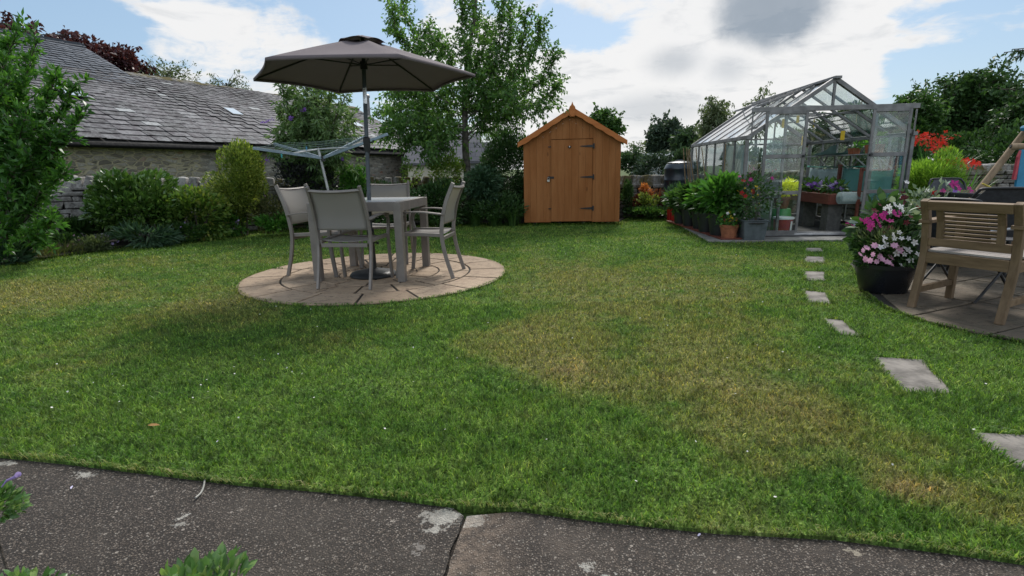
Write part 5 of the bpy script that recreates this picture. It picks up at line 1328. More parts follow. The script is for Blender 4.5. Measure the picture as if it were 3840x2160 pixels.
# yellow coleus on red pot on green bucket
bk_ = gthing('bucket', 'bright green plastic bucket turned upside down inside the doorway', 'bucket', .80, .62, .0)
b = MB(); b.lathe([(.16, 0), (.165, .02), (.14, .30), (.13, .31)], 24, (0, 0, .03)); b.build('body', plain('green_plastic', (.015, .26, .045), .4, 0, .1, 5), bk_, smooth=True)
b = MB(); b.lathe([(.170, .03), (.174, .045), (.168, .06)], 24); b.build('rim', plain('green_plastic2', (.012, .20, .035), .4), bk_, smooth=True)
potted('coleus', 'bright yellow-leaved plant in a brown pot standing on the green bucket', 'pot plant', ghw(.80, .62, .345), .12, .17, plain('brown_pot', (.14, .035, .022), .7), G['yellow'], 420, .085, .035, .20, .22, seed=70, up=.15)
tb = gthing('paint_tub', 'white-lidded red and white plastic tub standing at the greenhouse door', 'tub', .66, .18, .0)
b = MB(); b.lathe([(.115, 0), (.13, .215)], 28, (0, 0, .02), caps=False); b.lathe([(.115, .02), (.001, .021)], 28, caps=False); b.build('body', plain('tub_red', (.30, .018, .022), .4, 0, .1, 9), tb, smooth=True)
b = MB(); b.lathe([(.138, .225), (.140, .245), (.132, .255), (.12, .256), (.11, .245)], 28); b.build('lid', M['white'], tb, smooth=True)
b = MB()
for a0 in (-1.15, -.55):
    V = [(.1285 * math.cos(a0 + t * .30 - .0), .1285 * math.sin(a0 + t * .30), z) for z in (.07, .20) for t in (0, .33, .66, 1)]; V = [(x * (1 + (z - .07) * .42), y * (1 + (z - .07) * .42), z) for x, y, z in V]
    b.add(V, [(i, i + 1, i + 5, i + 4) for i in range(3)])
b.build('label_panel', M['white'], tb); 
b = MB(); b.lathe([(.13, 0), (.15, .10), (.152, .11)], 24, (0, 0, 0)); db = b.build('bowl', M['black_plastic'], None, smooth=True); db.location = ghw(.80, .40, .02 + .0); tag(db, 'dark plastic bowl behind the red and white tub', 'bowl')
# left-hand plants inside
def gbush(name, label, x, y, z0, r, hgt, mat, n, L, W, fl=None, seed=1, cat='plant', group='plants crowding the left side of the greenhouse'):
    return potted(name, label, cat, ghw(x, y, z0), .10, .16, M['terracotta'], mat, n, L, W, hgt, r, group=group, seed=seed, fl=fl)
bench = gthing('slatted_bench', 'low aluminium bench carrying plants along the left side of the greenhouse', 'bench', .08, .3, 0)
b = MB()
for k in range(5): b.box((.05 + k * .1, 1.2, .50), (.08, 2.3, .02))
b.build('slat', M['alu'], bench)
for x in (.03, .48):
    for y in (.1, 1.2, 2.3): MB().box((x, y, .245), (.025, .025, .49)).build('leg', M['alu'], bench)
gbush('geranium', 'pink flowering geranium on the bench just behind the left glass', .28, .42, .51, .20, .34, G['dull'], 260, .06, .04, [('p_pink', 10, .024, .5)], 81)
gbush('begonia', 'white flowering plant inside the left sliding door', .42, .85, .51, .20, .36, G['silver'], 230, .06, .03, [('p_white', 40, .032, .3)], 82)
gbush('tomato_plant', 'tall green leafy plant against the left glass, second along the bench', .22, 1.05, .51, .22, .62, G['mid'], 420, .08, .035, None, 83)
gbush('tomato_plant', 'tall dull green plant against the left glass at the back of the bench', .25, 1.7, .51, .24, .66, G['dull'], 420, .09, .035, None, 84)
gbush('geranium', 'scarlet geranium at the back of the bench near the rear glass', .42, 2.35, .51, .20, .46, G['mid'], 260, .07, .04, [('p_scarlet', 22, .03, .5)], 85)
gbush('geranium', 'dark pink geranium in front of the fan inside the left door', .47, .36, .51, .15, .12, G['dark'], 120, .05, .03, [('p_magenta', 9, .022, .3)], 86)
GBK = 'red geraniums at the rear of the greenhouse'
for k, (x, lb) in enumerate(((.95, 'red geranium standing at the rear glass left of centre'), (1.3, 'red geranium at the centre of the rear glass'))):
    stn = gthing('plant_stand', 'plain wire plant stand under the ' + ('left' if k == 0 else 'central') + ' rear geranium', 'stand', x, 2.55, 0, 'plant stands at the rear')
    b = MB(); b.lathe([(.13, .60), (.13, .615)], 16); b.build('top', M['alu'], stn)
    for a in (0, 2.09, 4.19): MB().tube([(math.cos(a) * .11, math.sin(a) * .11, .60), (math.cos(a) * .14, math.sin(a) * .14, 0)], .006, 5).build('leg', M['alu'], stn)
    potted('geranium', lb, 'pot plant', ghw(x, 2.55, .62), .10, .14, M['terracotta'], G['mid'], 180, .07, .05, .26, .19, group=GBK, seed=90 + k, fl=[('p_red', 22, .03, .45)])
fan = gthing('fan_heater', 'grey round fan heater standing inside the greenhouse behind the yellow plant', 'fan heater', .66, 1.15, .0)
b = MB(); b.box((0, 0, .40), (.30, .22, .80)); b.build('cabinet', M['alu'], fan, bevel=.01)
b = MB(); b.tube([(0, -.10, .90), (0, .08, .90)], .13, 24); b.build('housing', M['grey_metal'], fan, smooth=True)
b = MB(); [b.tube([(r_ * math.cos(a), -.112, .90 + r_ * math.sin(a)) for a in np.linspace(0, 2 * PI, 25)], .004, 4) for r_ in (.03, .06, .09, .12)]; b.build('grille', M['black_metal'], fan)
b = MB(); b.box((.25, -.05, .0), (.5, .02, .28)); gpn = b.build('propped_board', plain('grey_board', (.16, .16, .16), .7), None, bevel=.003); gpn.location = ghw(.10, .28, .66); gpn.rotation_euler.z = GR; tag(gpn, 'flat grey board propped on the bench inside the left front glass', 'board')
# yellow sticky traps hung from the roof
M['trap'] = plain('trap_yellow', (.72, .46, .01), .45, 0, .08, 20)
TG = 'yellow sticky fly traps hanging in the greenhouse'
for k, (nx, ny, yy, h_, rot_, lb) in enumerate(((2940, 463, .25, .125, .1, 'largest yellow sticky trap, behind the top of the left door'), (2992, 447, .6, .10, .3, 'yellow sticky trap cut off by the door rail, right of the largest'), (2872, 498, .4, .14, 1.1, 'narrow yellow trap seen nearly edge-on behind the left door'),
        (3008, 527, .35, .13, .9, 'yellow trap touching the edge of the left door frame'), (3160, 508, .4, .13, .15, 'yellow trap hanging alone in the open doorway above the green tray'), (3052, 462, 1.9, .12, .9, 'dull yellow trap far back under the right roof slope'), (3212, 445, 1.3, .12, 1.0, 'dull yellow trap under the right roof slope close to the right door'))):
    P = AT(nx / KX, ny / KX, 7.5 + yy); th_ = h_ * (.95 + yy * .12)
    t = thing('sticky_trap', lb, 'fly trap', tuple(P), rot_, TG)
    b = MB(); b.box((0, 0, 0), (th_ * .52, .002, th_)); b.build('card', M['trap'], t)
    b = MB(); b.tube([(0, 0, th_ / 2), (0, 0, th_ / 2 + .08)], .0015, 4); b.build('wire', M['alu'], t)

# ================================================================ pots and water butt left of the greenhouse
wbp = Vector((3.44, 10.95, .03)); butt = thing('water_butt', 'tall black plastic water butt on a stand beside the mossy wall', 'water butt', (3.44, 10.95, .03))
b = MB(); b.lathe([(.24, 0), (.26, .28), (.24, .30)], 8); b.build('stand', M['black_plastic'], butt)
M['butt'] = plain('butt_plastic', (.016, .026, .036), .33, 0, .12, 6, spec=.6)
b = MB(); b.lathe([(.255, .30), (.28, .34), (.285, .50), (.292, .51), (.292, .54), (.285, .55), (.29, .70), (.297, .71), (.297, .74), (.29, .75), (.29, .92), (.297, .93), (.297, .96), (.285, .98), (.262, 1.03), (.24, 1.05)], 32); b.build('barrel', M['butt'], butt, smooth=True)
b = MB(); b.lathe([(.235, 1.045), (.24, 1.065), (.20, 1.08), (.08, 1.10), (.02, 1.105)], 28); b.tube([(-.08, 0, 1.09), (-.05, 0, 1.12), (.05, 0, 1.12), (.08, 0, 1.09)], .012, 6); b.build('lid', M['butt'], butt, smooth=True)
dp = thing('downpipe', 'thin pale pipe slanting from the greenhouse gutter to the water butt', 'pipe', tuple(ghw(0, GL, GE)))
b = MB(); b.tube([ghw(0, GL - .02, GE - .05), wbp + Vector((.18, .05, 1.12)), wbp + Vector((.17, .05, 1.0))], .012, 6); b.build('tube', M['alu'], dp, world=True)
M['cane'] = plain('cane', (.24, .155, .08), .6, 0, .2, 20)
CG = 'bamboo canes among the pots'
for k, (xb, yb, xt, yt, Y, lb) in enumerate(((1727, 500, 1719, 372, 9.3, 'leftmost bamboo cane in front of the water butt'), (1735, 500, 1727, 372, 9.2, 'second bamboo cane from the left, in front of the water butt'), (1752, 500, 1733, 374, 9.0, 'third bamboo cane, leaning a little to the left'), (1741, 505, 1731, 377, 9.4, 'fourth and shortest bamboo cane of the row'),
        (1760, 505, 1751, 372, 8.9, 'bamboo cane at the corner of the greenhouse'), (1780, 490, 1765, 370, 8.6, 'bamboo cane leaning against the first side pane'), (1818, 480, 1826, 362, 8.0, 'bamboo cane upright against the fourth side pane'))):
    a, t = AT(xb, yb, Y), AT(xt, yt, Y); g_ = a + (a - t) * ((a.z - .03) / (t.z - a.z)); mb = MB()
    mb.tube([g_, g_.lerp(t, .33), g_.lerp(t, .66), t], [.009, .009, .008, .007], 7); tag(mb.build('bamboo_cane', M['cane'], world=True), lb, 'cane', CG)
M['redplastic'] = plain('red_plastic', (.38, .012, .014), .4, 0, .1, 8)
for k, (x, y, lb) in enumerate(((3.07, 10.02, 'bright red square pot of blue-green leaves beside the water butt'), (3.06, 9.72, 'bright red square pot with blue-green leaves next to the black pots'))):
    potted('leek_pot', lb, 'pot plant', (x, y, .03), .13, .26, M['redplastic'], G['blue'], 260, .14, .018, .30, .16, PI / 4 * 0, 'red pots at the end of the row', seed=110 + k, up=1.2, sq=1, stems=False, taper=.9)
BG = 'black pots of tall leafy plants along the greenhouse'
for k, (x, y, r, h_, fh, lb) in enumerate(((2.985, 9.28, .135, .26, .40, 'farthest black pot of leafy plants, next to the red pots'), (3.01, 8.88, .14, .27, .43, 'second farthest black pot of leafy plants'), (3.04, 8.45, .15, .28, .45, 'middle black pot of dark leafy plants along the greenhouse'), (2.99, 8.02, .16, .29, .48, 'black pot of leafy plants second from the terracotta pot'), (3.03, 7.62, .185, .31, .54, 'largest and nearest black pot with the tallest bright green leafy plants'))):
    r_ = potted('leafy_pot', lb, 'pot plant', (x, y, .05), r, h_, M['black_plastic'], G['lush'] if k in (4, 2) else G['mid'], 560 if k == 4 else 380, .15, .055, fh * .84, .235 if k == 4 else .20, 0, BG, seed=120 + k, up=.25, lobes=12, rim=False, leafmode=oval_quads, fshift=(-.0, 0), droop=0)
pb_ = thing('plank', 'dark red board lying under the black pots', 'board', (3.12, 8.5, .03)); b = MB(); b.box((-.02, 0, .011), (.42, 2.6, .018)); b.build('board', M['redwood'], pb_, bevel=.002)
potted('viola_pot', 'terracotta pot of small yellow flowers on the footing corner', 'pot plant', (3.03, 7.30, .03), .125, .20, M['terracotta'], G['lush'], 260, .05, .02, .15, .15, seed=130, fl=[('p_yellow', 26, .020, .3), ('p_darkred', 8, .017, .3), ('p_white', 3, .024, .5)], up=.4)
gpp = Vector((3.315, 7.245, .03))
M['slatepot'] = plain('slate_planter', (.085, .10, .11), .75, 0, .15, 10, .2)
potted('rose_planter', 'square slate-grey planter with a rose bush and pale yellow flowers by the door', 'planter', gpp, .235, .27, M['slatepot'], G['dark'], 900, .055, .032, .56, .30, GR, seed=140, fl=[('p_red', 4, .045, .55), ('p_yellow', 14, .018, .02), ('p_magenta', 5, .03, .7)], sq=1, up=.2, taper=.80, lobes=14, fshift=(-.02, .05))

# ================================================================ plants along the left wall
rr = random.Random(21)
# tall shrub at the left edge
def curve_up(a, b, bend): a, b = Vector(a), Vector(b); m_ = a.lerp(b, .5) + Vector(bend); return smooth_pts([a, m_, b], 5)
lb0 = Vector((-6.35, 6.65, 0)); lims = []
for (x, y, Y, bx) in ((45, 70, 6.6, -.1), (90, 110, 6.5, 0), (145, 190, 6.45, .1), (190, 215, 6.6, .1), (212, 285, 6.5, .15), (150, 330, 6.3, .1), (170, 430, 6.3, .1), (120, 250, 6.9, 0), (20, 200, 6.4, -.1), (-40, 120, 6.7, -.2), (60, 300, 6.1, 0), (-20, 330, 6.2, -.1), (100, 480, 6.2, .1), (130, 540, 6.25, .15), (20, 480, 6.0, 0), (-60, 450, 6.3, -.2), (60, 170, 7.0, 0), (-80, 250, 6.5, -.1), (80, 390, 6.1, .05), (10, 100, 6.9, 0), (0, 560, 6.0, 0), (80, 580, 6.1, 0), (150, 400, 6.7, .1), (40, 420, 6.1, 0)):
    e = AT(x, y, Y); st_ = lb0 + Vector((rr.uniform(-.15, .15), rr.uniform(-.1, .1), min(e.z * .35, .9))); lims.append((curve_up(st_, e, (bx, 0, .1 if e.z > 1 else -.02)), .016, 1.25))
limb_tree('tall_shrub', 'tall bright green upright shrub filling the left edge of the picture', lb0, [lb0, lb0 + Vector((.02, 0, .5)), lb0 + Vector((-.02, 0, 1.0)), lb0 + Vector((.03, .02, 1.5))], lims, G['laurel'], M['bark'], twig_n=19, twig_len=.23, leaves_per=22, L=.095, W=.034, spread=.03, droop=-.3, tr=(.03, .012), cat='shrub', start=.08, seed=5)
b_, c_, r_ = bush('camellia', 'rounded glossy dark green bush against the grey dry stone wall', 222, 452, 436, 622, 8.35, G['camellia'], 6500, .085, .048, lobes=18, lr=.33, oval=True, up=.35, updir=1.2, seed=3)
bush('golden_shrub', 'tall egg-shaped golden green shrub standing above the wall', 520, 682, 352, 566, 9.1, G['golden'], 12500, .055, .026, lobes=22, lr=.34, up=.6, seed=4)
bush('berberis', 'loose yellow-green and reddish shrub between the glossy bush and golden shrub', 415, 575, 472, 606, 8.5, G['spiraea'], 3200, .075, .038, lobes=16, lr=.34, up=.2, oval=True, updir=.9, seed=6)
def clump(name, label, x0, x1, yt, yb, Y, mat, n, L, W, fl=None, group=None, seed=1, up=.5, lobes=10, lr=.4, **kw):
    r, c, rad = bush(name, label, x0, x1, yt, yb, Y, mat, n, L, W, cat='plant', lobes=lobes, lr=lr, up=up, stems=0, group=group, seed=seed, **kw)
    if fl:
        rg = np.random.default_rng(seed + 500)
        for fm, nf, sz in fl:
            P, _ = blob_pts(c, (rad[0] * 1.02, rad[1] * 1.02, rad[2] * 1.08), nf * 5, lobes, lr, 0, rg); P = P[(P[:, 2] > c[2] - .1 * rad[2]) & (P[:, 1] < c[1] + .1)][:nf]
            if len(P) > 14: flowers('blossom', P, sz, M[fm], r, rg=rg)
            else:
                for p in P: flowers('flower', [p], sz, M[fm], r, rg=rg)
    return r
PB = 'low plants edging the long border'
clump('geranium_clump', 'low grey-green plants with tiny pink flowers at the foot of the tall shrub', 95, 215, 588, 648, 7.35, G['mid'], 900, .06, .03, [('p_palepink', 8, .022)], PB, 31)
clump('grey_fern', 'feathery grey-green plant in front of the glossy bush', 300, 425, 566, 622, 7.8, G['blue'], 800, .13, .022, None, PB, 32, up=.2)
clump('geranium_clump', 'silvery low plant with small mauve flowers left of the grey ferny leaves', 185, 305, 590, 640, 7.6, G['birch'], 800, .055, .028, [('p_lilac', 9, .02)], PB, 33)
clump('fern', 'dark green ferny plant growing against the dry stone wall at the left', 150, 240, 560, 605, 7.9, G['dark'], 800, .12, .03, None, PB, 34)
clump('low_shrub', 'leafy low plants under the yellow-green shrub', 430, 520, 558, 606, 8.3, G['mid'], 700, .07, .04, [('p_lilac', 3, .02)], PB, 35)
clump('low_shrub', 'pale green leafy plants at the foot of the golden shrub', 510, 640, 530, 592, 8.9, G['lush'], 1000, .065, .035, [('p_lilac', 4, .022)], PB, 36)
clump('low_shrub', 'green plants with reddish tips right of the golden shrub', 625, 735, 500, 582, 9.1, G['dull'], 1200, .06, .034, [('p_palepink', 3, .02)], PB, 37)
clump('low_shrub', 'bright leafy plant low in the border left of the seated chairs', 655, 740, 535, 585, 8.9, G['lush'], 600, .08, .05, None, PB, 38)
clump('dry_grass', 'pale dry grassy tuft under the tall shrub at the lawn edge', 90, 200, 628, 655, 7.0, G['dull'], 500, .14, .010, None, PB, 39, up=1.0)
clump('dark_fern', 'dark strap-leaved plant at the far left corner of the lawn', -30, 60, 620, 672, 6.45, G['blue'], 380, .16, .035, None, PB, 30)
clump('low_shrub', 'shaded dark leaves behind the tall shrub in the left corner', -200, 110, 480, 660, 7.2, G['dark'], 2600, .09, .045, None, PB, 29, lobes=16)
clump('low_shrub', 'shaded undergrowth of dark leaves between the glossy bush and the wall', 300, 470, 520, 606, 8.55, G['dark'], 1300, .07, .035, None, PB, 28)
# buddleja
bb0 = AT(800, 520, 9.7); bb0.z = 0; lims = []
for (x, y, Y, k) in ((705, 215, 9.5, 1), (740, 195, 9.8, 1), (770, 190, 9.6, 1), (800, 200, 9.9, 1), (838, 215, 9.6, 1), (868, 240, 9.8, .8), (893, 290, 9.6, .8), (880, 340, 9.4, .9), (700, 270, 9.6, .8), (690, 330, 9.4, .9), (690, 385, 9.3, .8), (760, 260, 9.3, 1.2), (800, 300, 9.2, 1.2), (840, 320, 9.3, 1.1), (740, 330, 9.2, 1.2), (780, 380, 9.2, 1.2), (850, 400, 9.3, 1.1), (720, 300, 9.9, 1), (825, 260, 9.9, 1.1), (770, 320, 9.8, 1.2), (895, 420, 9.4, .8), (810, 420, 9.2, 1), (735, 400, 9.3, .9), (790, 240, 9.5, 1.1), (755, 300, 9.6, 1.2), (820, 350, 9.5, 1.2), (720, 360, 9.4, 1.1), (800, 270, 9.7, 1.1), (850, 280, 9.5, 1.0)):
    e = AT(x, y, Y); lims.append((smooth_pts([bb0 + Vector((rr.uniform(-.1, .1), 0, .3)), bb0.lerp(e, .55) + Vector((0, 0, .35)), e], 5), .014, k))
bud = limb_tree('butterfly_bush', 'tall arching butterfly bush with a few purple flower spikes behind the clothes airer', bb0, [bb0, bb0 + Vector((0, 0, .5)), bb0 + Vector((.03, 0, 1.0))], lims, G['buddleja'], M['bark'], twig_n=14, twig_len=.36, leaves_per=22, L=.12, W=.032, spread=.04, droop=.55, tr=(.045, .02), cat='shrub', start=.25, seed=9)
rg = np.random.default_rng(4)
for (x, y, dx) in ((690, 300, .22), (735, 292, .05), (858, 395, -.02), (690, 398, .2), (768, 272, .08)):
    a = AT(x, y, 9.25); n = 30; t = rg.random(n); P = np.array(a) + np.c_[t * (-dx), rg.normal(0, .02, n), -t * .05] + rg.normal(0, .014, (n, 3)); flowers('flower_spike', P, .016, M['p_violet'], bud, n=4, rg=rg)
clump('smoke_bush', 'near-black purple-leaved shrub under the butterfly bush', 705, 860, 402, 500, 9.5, G['purple'], 2600, .055, .035, None, None, 41, lobes=14)
clump('leafy_shrub', 'fresh green leafy shrub in front of the wall right of the airer pole', 848, 930, 412, 500, 9.6, G['lush'], 1200, .07, .04, None, None, 42, oval=True)
clump('leafy_shrub', 'small arching twiggy shrub with reddish tips above the mossy wall', 1000, 1060, 404, 470, 10.2, G['spiraea'], 320, .05, .025, None, None, 43, lobes=7)
clump('azalea', 'bushy brown-tinged green shrub left of the tree trunk', 1072, 1165, 384, 475, 10.1, G['spiraea'], 2400, .045, .028, None, None, 44, lobes=16)
clump('dark_shrub', 'dark leafy shrub filling the border under the brown-tinged one', 1040, 1175, 440, 565, 9.9, G['dark'], 3400, .075, .035, None, None, 45, lobes=16)
clump('blue_shrub', 'blue-green drooping shrub just right of the tree trunk', 1170, 1262, 412, 520, 10.0, G['blue'], 2400, .10, .03, None, None, 46, lobes=14, up=0)
hedge, hc, hr = bush('dark_hedge', 'tall dense dark evergreen shrub between the young tree and the shed', 1196, 1350, 326, 540, 10.35, G['dark'], 9000, .055, .024, lobes=26, lr=.33, up=.5, depth=.55, seed=47)
bush('wispy_hedge', 'paler feathery hedge top behind the dark evergreen shrub beside the shed', 1195, 1345, 318, 440, 11.6, G['mid'], 4500, .07, .016, lobes=24, lr=.3, up=1.0, seed=48, stems=0)
clump('dark_shrub', 'shaded foliage at the foot of the tall evergreen next to the shed', 1170, 1330, 480, 566, 9.95, G['dark'], 2400, .08, .03, None, None, 49, lobes=14)
rg = np.random.default_rng(8)
for k, (x, Y, lb) in enumerate(((1195, 9.85, 'clump of arching strap leaves left of the middle of the back border'), (1245, 9.8, 'clump of arching strap leaves in the middle of the back border'), (1290, 9.75, 'clump of arching strap leaves against the left corner of the shed'))):
    c = AT(x, 540, Y); c.z = 0; r = thing('crocosmia_clump', lb, 'plant', tuple(c), 0, 'arching strap-leaved clumps in the back border'); blades(r, 'foliage', tuple(c), 90, .48, .016, G['mid'], rg, .14, .9)
clump('low_shrub', 'dark leaves under the front border between the chair and the strap leaves', 1040, 1190, 520, 567, 9.85, G['mid'], 900, .06, .03, None, PB, 27)
clump('low_shrub', 'broad dark border plants behind the table from left to middle', 860, 1060, 455, 568, 9.9, G['dark'], 3200, .07, .034, None, PB, 26, lobes=18)
clump('low_shrub', 'shaded border plants behind the left chair', 720, 880, 480, 574, 9.5, G['dark'], 2600, .065, .034, None, PB, 25, lobes=16)
# ---- young tree
t0 = AT(1178, 560, 10.35); t0.z = 0
trunk = [t0, AT(1176, 440, 10.35), AT(1171, 380, 10.35), AT(1170, 330, 10.38), AT(1168, 260, 10.4), AT(1170, 200, 10.4), AT(1178, 130, 10.4), AT(1195, 40, 10.4), AT(1200, -60, 10.4)]
L_ = []
def sx_right(pts): return pts[-1][0] > 1230
def limb(sx, sy, pts, r0=.022, dens=1.0, dY=0.0):
    s = AT(sx, sy, 10.38); P = [s] + [AT(x, y, 10.38 + dY * (i + 1) / len(pts)) for i, (x, y) in enumerate(pts)]; L_.append((smooth_pts(P, 4), r0 * .7, min(dens, 1.45) if sx_right(pts) else dens * 1.15))
limb(1170, 350, [(1110, 345), (1040, 350), (975, 330)], .018, 1.3, -.3); limb(1170, 360, [(1120, 375), (1060, 385)], .012, 1.3, -.6); limb(1169, 320, [(1100, 300), (1020, 280), (955, 290)], .018, 1.3, .3)
limb(1169, 330, [(1100, 320), (1020, 320), (960, 345)], .014, 1.3, .7); limb(1168, 280, [(1090, 240), (1030, 225), (985, 235)], .018, 1.2, -.5)
limb(1168, 260, [(1090, 190), (1040, 130), (1000, 90), (985, 15)], .022, 1.25, -.2); limb(1168, 260, [(1100, 180), (1060, 110), (1020, 40), (1015, -10)], .016, .8, .4)
limb(1169, 230, [(1110, 160), (1085, 110), (1075, 75)], .014, 1.2, .2); limb(1169, 220, [(1130, 150), (1100, 105), (1060, 95)], .012, .8, -.4)
limb(1170, 200, [(1175, 130), (1160, 70), (1165, -20)], .016, 1.25, -.3); limb(1178, 150, [(1200, 80), (1190, 20), (1185, -40)], .014, 1.25, .3)
limb(1170, 290, [(1210, 240), (1245, 160), (1262, 60), (1268, -30)], .024, 1.45, -.2); limb(1170, 280, [(1220, 230), (1265, 150), (1285, 80), (1280, 10)], .018, 1.45, .4)
limb(1170, 300, [(1230, 260), (1290, 190), (1315, 110), (1320, 40)], .022, 1.5, -.4); limb(1170, 300, [(1240, 250), (1310, 180), (1350, 110), (1352, 60)], .018, 1.5, .2)
limb(1170, 330, [(1240, 290), (1320, 240), (1375, 190), (1392, 130)], .022, 1.5, -.2); limb(1170, 340, [(1240, 305), (1310, 280), (1380, 240), (1405, 210)], .018, 1.5, .3)
limb(1170, 350, [(1195, 320), (1250, 292), (1320, 285), (1390, 270)], .018, 1.4, -.5); limb(1170, 365, [(1200, 330), (1225, 318), (1280, 300)], .020, 1.2, .1); limb(1170, 290, [(1220, 250), (1280, 220), (1330, 215)], .014, 1.5, .8)
limb(1170, 300, [(1210, 270), (1260, 240), (1300, 250)], .014, 1.5, -.9); limb(1169, 300, [(1120, 270), (1070, 260), (1010, 265)], .014, 1.2, .9); limb(1170, 250, [(1210, 200), (1235, 140), (1240, 90)], .014, 1.5, .6); limb(1170, 240, [(1190, 190), (1215, 130), (1222, 60)], .014, 1.3, -.6)
limb(1170, 320, [(1130, 330), (1050, 310), (1000, 315)], .012, 1.3, -.8); pass
for k_, (pts_, dy_) in enumerate((([(1120, 300), (1060, 285), (990, 300)], .5), ([(1120, 340), (1070, 345), (1010, 370)], -.4), ([(1110, 320), (1040, 300), (970, 310)], -.1), ([(1120, 250), (1060, 240), (1005, 240)], .1), ([(1140, 345), (1110, 350), (1080, 375)], -.9))):
    limb(1169, 330 + 4 * k_, pts_, .012, 1.3, dy_)
for k_, (pts_, dy_) in enumerate((([(1185, 300), (1205, 240), (1198, 160)], .3), ([(1150, 280), (1138, 210), (1135, 140)], -.3), ([(1200, 320), (1228, 280), (1215, 215)], -.5), ([(1150, 320), (1130, 290), (1118, 230)], .5), ([(1180, 260), (1180, 190), (1165, 120)], -.6), ([(1205, 310), (1250, 270), (1290, 262)], .6), ([(1150, 350), (1125, 330), (1095, 300)], -.5))):
    limb(1169, 350, pts_, .010, 1.5, dy_)
limb_tree('young_tree', 'slender young broadleaf tree with upright leafy branches rising left of the shed', t0, trunk, L_, G['cherry'], M['bark_grey'], twig_n=19, twig_len=.47, leaves_per=24, L=.080, W=.036, spread=.07, droop=.5, tr=(.085, .02), start=.28, seed=3)

# ================================================================ right of the shed
clump('azalea', 'orange-leaved upright shrub against the mossy wall right of the shed', 1608, 1648, 446, 510, 10.9, G['orange'], 520, .055, .028, None, None, 51, lobes=7)
clump('heuchera', 'dull red leafy plant low between the shed and the orange shrub', 1585, 1640, 490, 542, 10.9, G['redbrown'], 700, .06, .04, None, None, 52)
clump('low_shrub', 'dark green plant tight against the right side of the shed', 1560, 1592, 455, 548, 10.85, G['dark'], 700, .06, .03, None, None, 53)
clump('low_shrub', 'pale yellow-green leafy plant in the short border by the water butt', 1600, 1655, 488, 545, 10.7, G['golden'], 380, .075, .04, None, None, 54)
clump('low_shrub', 'low spreading leaves at the front of the short border beside the water butt', 1575, 1690, 520, 548, 10.6, G['mid'], 900, .07, .045, None, None, 55)
clump('low_shrub', 'brownish leafy plant between the pale plant and the water butt', 1640, 1685, 480, 540, 10.8, G['redbrown'], 420, .06, .035, None, None, 56)
# ---- hedge and trees beyond the wall
def farbush(label, x0, x1, yt, yb, Y, mat, n, L, W, name='hedge_bush', cat='bush', **kw):
    return bush(name, label, x0, x1, yt, yb, Y, mat, n, L, W, cat=cat, stems=0, **kw)
HG = 'bushes of the hedge beyond the back wall'
for k, (x0, x1, yt, Y, mt, lb) in enumerate(((1545, 1625, 372, 19, 'far', 'rounded dark bush beyond the wall just right of the shed'), (1600, 1700, 384, 18, 'farblue', 'wide dark bush beyond the wall behind the orange shrub'), (1670, 1755, 378, 17, 'far', 'dark bush beyond the wall behind the water butt'), (1740, 1850, 372, 16, 'far', 'dark bush seen through the left side of the greenhouse'),
        (1840, 1960, 374, 16, 'farblue', 'dark bush seen through the front left glass'), (1950, 2080, 372, 16, 'far', 'dark bush seen through the open greenhouse doorway'), (2060, 2200, 370, 15, 'far', 'dark bush seen through the right side of the doorway'))):
    farbush(lb, x0, x1, yt, 470, Y, G[mt], 1700, .13, .07, group=HG, seed=60 + k, lobes=12)
GF = {}
crown_tree('distant_tree', 'round green treetop showing over the right slope of the shed roof', 1475, 1562, 278, 372, 26, G['mid'], M['bark'], nl=26, seed=21, fill=4500, twig_n=2.2, twig_len=.8, leaves_per=26, L=.20, W=.12, spread=.16, tr=(.2, .06))
crown_tree('distant_tree', 'broad dark tree right of the shed on the horizon', 1620, 1752, 298, 430, 32, G['farblue'], M['bark'], nl=34, seed=22, fill=12000, twig_n=2.4, twig_len=.9, leaves_per=34, L=.24, W=.15, spread=.25, tr=(.25, .08))
crown_tree('distant_tree', 'lower lighter green tree in front of the broad dark one', 1685, 1772, 328, 430, 26, G['far'], M['bark'], nl=28, seed=23, fill=8000, twig_n=2.4, twig_len=.7, leaves_per=32, L=.20, W=.12, spread=.2, tr=(.2, .06))
crown_tree('birch_tree', 'pale drooping birch rising beyond the left greenhouse roof', 1755, 1842, 236, 400, 24, G['birch'], M['bark_grey'], nl=24, seed=24, fill=3200, twig_n=7, twig_len=.75, leaves_per=20, L=.15, W=.07, spread=.10, droop=1.6, tr=(.12, .04))
crown_tree('birch_tree', 'thin sparse birch top beyond the raised greenhouse vents', 1868, 1945, 212, 370, 26, G['birch'], M['bark_grey'], nl=17, seed=25, fill=500, twig_n=5, twig_len=.9, leaves_per=11, L=.15, W=.07, spread=.10, droop=1.2, tr=(.10, .03))
crown_tree('small_tree', 'small sparse twiggy bush on the skyline right of the shed', 1572, 1625, 352, 410, 20, G['birch'], M['bark'], nl=14, seed=26, fill=150, twig_n=5, twig_len=.35, leaves_per=9, L=.10, W=.05, spread=.07, tr=(.05, .02))
far_gh = thing('distant_shed', 'pale low roof glimpsed between the bushes beyond the wall', 'shed', tuple(AT(1640, 420, 24)[:2]) + (0,))
b = MB(); a, c = AT(1610, 395, 24), AT(1690, 395, 24); b.box((0, 0, .6), ((c.x - a.x), 2, 1.2)); b.build('wall', plain('pale_wall', (.3, .32, .32), .8), far_gh)
b = MB(); ww = (c.x - a.x) / 2 + .1; b.add([(-ww, -1.1, 1.2), (ww, -1.1, 1.2), (ww, 0, 1.6), (-ww, 0, 1.6), (-ww, 1.1, 1.2), (ww, 1.1, 1.2)], [(0, 1, 2, 3), (3, 2, 5, 4), (0, 3, 4), (1, 5, 2)]); b.build('roof', plain('pale_roof', (.22, .24, .25), .9, spec=.1), far_gh)
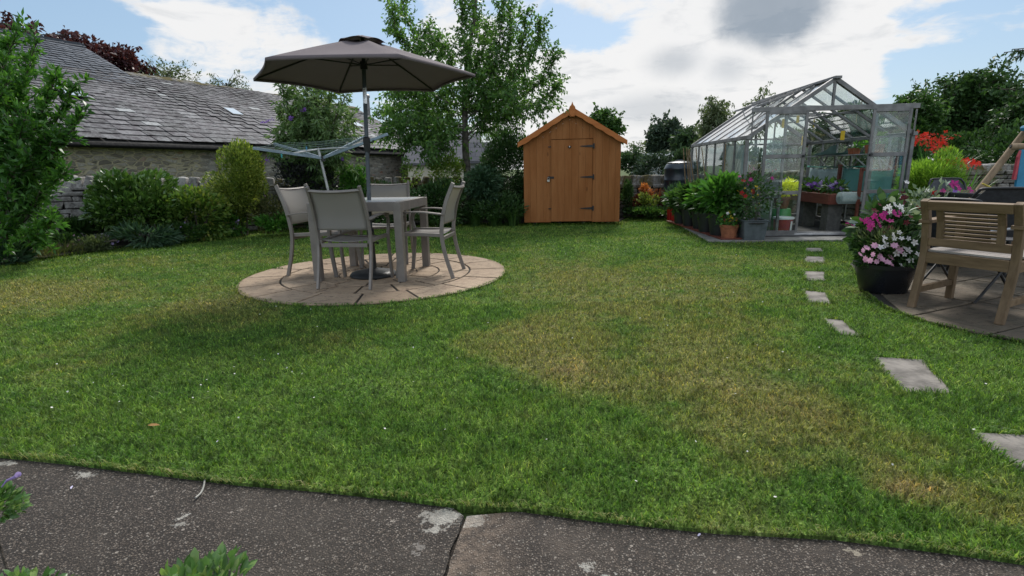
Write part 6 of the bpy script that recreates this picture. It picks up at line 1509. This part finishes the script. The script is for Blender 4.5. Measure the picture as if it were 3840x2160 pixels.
crown_tree('distant_tree', 'mid-distance dark tree seen through the right roof glass of the greenhouse', 2040, 2240, 262, 440, 20, G['dark'], M['bark'], nl=40, seed=27, fill=9000, twig_n=3, twig_len=.6, leaves_per=26, L=.16, W=.09, spread=.15, tr=(.2, .06))
crown_tree('distant_tree', 'lower green tree seen through the open greenhouse doorway', 1935, 2075, 318, 440, 22, G['far'], M['bark'], nl=30, seed=28, fill=5000, twig_n=3, twig_len=.6, leaves_per=22, L=.16, W=.09, spread=.15, tr=(.2, .06))
# ---- trees behind the barn
crown_tree('copper_beech', 'dark purple-leaved tree spreading behind the high end of the barn roof', -190, 262, 42, 330, 27, G['copper'], M['bark'], nl=54, seed=31, fill=16000, twig_n=3, twig_len=1.1, leaves_per=30, L=.24, W=.14, spread=.25, droop=.7, tr=(.3, .1))
crown_tree('copper_beech', 'lower purple-leaved tree descending behind the barn roof verge', 90, 400, 88, 330, 29, G['copper'], M['bark'], nl=46, seed=32, fill=13000, twig_n=3, twig_len=1.0, leaves_per=30, L=.22, W=.13, spread=.22, droop=.7, tr=(.3, .1))
crown_tree('bare_tree', 'grey-green twiggy tree just above the barn ridge next to the purple trees', 330, 505, 150, 300, 30, G['birch'], M['bark_grey'], nl=34, seed=33, fill=2500, twig_n=3, twig_len=1.0, leaves_per=15, L=.17, W=.07, spread=.18, droop=.3, tr=(.2, .05))
crown_tree('bare_tree', 'small drooping twiggy tree peeping over the middle of the barn ridge', 508, 636, 176, 320, 30, G['birch'], M['bark_grey'], nl=26, seed=34, fill=900, twig_n=3, twig_len=1.0, leaves_per=11, L=.17, W=.06, spread=.12, droop=1.4, tr=(.16, .05))

# ================================================================ right-hand side
clump('lime_shrub', 'rounded feathery lime green shrub right of the greenhouse', 2262, 2418, 380, 520, 8.0, G['lime'], 9500, .075, .012, None, None, 71, lobes=20, lr=.36, up=.9)
def crocos(name, label, x0, x1, yt, yb, Y, nfl, seed):
    rg = np.random.default_rng(seed); c = AT((x0 + x1) / 2, yb, Y); root = thing(name, label, 'plant', (c.x, c.y, 0), 0, 'scarlet-flowered clumps right of the greenhouse')
    hh = AT((x0 + x1) / 2, yt, Y).z; blades(root, 'foliage', (c.x, c.y, 0), 110, hh * .92, .018, G['lush'], rg, .25, .5)
    P = []; sb = MB()
    for k in range(nfl):
        e = AT(rg.uniform(x0, x1), rg.uniform(yt, yt + (yb - yt) * .45), Y + rg.uniform(-.35, .35)); s0 = Vector((c.x + rg.uniform(-.2, .2), c.y + rg.uniform(-.2, .2), 0))
        sb.tube(smooth_pts([s0, s0.lerp(e, .6) + Vector((0, 0, .12)), e], 3), .0035, 4, caps=False)
        for j in range(9): P.append(np.array(e) + rg.normal(0, .042, 3) * np.array([1.6, 1, .7]))
    sb.build('stem', G['lush'], root, world=True); flowers('blossom', P, .030, M['p_scarlet'], root, n=4, rg=rg)
crocos('crocosmia', 'tall scarlet flowered clump rising above the lime shrub', 2305, 2385, 338, 420, 8.6, 16, 5)
crocos('crocosmia', 'lower scarlet flowered clump to the right of the lime shrub', 2372, 2450, 398, 450, 8.2, 11, 6)
crown_tree('dark_tree', 'dense green tree immediately right of the greenhouse roof', 2222, 2360, 222, 440, 13.5, G['mid'], M['bark'], nl=54, seed=41, fill=12000, twig_n=5, twig_len=.5, leaves_per=30, L=.12, W=.06, spread=.12, tr=(.12, .05))
crown_tree('dark_tree', 'large spreading dark tree with sky showing through its middle', 2330, 2580, 172, 400, 17, G['dark'], M['bark'], nl=96, seed=42, fill=11000, twig_n=4, twig_len=.75, leaves_per=30, L=.15, W=.075, spread=.16, tr=(.25, .09), depth=.6)
crown_tree('dark_tree', 'dark tree at the right edge filling the corner above the timber frame', 2500, 2760, 150, 430, 14, G['dark'], M['bark'], nl=80, seed=43, fill=13000, twig_n=4, twig_len=.6, leaves_per=30, L=.13, W=.065, spread=.14, tr=(.2, .08), depth=.6)
crown_tree('dark_tree', 'slim taller shoots of a tree between the two dark crowns', 2265, 2380, 200, 380, 18, G['dark'], M['bark'], nl=26, seed=44, fill=900, twig_n=4, twig_len=.6, leaves_per=18, L=.14, W=.06, spread=.1, tr=(.12, .04))
for k, (x0, x1, yt, yb, Y, lb) in enumerate(((2340, 2480, 330, 455, 14.5, 'deep green bush under the large spreading tree'), (2440, 2600, 320, 455, 13.0, 'deep green bush at the right below the dark trees'), (2215, 2330, 330, 460, 12.0, 'shaded bush behind the right corner of the greenhouse'))):
    farbush(lb, x0, x1, yt, yb, Y, G['dark'], 3200, .10, .055, group='shaded bushes under the right-hand trees', seed=80 + k, lobes=16)
# overhanging spray at the top right
s0 = AT(2680, 150, 5); root = thing('overhanging_branch', 'drooping leafy branch hanging into the top right corner', 'branch', tuple(s0)); tbm = MB(); Vs, Fs, k = [], [], 0; rg = np.random.default_rng(3)
for (x, y) in ((2526, 132), (2540, 146), (2548, 124)):
    e = AT(x, y, 5); P = smooth_pts([s0, s0.lerp(e, .5) + Vector((0, 0, .05)), e], 5); tbm.tube(P, .004, 5); V, Fq = twig_leaves(P, 60, .06, .018, .01, rg, 1.4); Vs.append(V); Fs.append(Fq + k); k += len(V)
tbm.build('stem', M['bark'], root, world=True); quads('foliage', np.concatenate(Vs) - np.array(root.location), np.concatenate(Fs), G['dark'], root)
# dark low wall with slatted top behind the patio
drystone('garden_wall', 'dark shaded stone wall behind the patio on the right', [(6.4, 9.6, .98), (9.5, 9.2, .98)], M['mossy'], seed=33, cope=.14)
drystone('garden_wall', 'short return of shaded stone wall behind the greenhouse corner', [(5.85, 11.6, .9), (6.4, 9.6, .95)], M['mossy'], seed=34, cope=.14)
# timber swing frame
M['timber'] = wood('round_timber', (.17, .115, .07), (.30, .215, .135), 2, 'Z', .75, .5)
sw = thing('swing_frame', 'leaning round timber poles of a swing frame at the right edge', 'swing frame', tuple(AT(2465, 480, 5.6)[:2]) + (0,))
lo, up_ = AT(2462, 480, 5.6), AT(2590, 318, 5.6); dd_ = (up_ - lo); lo2 = lo - dd_ * (lo.z / dd_.z)
b = MB(); b.tube([lo2, lo, up_, up_ + dd_ * .35], .033, 14); b.build('leg', M['timber'], sw, smooth=True, world=True)
hb_, he_ = AT(2505 + 38, 369, 5.45), AT(2720, 366, 5.3); b = MB(); b.tube([hb_, he_], .030, 16); b.build('crossbeam', M['timber'], sw, smooth=True, world=True)
b = MB(); dx_ = (he_ - hb_).normalized(); b.tube([hb_ - dx_ * .006 + Vector((0, 0, .004)), hb_ + dx_ * .004], .014, 10); b.build('bolt', M['black_metal'], sw, world=True)
M['blue'] = plain('blue_panel', (.02, .20, .36), .5, 0, .1, 5)
bp = thing('play_panel', 'upright blue panel with a red edge at the right edge of the picture', 'panel', tuple(AT(2580, 460, 6.2)[:2]) + (0,))
a, c = AT(2560, 470, 6.2), AT(2700, 376, 6.2); b = MB(); P = [AT(2556, 472, 6.2), AT(2720, 472, 6.2), AT(2720, 372, 6.2), AT(2570, 374, 6.2)]; b.add([tuple(p) for p in P] + [tuple(p + Vector((0, .03, 0))) for p in P], MB.BOXF); b.build('panel', M['blue'], bp, world=True, bevel=.004)
P = [AT(2550, 452, 6.18), AT(2557, 452, 6.18), AT(2570, 378, 6.18), AT(2562, 395, 6.18)]; b = MB(); b.add([tuple(p) for p in P] + [tuple(p + Vector((0, .03, 0))) for p in P], MB.BOXF); b.build('red_edge', plain('pinkred', (.42, .05, .07), .6), bp, world=True)
b = MB(); 
for x in (2575, 2690): p = AT(x, 472, 6.22); b.box((p.x, p.y, p.z / 2), (.05, .05, p.z))
for x in (2575, 2690): p = AT(x, 472, 6.22); MB().box((p.x, p.y, p.z / 2), (.05, .05, p.z)).build('leg', M['timber'], bp, world=True)
hl = AT(2572, 322, 5.5); b = MB(); b.lathe([(.001, -.03), (.06, -.028), (.07, 0), (.06, .02), (.03, .03), (.001, .034)], 18); b.xform(Matrix.Translation(hl + Vector((.07, 0, 0)))); b.build('end_cap', M['blue'], sw, smooth=True, world=True)
# glass table and mesh chairs behind the wooden armchair
M['dglass'] = plain('dark_glass', (.04, .055, .055), .08, 0, .1, 4, spec=.8)
tg = thing('glass_table', 'dark glass topped garden table behind the wooden armchair', 'table', (5.15, 5.1, .012), .1)
b = MB(); b.box((0, 0, .72), (1.75, .95, .010)); b.build('tabletop', M['dglass'], tg, bevel=.003)
b = MB(); [b.bar(p, q_, .03, .03) for p, q_ in (((-.87, -.47, .70), (.87, -.47, .70)), ((-.87, .47, .70), (.87, .47, .70)), ((-.87, -.47, .70), (-.87, .47, .70)), ((.87, -.47, .70), (.87, .47, .70)))]; b.build('frame', M['black_metal'], tg)
for sx in (-1, 1):
    for sy in (-1, 1): MB().tube([(sx * .82, sy * .42, .70), (sx * .80, sy * .42, 0)], .018, 8).build('leg', M['black_metal'], tg)
M['mesh'] = plain('black_mesh', (.035, .038, .045), .55, .1, .2, 30)
def mesh_chair(label, x, y, rz, sc_=.86):
    c = thing('folding_chair', label, 'chair', (x, y, .012), rz, 'black mesh folding chairs on the flagged patio')
    w_ = .25
    fp = smooth_pts([(-w_, -.15, .42), (-w_, -.30, .80), (-w_ + .03, -.34, .90), (-w_ + .09, -.355, .93), (w_ - .09, -.355, .93), (w_ - .03, -.34, .90), (w_, -.30, .80), (w_, -.15, .42)], 4)
    b = MB(); b.tube(fp, .014, 8); b.build('back_frame', M['black_metal'], c, smooth=True)
    b = MB(); b.add([(-w_, -.17, .47), (w_, -.17, .47), (w_, -.30, .80), (w_ - .09, -.352, .925), (-w_ + .09, -.352, .925), (-w_, -.30, .80)], [(0, 1, 2, 5), (5, 2, 3, 4)]); o = b.build('backrest', M['mesh'], c); sm = o.modifiers.new('t', 'SOLIDIFY'); sm.thickness = .004
    b = MB(); b.box((0, .06, .435), (.48, .44, .010)); b.build('seat', M['mesh'], c)
    for s in (-1, 1):
        b = MB(); b.tube([(s * w_, -.16, .45), (s * w_, .30, 0)], .012, 7); b.build('leg', M['black_metal'], c)
        b = MB(); b.tube([(s * (w_ + .02), .24, .45), (s * (w_ + .02), -.30, 0)], .012, 7); b.build('leg', M['black_metal'], c)
        b = MB(); b.tube(smooth_pts([(s * (w_ + .01), -.25, .66), (s * (w_ + .02), .10, .66), (s * (w_ + .02), .22, .62), (s * (w_ + .02), .25, .45)], 4), .013, 8); b.build('armrest', plain('arm_silver_' + str(s + 1) + label[:3], (.28, .29, .31), .35, .4), c, smooth=True)
    c.scale = (sc_,) * 3
    return c
a1 = AT(2505, 520, 4.45)
mesh_chair('black mesh folding chair nearest the wooden armchair, its rounded back rising above it', a1.x, 4.45, R(-30))
mesh_chair('black mesh folding chair partly hidden behind the wooden armchair rail', AT(2475, 520, 4.0).x - .05, 4.0, R(-70), .80)
mesh_chair('black mesh chair on the far side of the glass table beside the lime shrub', AT(2420, 480, 6.5).x, 6.5, R(175))
tt_ = thing('hand_tool', 'small pale blue and yellow hand tool lying on the glass table', 'tool', tuple(AT(2500, 472, 5.1)[:2]) + (.735,)); b = MB(); b.tube([(0, 0, .01), (.12, .02, .012)], .012, 8); b.build('blade', plain('tool_blue', (.25, .5, .55), .4), tt_); b = MB(); b.tube([(.02, 0, .02), (-.09, .03, .08)], .008, 8); b.build('handle', plain('tool_yel', (.5, .38, .04), .5), tt_)
# ---- wooden armchair seen from behind
RLf, RRf = Vector((2.862, 3.645, .012)), Vector((3.09, 3.20, .012)); ax2 = (RRf - RLf); ax2.z = 0; WD = ax2.length; ax2.normalize()
fw = Vector((-ax2.y, ax2.x, 0)); ac_rz = math.atan2(ax2.y, ax2.x)
M['teak'] = wood('weathered_teak', (.105, .066, .034), (.20, .132, .074), 3, 'Z', .7, .35); M['teak_x'] = wood('weathered_teak_x', (.10, .062, .030), (.20, .130, .070), 3, 'X', .7, .35); M['teak_grey'] = wood('grey_teak', (.20, .175, .16), (.34, .31, .285), 3, 'X', .75, .35)
ac = thing('wooden_armchair', 'weathered wooden garden armchair with a slatted back at the right', 'armchair', tuple(RLf), ac_rz)
BH = .765; t_ = .045
for x in (0, WD):
    MB().strip(smooth_pts([(x, .0, 0), (x, .055, .28), (x, .065, .42), (x, .03, .62), (x, -.03, BH)], 5), t_, .043).build('leg', M['teak'], ac, bevel=.004)
    MB().strip([(x, .52, 0), (x, .52, .60)], t_, .043).build('leg', M['teak'], ac, bevel=.004)
    MB().strip([(x, -.0, .615), (x, .56, .63)], .07, .024).build('armrest', M['teak_x'], ac, bevel=.004)
    b = MB(); b.bar((x, .06, .36), (x, .52, .36), .03, .07); b.bar((x, .03, .13), (x, .52, .13), .028, .045); b.build('side_rail', M['teak_x'], ac, bevel=.003)
def by(z): return .03 - .06 * (z - .62) / (BH - .62) if z > .62 else .065 - .035 * (z - .42) / .2
b = MB(); b.bar((t_ / 2, by(BH) + .004, BH - .035), (WD - t_ / 2, by(BH) + .004, BH - .035), .030, .062, (0, -.3, 1)); b.build('top_rail', M['teak_x'], ac, bevel=.003)
b = MB(); b.bar((t_ / 2, by(.47), .475), (WD - t_ / 2, by(.47), .475), .032, .055); b.build('lower_rail', M['teak_x'], ac, bevel=.003)
for x in (.065 + .02, WD - .065 - .02):
    b = MB(); b.strip([(x, by(.5), .50), (x, by(.62), .62), (x, by(.73), .725)], .042, .018); b.build('back_stile', M['teak'], ac, bevel=.002)
for k in range(9):
    z = .517 + k * .0262; b = MB(); b.bar((.105, by(z) + .002, z), (WD - .105, by(z) + .002, z), .012, .0150, (0, -.25, 1)); b.build('back_slat', M['teak_x'], ac, bevel=.001)
b = MB(); b.bar((t_ / 2, .062, .365), (WD - t_ / 2, .062, .365), .034, .075); b.build('rear_rail', M['teak_x'], ac, bevel=.003)
b = MB(); b.bar((t_ / 2, .52, .365), (WD - t_ / 2, .52, .365), .034, .075); b.build('front_rail', M['teak_x'], ac, bevel=.003)
for k in range(8):
    y = .075 + k * .062; b = MB(); b.box((WD / 2, y + .01, .412), (WD - .012, .050, .014)); b.build('seat_slat', M['teak_grey'], ac, bevel=.002)
# ---- big black pot of bedding flowers beside it
pc_ = GP(2248, 742, .012); PP = (pc_.x + .02, pc_.y + .16, .012)
pt_ = thing('flower_tub', 'large round black tub overflowing with pink and white flowers beside the wooden armchair', 'planter', PP)
b = MB(); b.lathe([(.155, 0), (.165, .01), (.205, .17), (.212, .20), (.225, .202), (.228, .235), (.20, .235), (.195, .21)], 32); b.build('pot', plain('tub_black', (.012, .013, .017), .3, 0, .2, 6), pt_, smooth=True)
b = MB(); b.lathe([(.198, .21), (.001, .222)], 20); b.build('compost', M['soil'], pt_)
rg = np.random.default_rng(12)
def tubleaf(c, r, n, L, W, mat, up, seed, name='foliage', mode=leaf_quads):
    g = np.random.default_rng(seed); P, D = blob_pts(np.array(PP) + np.array(c), r, n, 10, .42, .3, g); k = P[:, 2] > .16; P, D = P[k], D[k]; V, Fq = mode(P, D + unit(len(P), g) * .6 + np.array([0, 0, up]), L, W, g); quads(name, V - np.array(PP), Fq, mat, pt_)
tubleaf((0, 0, .34), (.235, .23, .165), 2800, .045, .016, G['mid'], .2, 1); tubleaf((-.09, -.05, .40), (.14, .15, .12), 900, .055, .008, G['birch'], .9, 2); tubleaf((.02, .12, .50), (.20, .18, .20), 420, .085, .055, G['dark'], .3, 3, mode=oval_quads); tubleaf((.06, .12, .52), (.17, .16, .20), 70, .07, .045, G['silver'], .2, 4, mode=oval_quads); tubleaf((.10, .02, .30), (.22, .22, .12), 700, .05, .02, G['dark'], -.3, 5)
def each(name, P, size, mat, root, n=5, rg=RG):
    for p_ in P: flowers(name, [p_], size, mat, root, n=n, rg=rg)
def atpot(pts, dy=0.0): return [np.array(AT(x, y, PP[1] - .20 + dy + rg.uniform(-.03, .03))) for x, y in pts]
each('flower', atpot([(2163, 640), (2175, 652), (2188, 655), (2170, 630), (2205, 658), (2218, 652), (2212, 645), (2232, 660), (2240, 648), (2180, 624), (2250, 618), (2262, 630), (2195, 640), (2240, 665), (2200, 618)]), .028, M['p_palepink'], pt_, n=7, rg=rg)
each('flower', atpot([(2222, 606), (2228, 616), (2246, 590), (2262, 585), (2250, 600), (2268, 600), (2275, 625), (2285, 630), (2255, 637), (2225, 598), (2285, 600), (2275, 640), (2290, 655), (2268, 668), (2300, 610), (2215, 622), (2310, 640)]), .029, M['p_white'], pt_, n=5, rg=rg)
each('flower', atpot([(2175, 557), (2183, 551), (2190, 560), (2198, 545), (2205, 552), (2210, 560), (2215, 541), (2222, 548), (2195, 566), (2230, 555), (2248, 534), (2255, 543), (2262, 536), (2186, 567), (2226, 537), (2212, 568), (2165, 553), (2187, 575), (2202, 538), (2240, 556)], .1), .025, M['p_magenta'], pt_, n=5, rg=rg)
each('flower', atpot([(2235, 520), (2242, 527), (2225, 524), (2250, 515), (2265, 520), (2238, 533), (2270, 530)], .15), .025, M['p_white'], pt_, n=5, rg=rg)
each('flower', atpot([(2200, 530), (2230, 575), (2222, 582), (2240, 572), (2212, 515), (2280, 560), (2290, 545)], .1), .028, M['p_darkred'], pt_, n=5, rg=rg)
# ---- row of flowers behind it
FG = 'flower pots between the lime shrub and the patio chairs'
for k, (x, y, Y, r, fls, lf, lb) in enumerate(((2290, 500, 5.6, .19, [('p_darkred', 30, .04, .3), ('p_white', 4, .03, .2)], 'dark', 'pot of dark red flowers just right of the greenhouse corner'), (2340, 505, 5.3, .18, [('p_red', 22, .036, .4), ('p_white', 10, .034, .3)], 'silver', 'pot of red flowers and pale leaves behind the armchair top'),
        (2385, 500, 5.2, .17, [('p_magenta', 26, .042, .3), ('p_violet', 12, .038, .2)], 'silver', 'pot of magenta flowers behind the armchair top'), (2425, 498, 5.2, .16, [('p_magenta', 18, .04, .3), ('p_violet', 14, .036, .2)], 'dark', 'pot of magenta and violet flowers nearest the mesh chair'))):
    p = AT(x, y, Y); ztop = p.z; potted('flower_pot', lb, 'planter', (p.x, Y, .012), .15, .24, M['black_plastic'], G[lf], 420, .06, .035, ztop + .10 - .25, r, group=FG, seed=150 + k, fl=fls)
g_ = GP(2152, 598, .03); b = MB(); b.lathe([(.06, 0), (.075, .08), (.08, .085)], 16); o = potted('small_pot', 'small lilac pot with pink and blue flowers at the right end of the doorway', 'pot plant', (g_.x - .02, g_.y + .05, .03), .07, .075, plain('lilac_pot', (.42, .28, .48), .5), G['dark'], 60, .05, .03, .12, .09, seed=160, fl=[('p_magenta', 8, .034, .2), ('p_bluewhite', 4, .03, .1)])
clump('foliage_plant', 'faded straggly plant at the edge of the patio left of the big tub', 2195, 2240, 620, 672, 4.6, G['dull'], 200, .05, .02, None, None, 90)

# ================================================================ foreground bits
def boxplant(name, label, c, r, n, L, W, mat, seed, fl=None, nst=9):
    root = thing(name, label, 'plant', (c[0], c[1], -.01)); g = np.random.default_rng(seed); P, D = blob_pts(c, r, n, 9, .42, .35, g)
    D = D + unit(len(P), g) * .55 + np.array([0, 0, .6]); V, Fq = oval_quads(P, D, L, W, g, updir=.8); quads('foliage', V - np.array(root.location), Fq, mat, root)
    b = MB(); rr_ = random.Random(seed)
    for k in range(nst): a = rr_.uniform(0, 6.28); b.tube([(c[0] + math.cos(a) * r[0] * .3, c[1] + math.sin(a) * r[1] * .3, -.01), (c[0] + math.cos(a) * r[0] * .6, c[1] + math.sin(a) * r[1] * .6, c[2] + r[2] * .5)], [.004, .002], 5)
    b.build('stem', M['bark'], root, world=True); return root
cbx = AT(475, 1462, .92); boxplant('box_shrub', 'small box shrub poking up at the bottom edge in front of the path', (cbx.x, .93, cbx.z - .075), (.125, .09, .165), 900, .030, .017, G['box'], 5)
sp = boxplant('box_shrub', 'low box leaves in the bottom left corner', (AT(60, 1475, .98).x, .98, AT(60, 1475, .98).z - .030), (.105, .06, .07), 420, .022, .014, G['box'], 7)
a = AT(415, 1395, .90); b = MB()
pt2 = AT(-42, 1262, 1.2); pr = boxplant('petunia', 'leafy petunia with a pale pink trumpet flower at the left edge', (pt2.x, 1.22, pt2.z - .03), (.042, .05, .062), 380, .020, .013, G['box'], 9, nst=1)
fp_ = AT(18, 1208, 1.2); b = MB(); b.tube([AT(4, 1225, 1.2), fp_, AT(38, 1200, 1.19), AT(46, 1193, 1.185)], [.0015, .0025, .0038, .0065], 10, caps=False); b.build('flower', M['p_lilac'], pr, world=True, smooth=True)
PT = 'pale fallen petals on the path and grass'
pm = leafmat('petal_fall', (.40, .34, .52), (.55, .50, .66), (.66, .62, .74), .6, .3, 1)
plb = ['pale petal on the lawn near the left end of the path', 'pale petal at the path edge, farthest left', 'lilac petal lying on open dark concrete at the left', 'pale petal at the lawn edge left of the curled stalk', 'first of two petals together at the lawn edge, left one', 'second of two petals together at the lawn edge, right one', 'petal at the grass edge left of the white lichen patch', 'petal at the grass edge nearer the white lichen patch', 'violet petal at the lawn edge right of centre', 'violet petal at the lawn edge towards the right corner', 'bright petal on the path near the right corner', 'bluish petal standing in the grass left of centre']
for k, (x, y, s) in enumerate(((186, 1120, .016), (112, 1160, .014), (183, 1224, .020), (462, 1185, .018), (632, 1208, .020), (645, 1212, .018), (802, 1230, .016), (925, 1238, .016), (1762, 1344, .014), (2150, 1362, .014), (2394, 1385, .014), (545, 1112, .018))):
    on_lawn = k in (0, 11); z = .022 if on_lawn else -.008; p = GP(x, y, z); g = np.random.default_rng(k); d = unit(1, g); d[:, 2] *= .15; V, Fq = oval_quads(np.array([[0, 0, 0]]), d, s, s * .5, g, updir=2.5)
    V[:, 2] -= V[:, 2].min(); o = quads('petal', V, Fq, pm); o.location = p; tag(o, plb[k], 'petal', PT)
V, Fq = oval_quads(np.array([[0., 0, 0]]), np.array([[1., .15, .02]]), .06, .016, np.random.default_rng(2), updir=3); V[:, 2] -= V[:, 2].min(); o = quads('dead_leaf', V, Fq, leafmat('dead_leaf', (.18, .09, .03), (.26, .14, .05), None, .7, .2)); o.location = GP(372, 1072, .022); tag(o, 'curled brown dead leaf lying on the grass at the left', 'leaf')
b = MB(); P = [GP(x, y, -.006 + .004 * (i % 2)) for i, (x, y) in enumerate(((515, 1208), (512, 1225), (505, 1240), (492, 1252)))]; b.tube(smooth_pts(P, 4), [.003] * 13, 6); tag(b.build('stalk', plain('dry_stalk', (.30, .29, .26), .8), world=True), 'curved pale dry stalk lying on the path at the lawn edge', 'stalk')
# daisies and clover heads scattered in the turf
rg = np.random.default_rng(77); P = []
for (x, y) in ((235, 962), (310, 970), (330, 955), (505, 968), (523, 985), (700, 890), (665, 905), (590, 940), (722, 925), (735, 935), (760, 940), (748, 990), (640, 895), (520, 955), (485, 1000), (170, 985), (130, 1025), (790, 1000), (1120, 1080), (968, 1078), (1375, 1105), (1520, 745), (1465, 730), (1610, 800), (1880, 1135), (2450, 1080), (2480, 965), (2245, 1168), (1950, 1250), (1985, 930), (1700, 690), (1255, 660), (1350, 620), (810, 600), (700, 660), (450, 690), (90, 760), (860, 800), (900, 830), (1650, 640), (1800, 720), (1440, 850), (1850, 990), (1750, 1110), (1600, 1210), (300, 1010), (600, 1050), (1040, 960), (1150, 900), (1300, 980)):
    p = GP(x, y, .022); P.append((p.x, p.y, p.z))
g_ = np.array(P); P2 = np.c_[rg.uniform(-5, 3, 110), rg.uniform(2.5, 8.5, 110), np.full(110, .017)]; k = np.abs(P2[:, 0]) < P2[:, 1]; k &= np.hypot(P2[:, 0] - PATCEN.x, P2[:, 1] - PATCEN.y) > 1.4; k &= ~inpoly(P2, [(p[0], p[1]) for p in patio_r]) & ~inpoly(P2, soil_poly)
P2 = P2[k]; o = flowers('clover_flower', np.concatenate([g_, P2]), .0050, plain('clover_white', (.62, .60, .56), .7), None, n=6, face=(0, -.3, 1), rg=rg); tag(o, 'tiny white clover and daisy heads scattered through the lawn', 'flowers', kind='stuff')
# weeds in the circle edge
clump('creeping_weed', 'small creeping weed growing over the left rear edge of the paved circle', 675, 725, 674, 690, 5.75, G['mid'], 200, .022, .014, None, None, 95)
# grass fringe under the shed
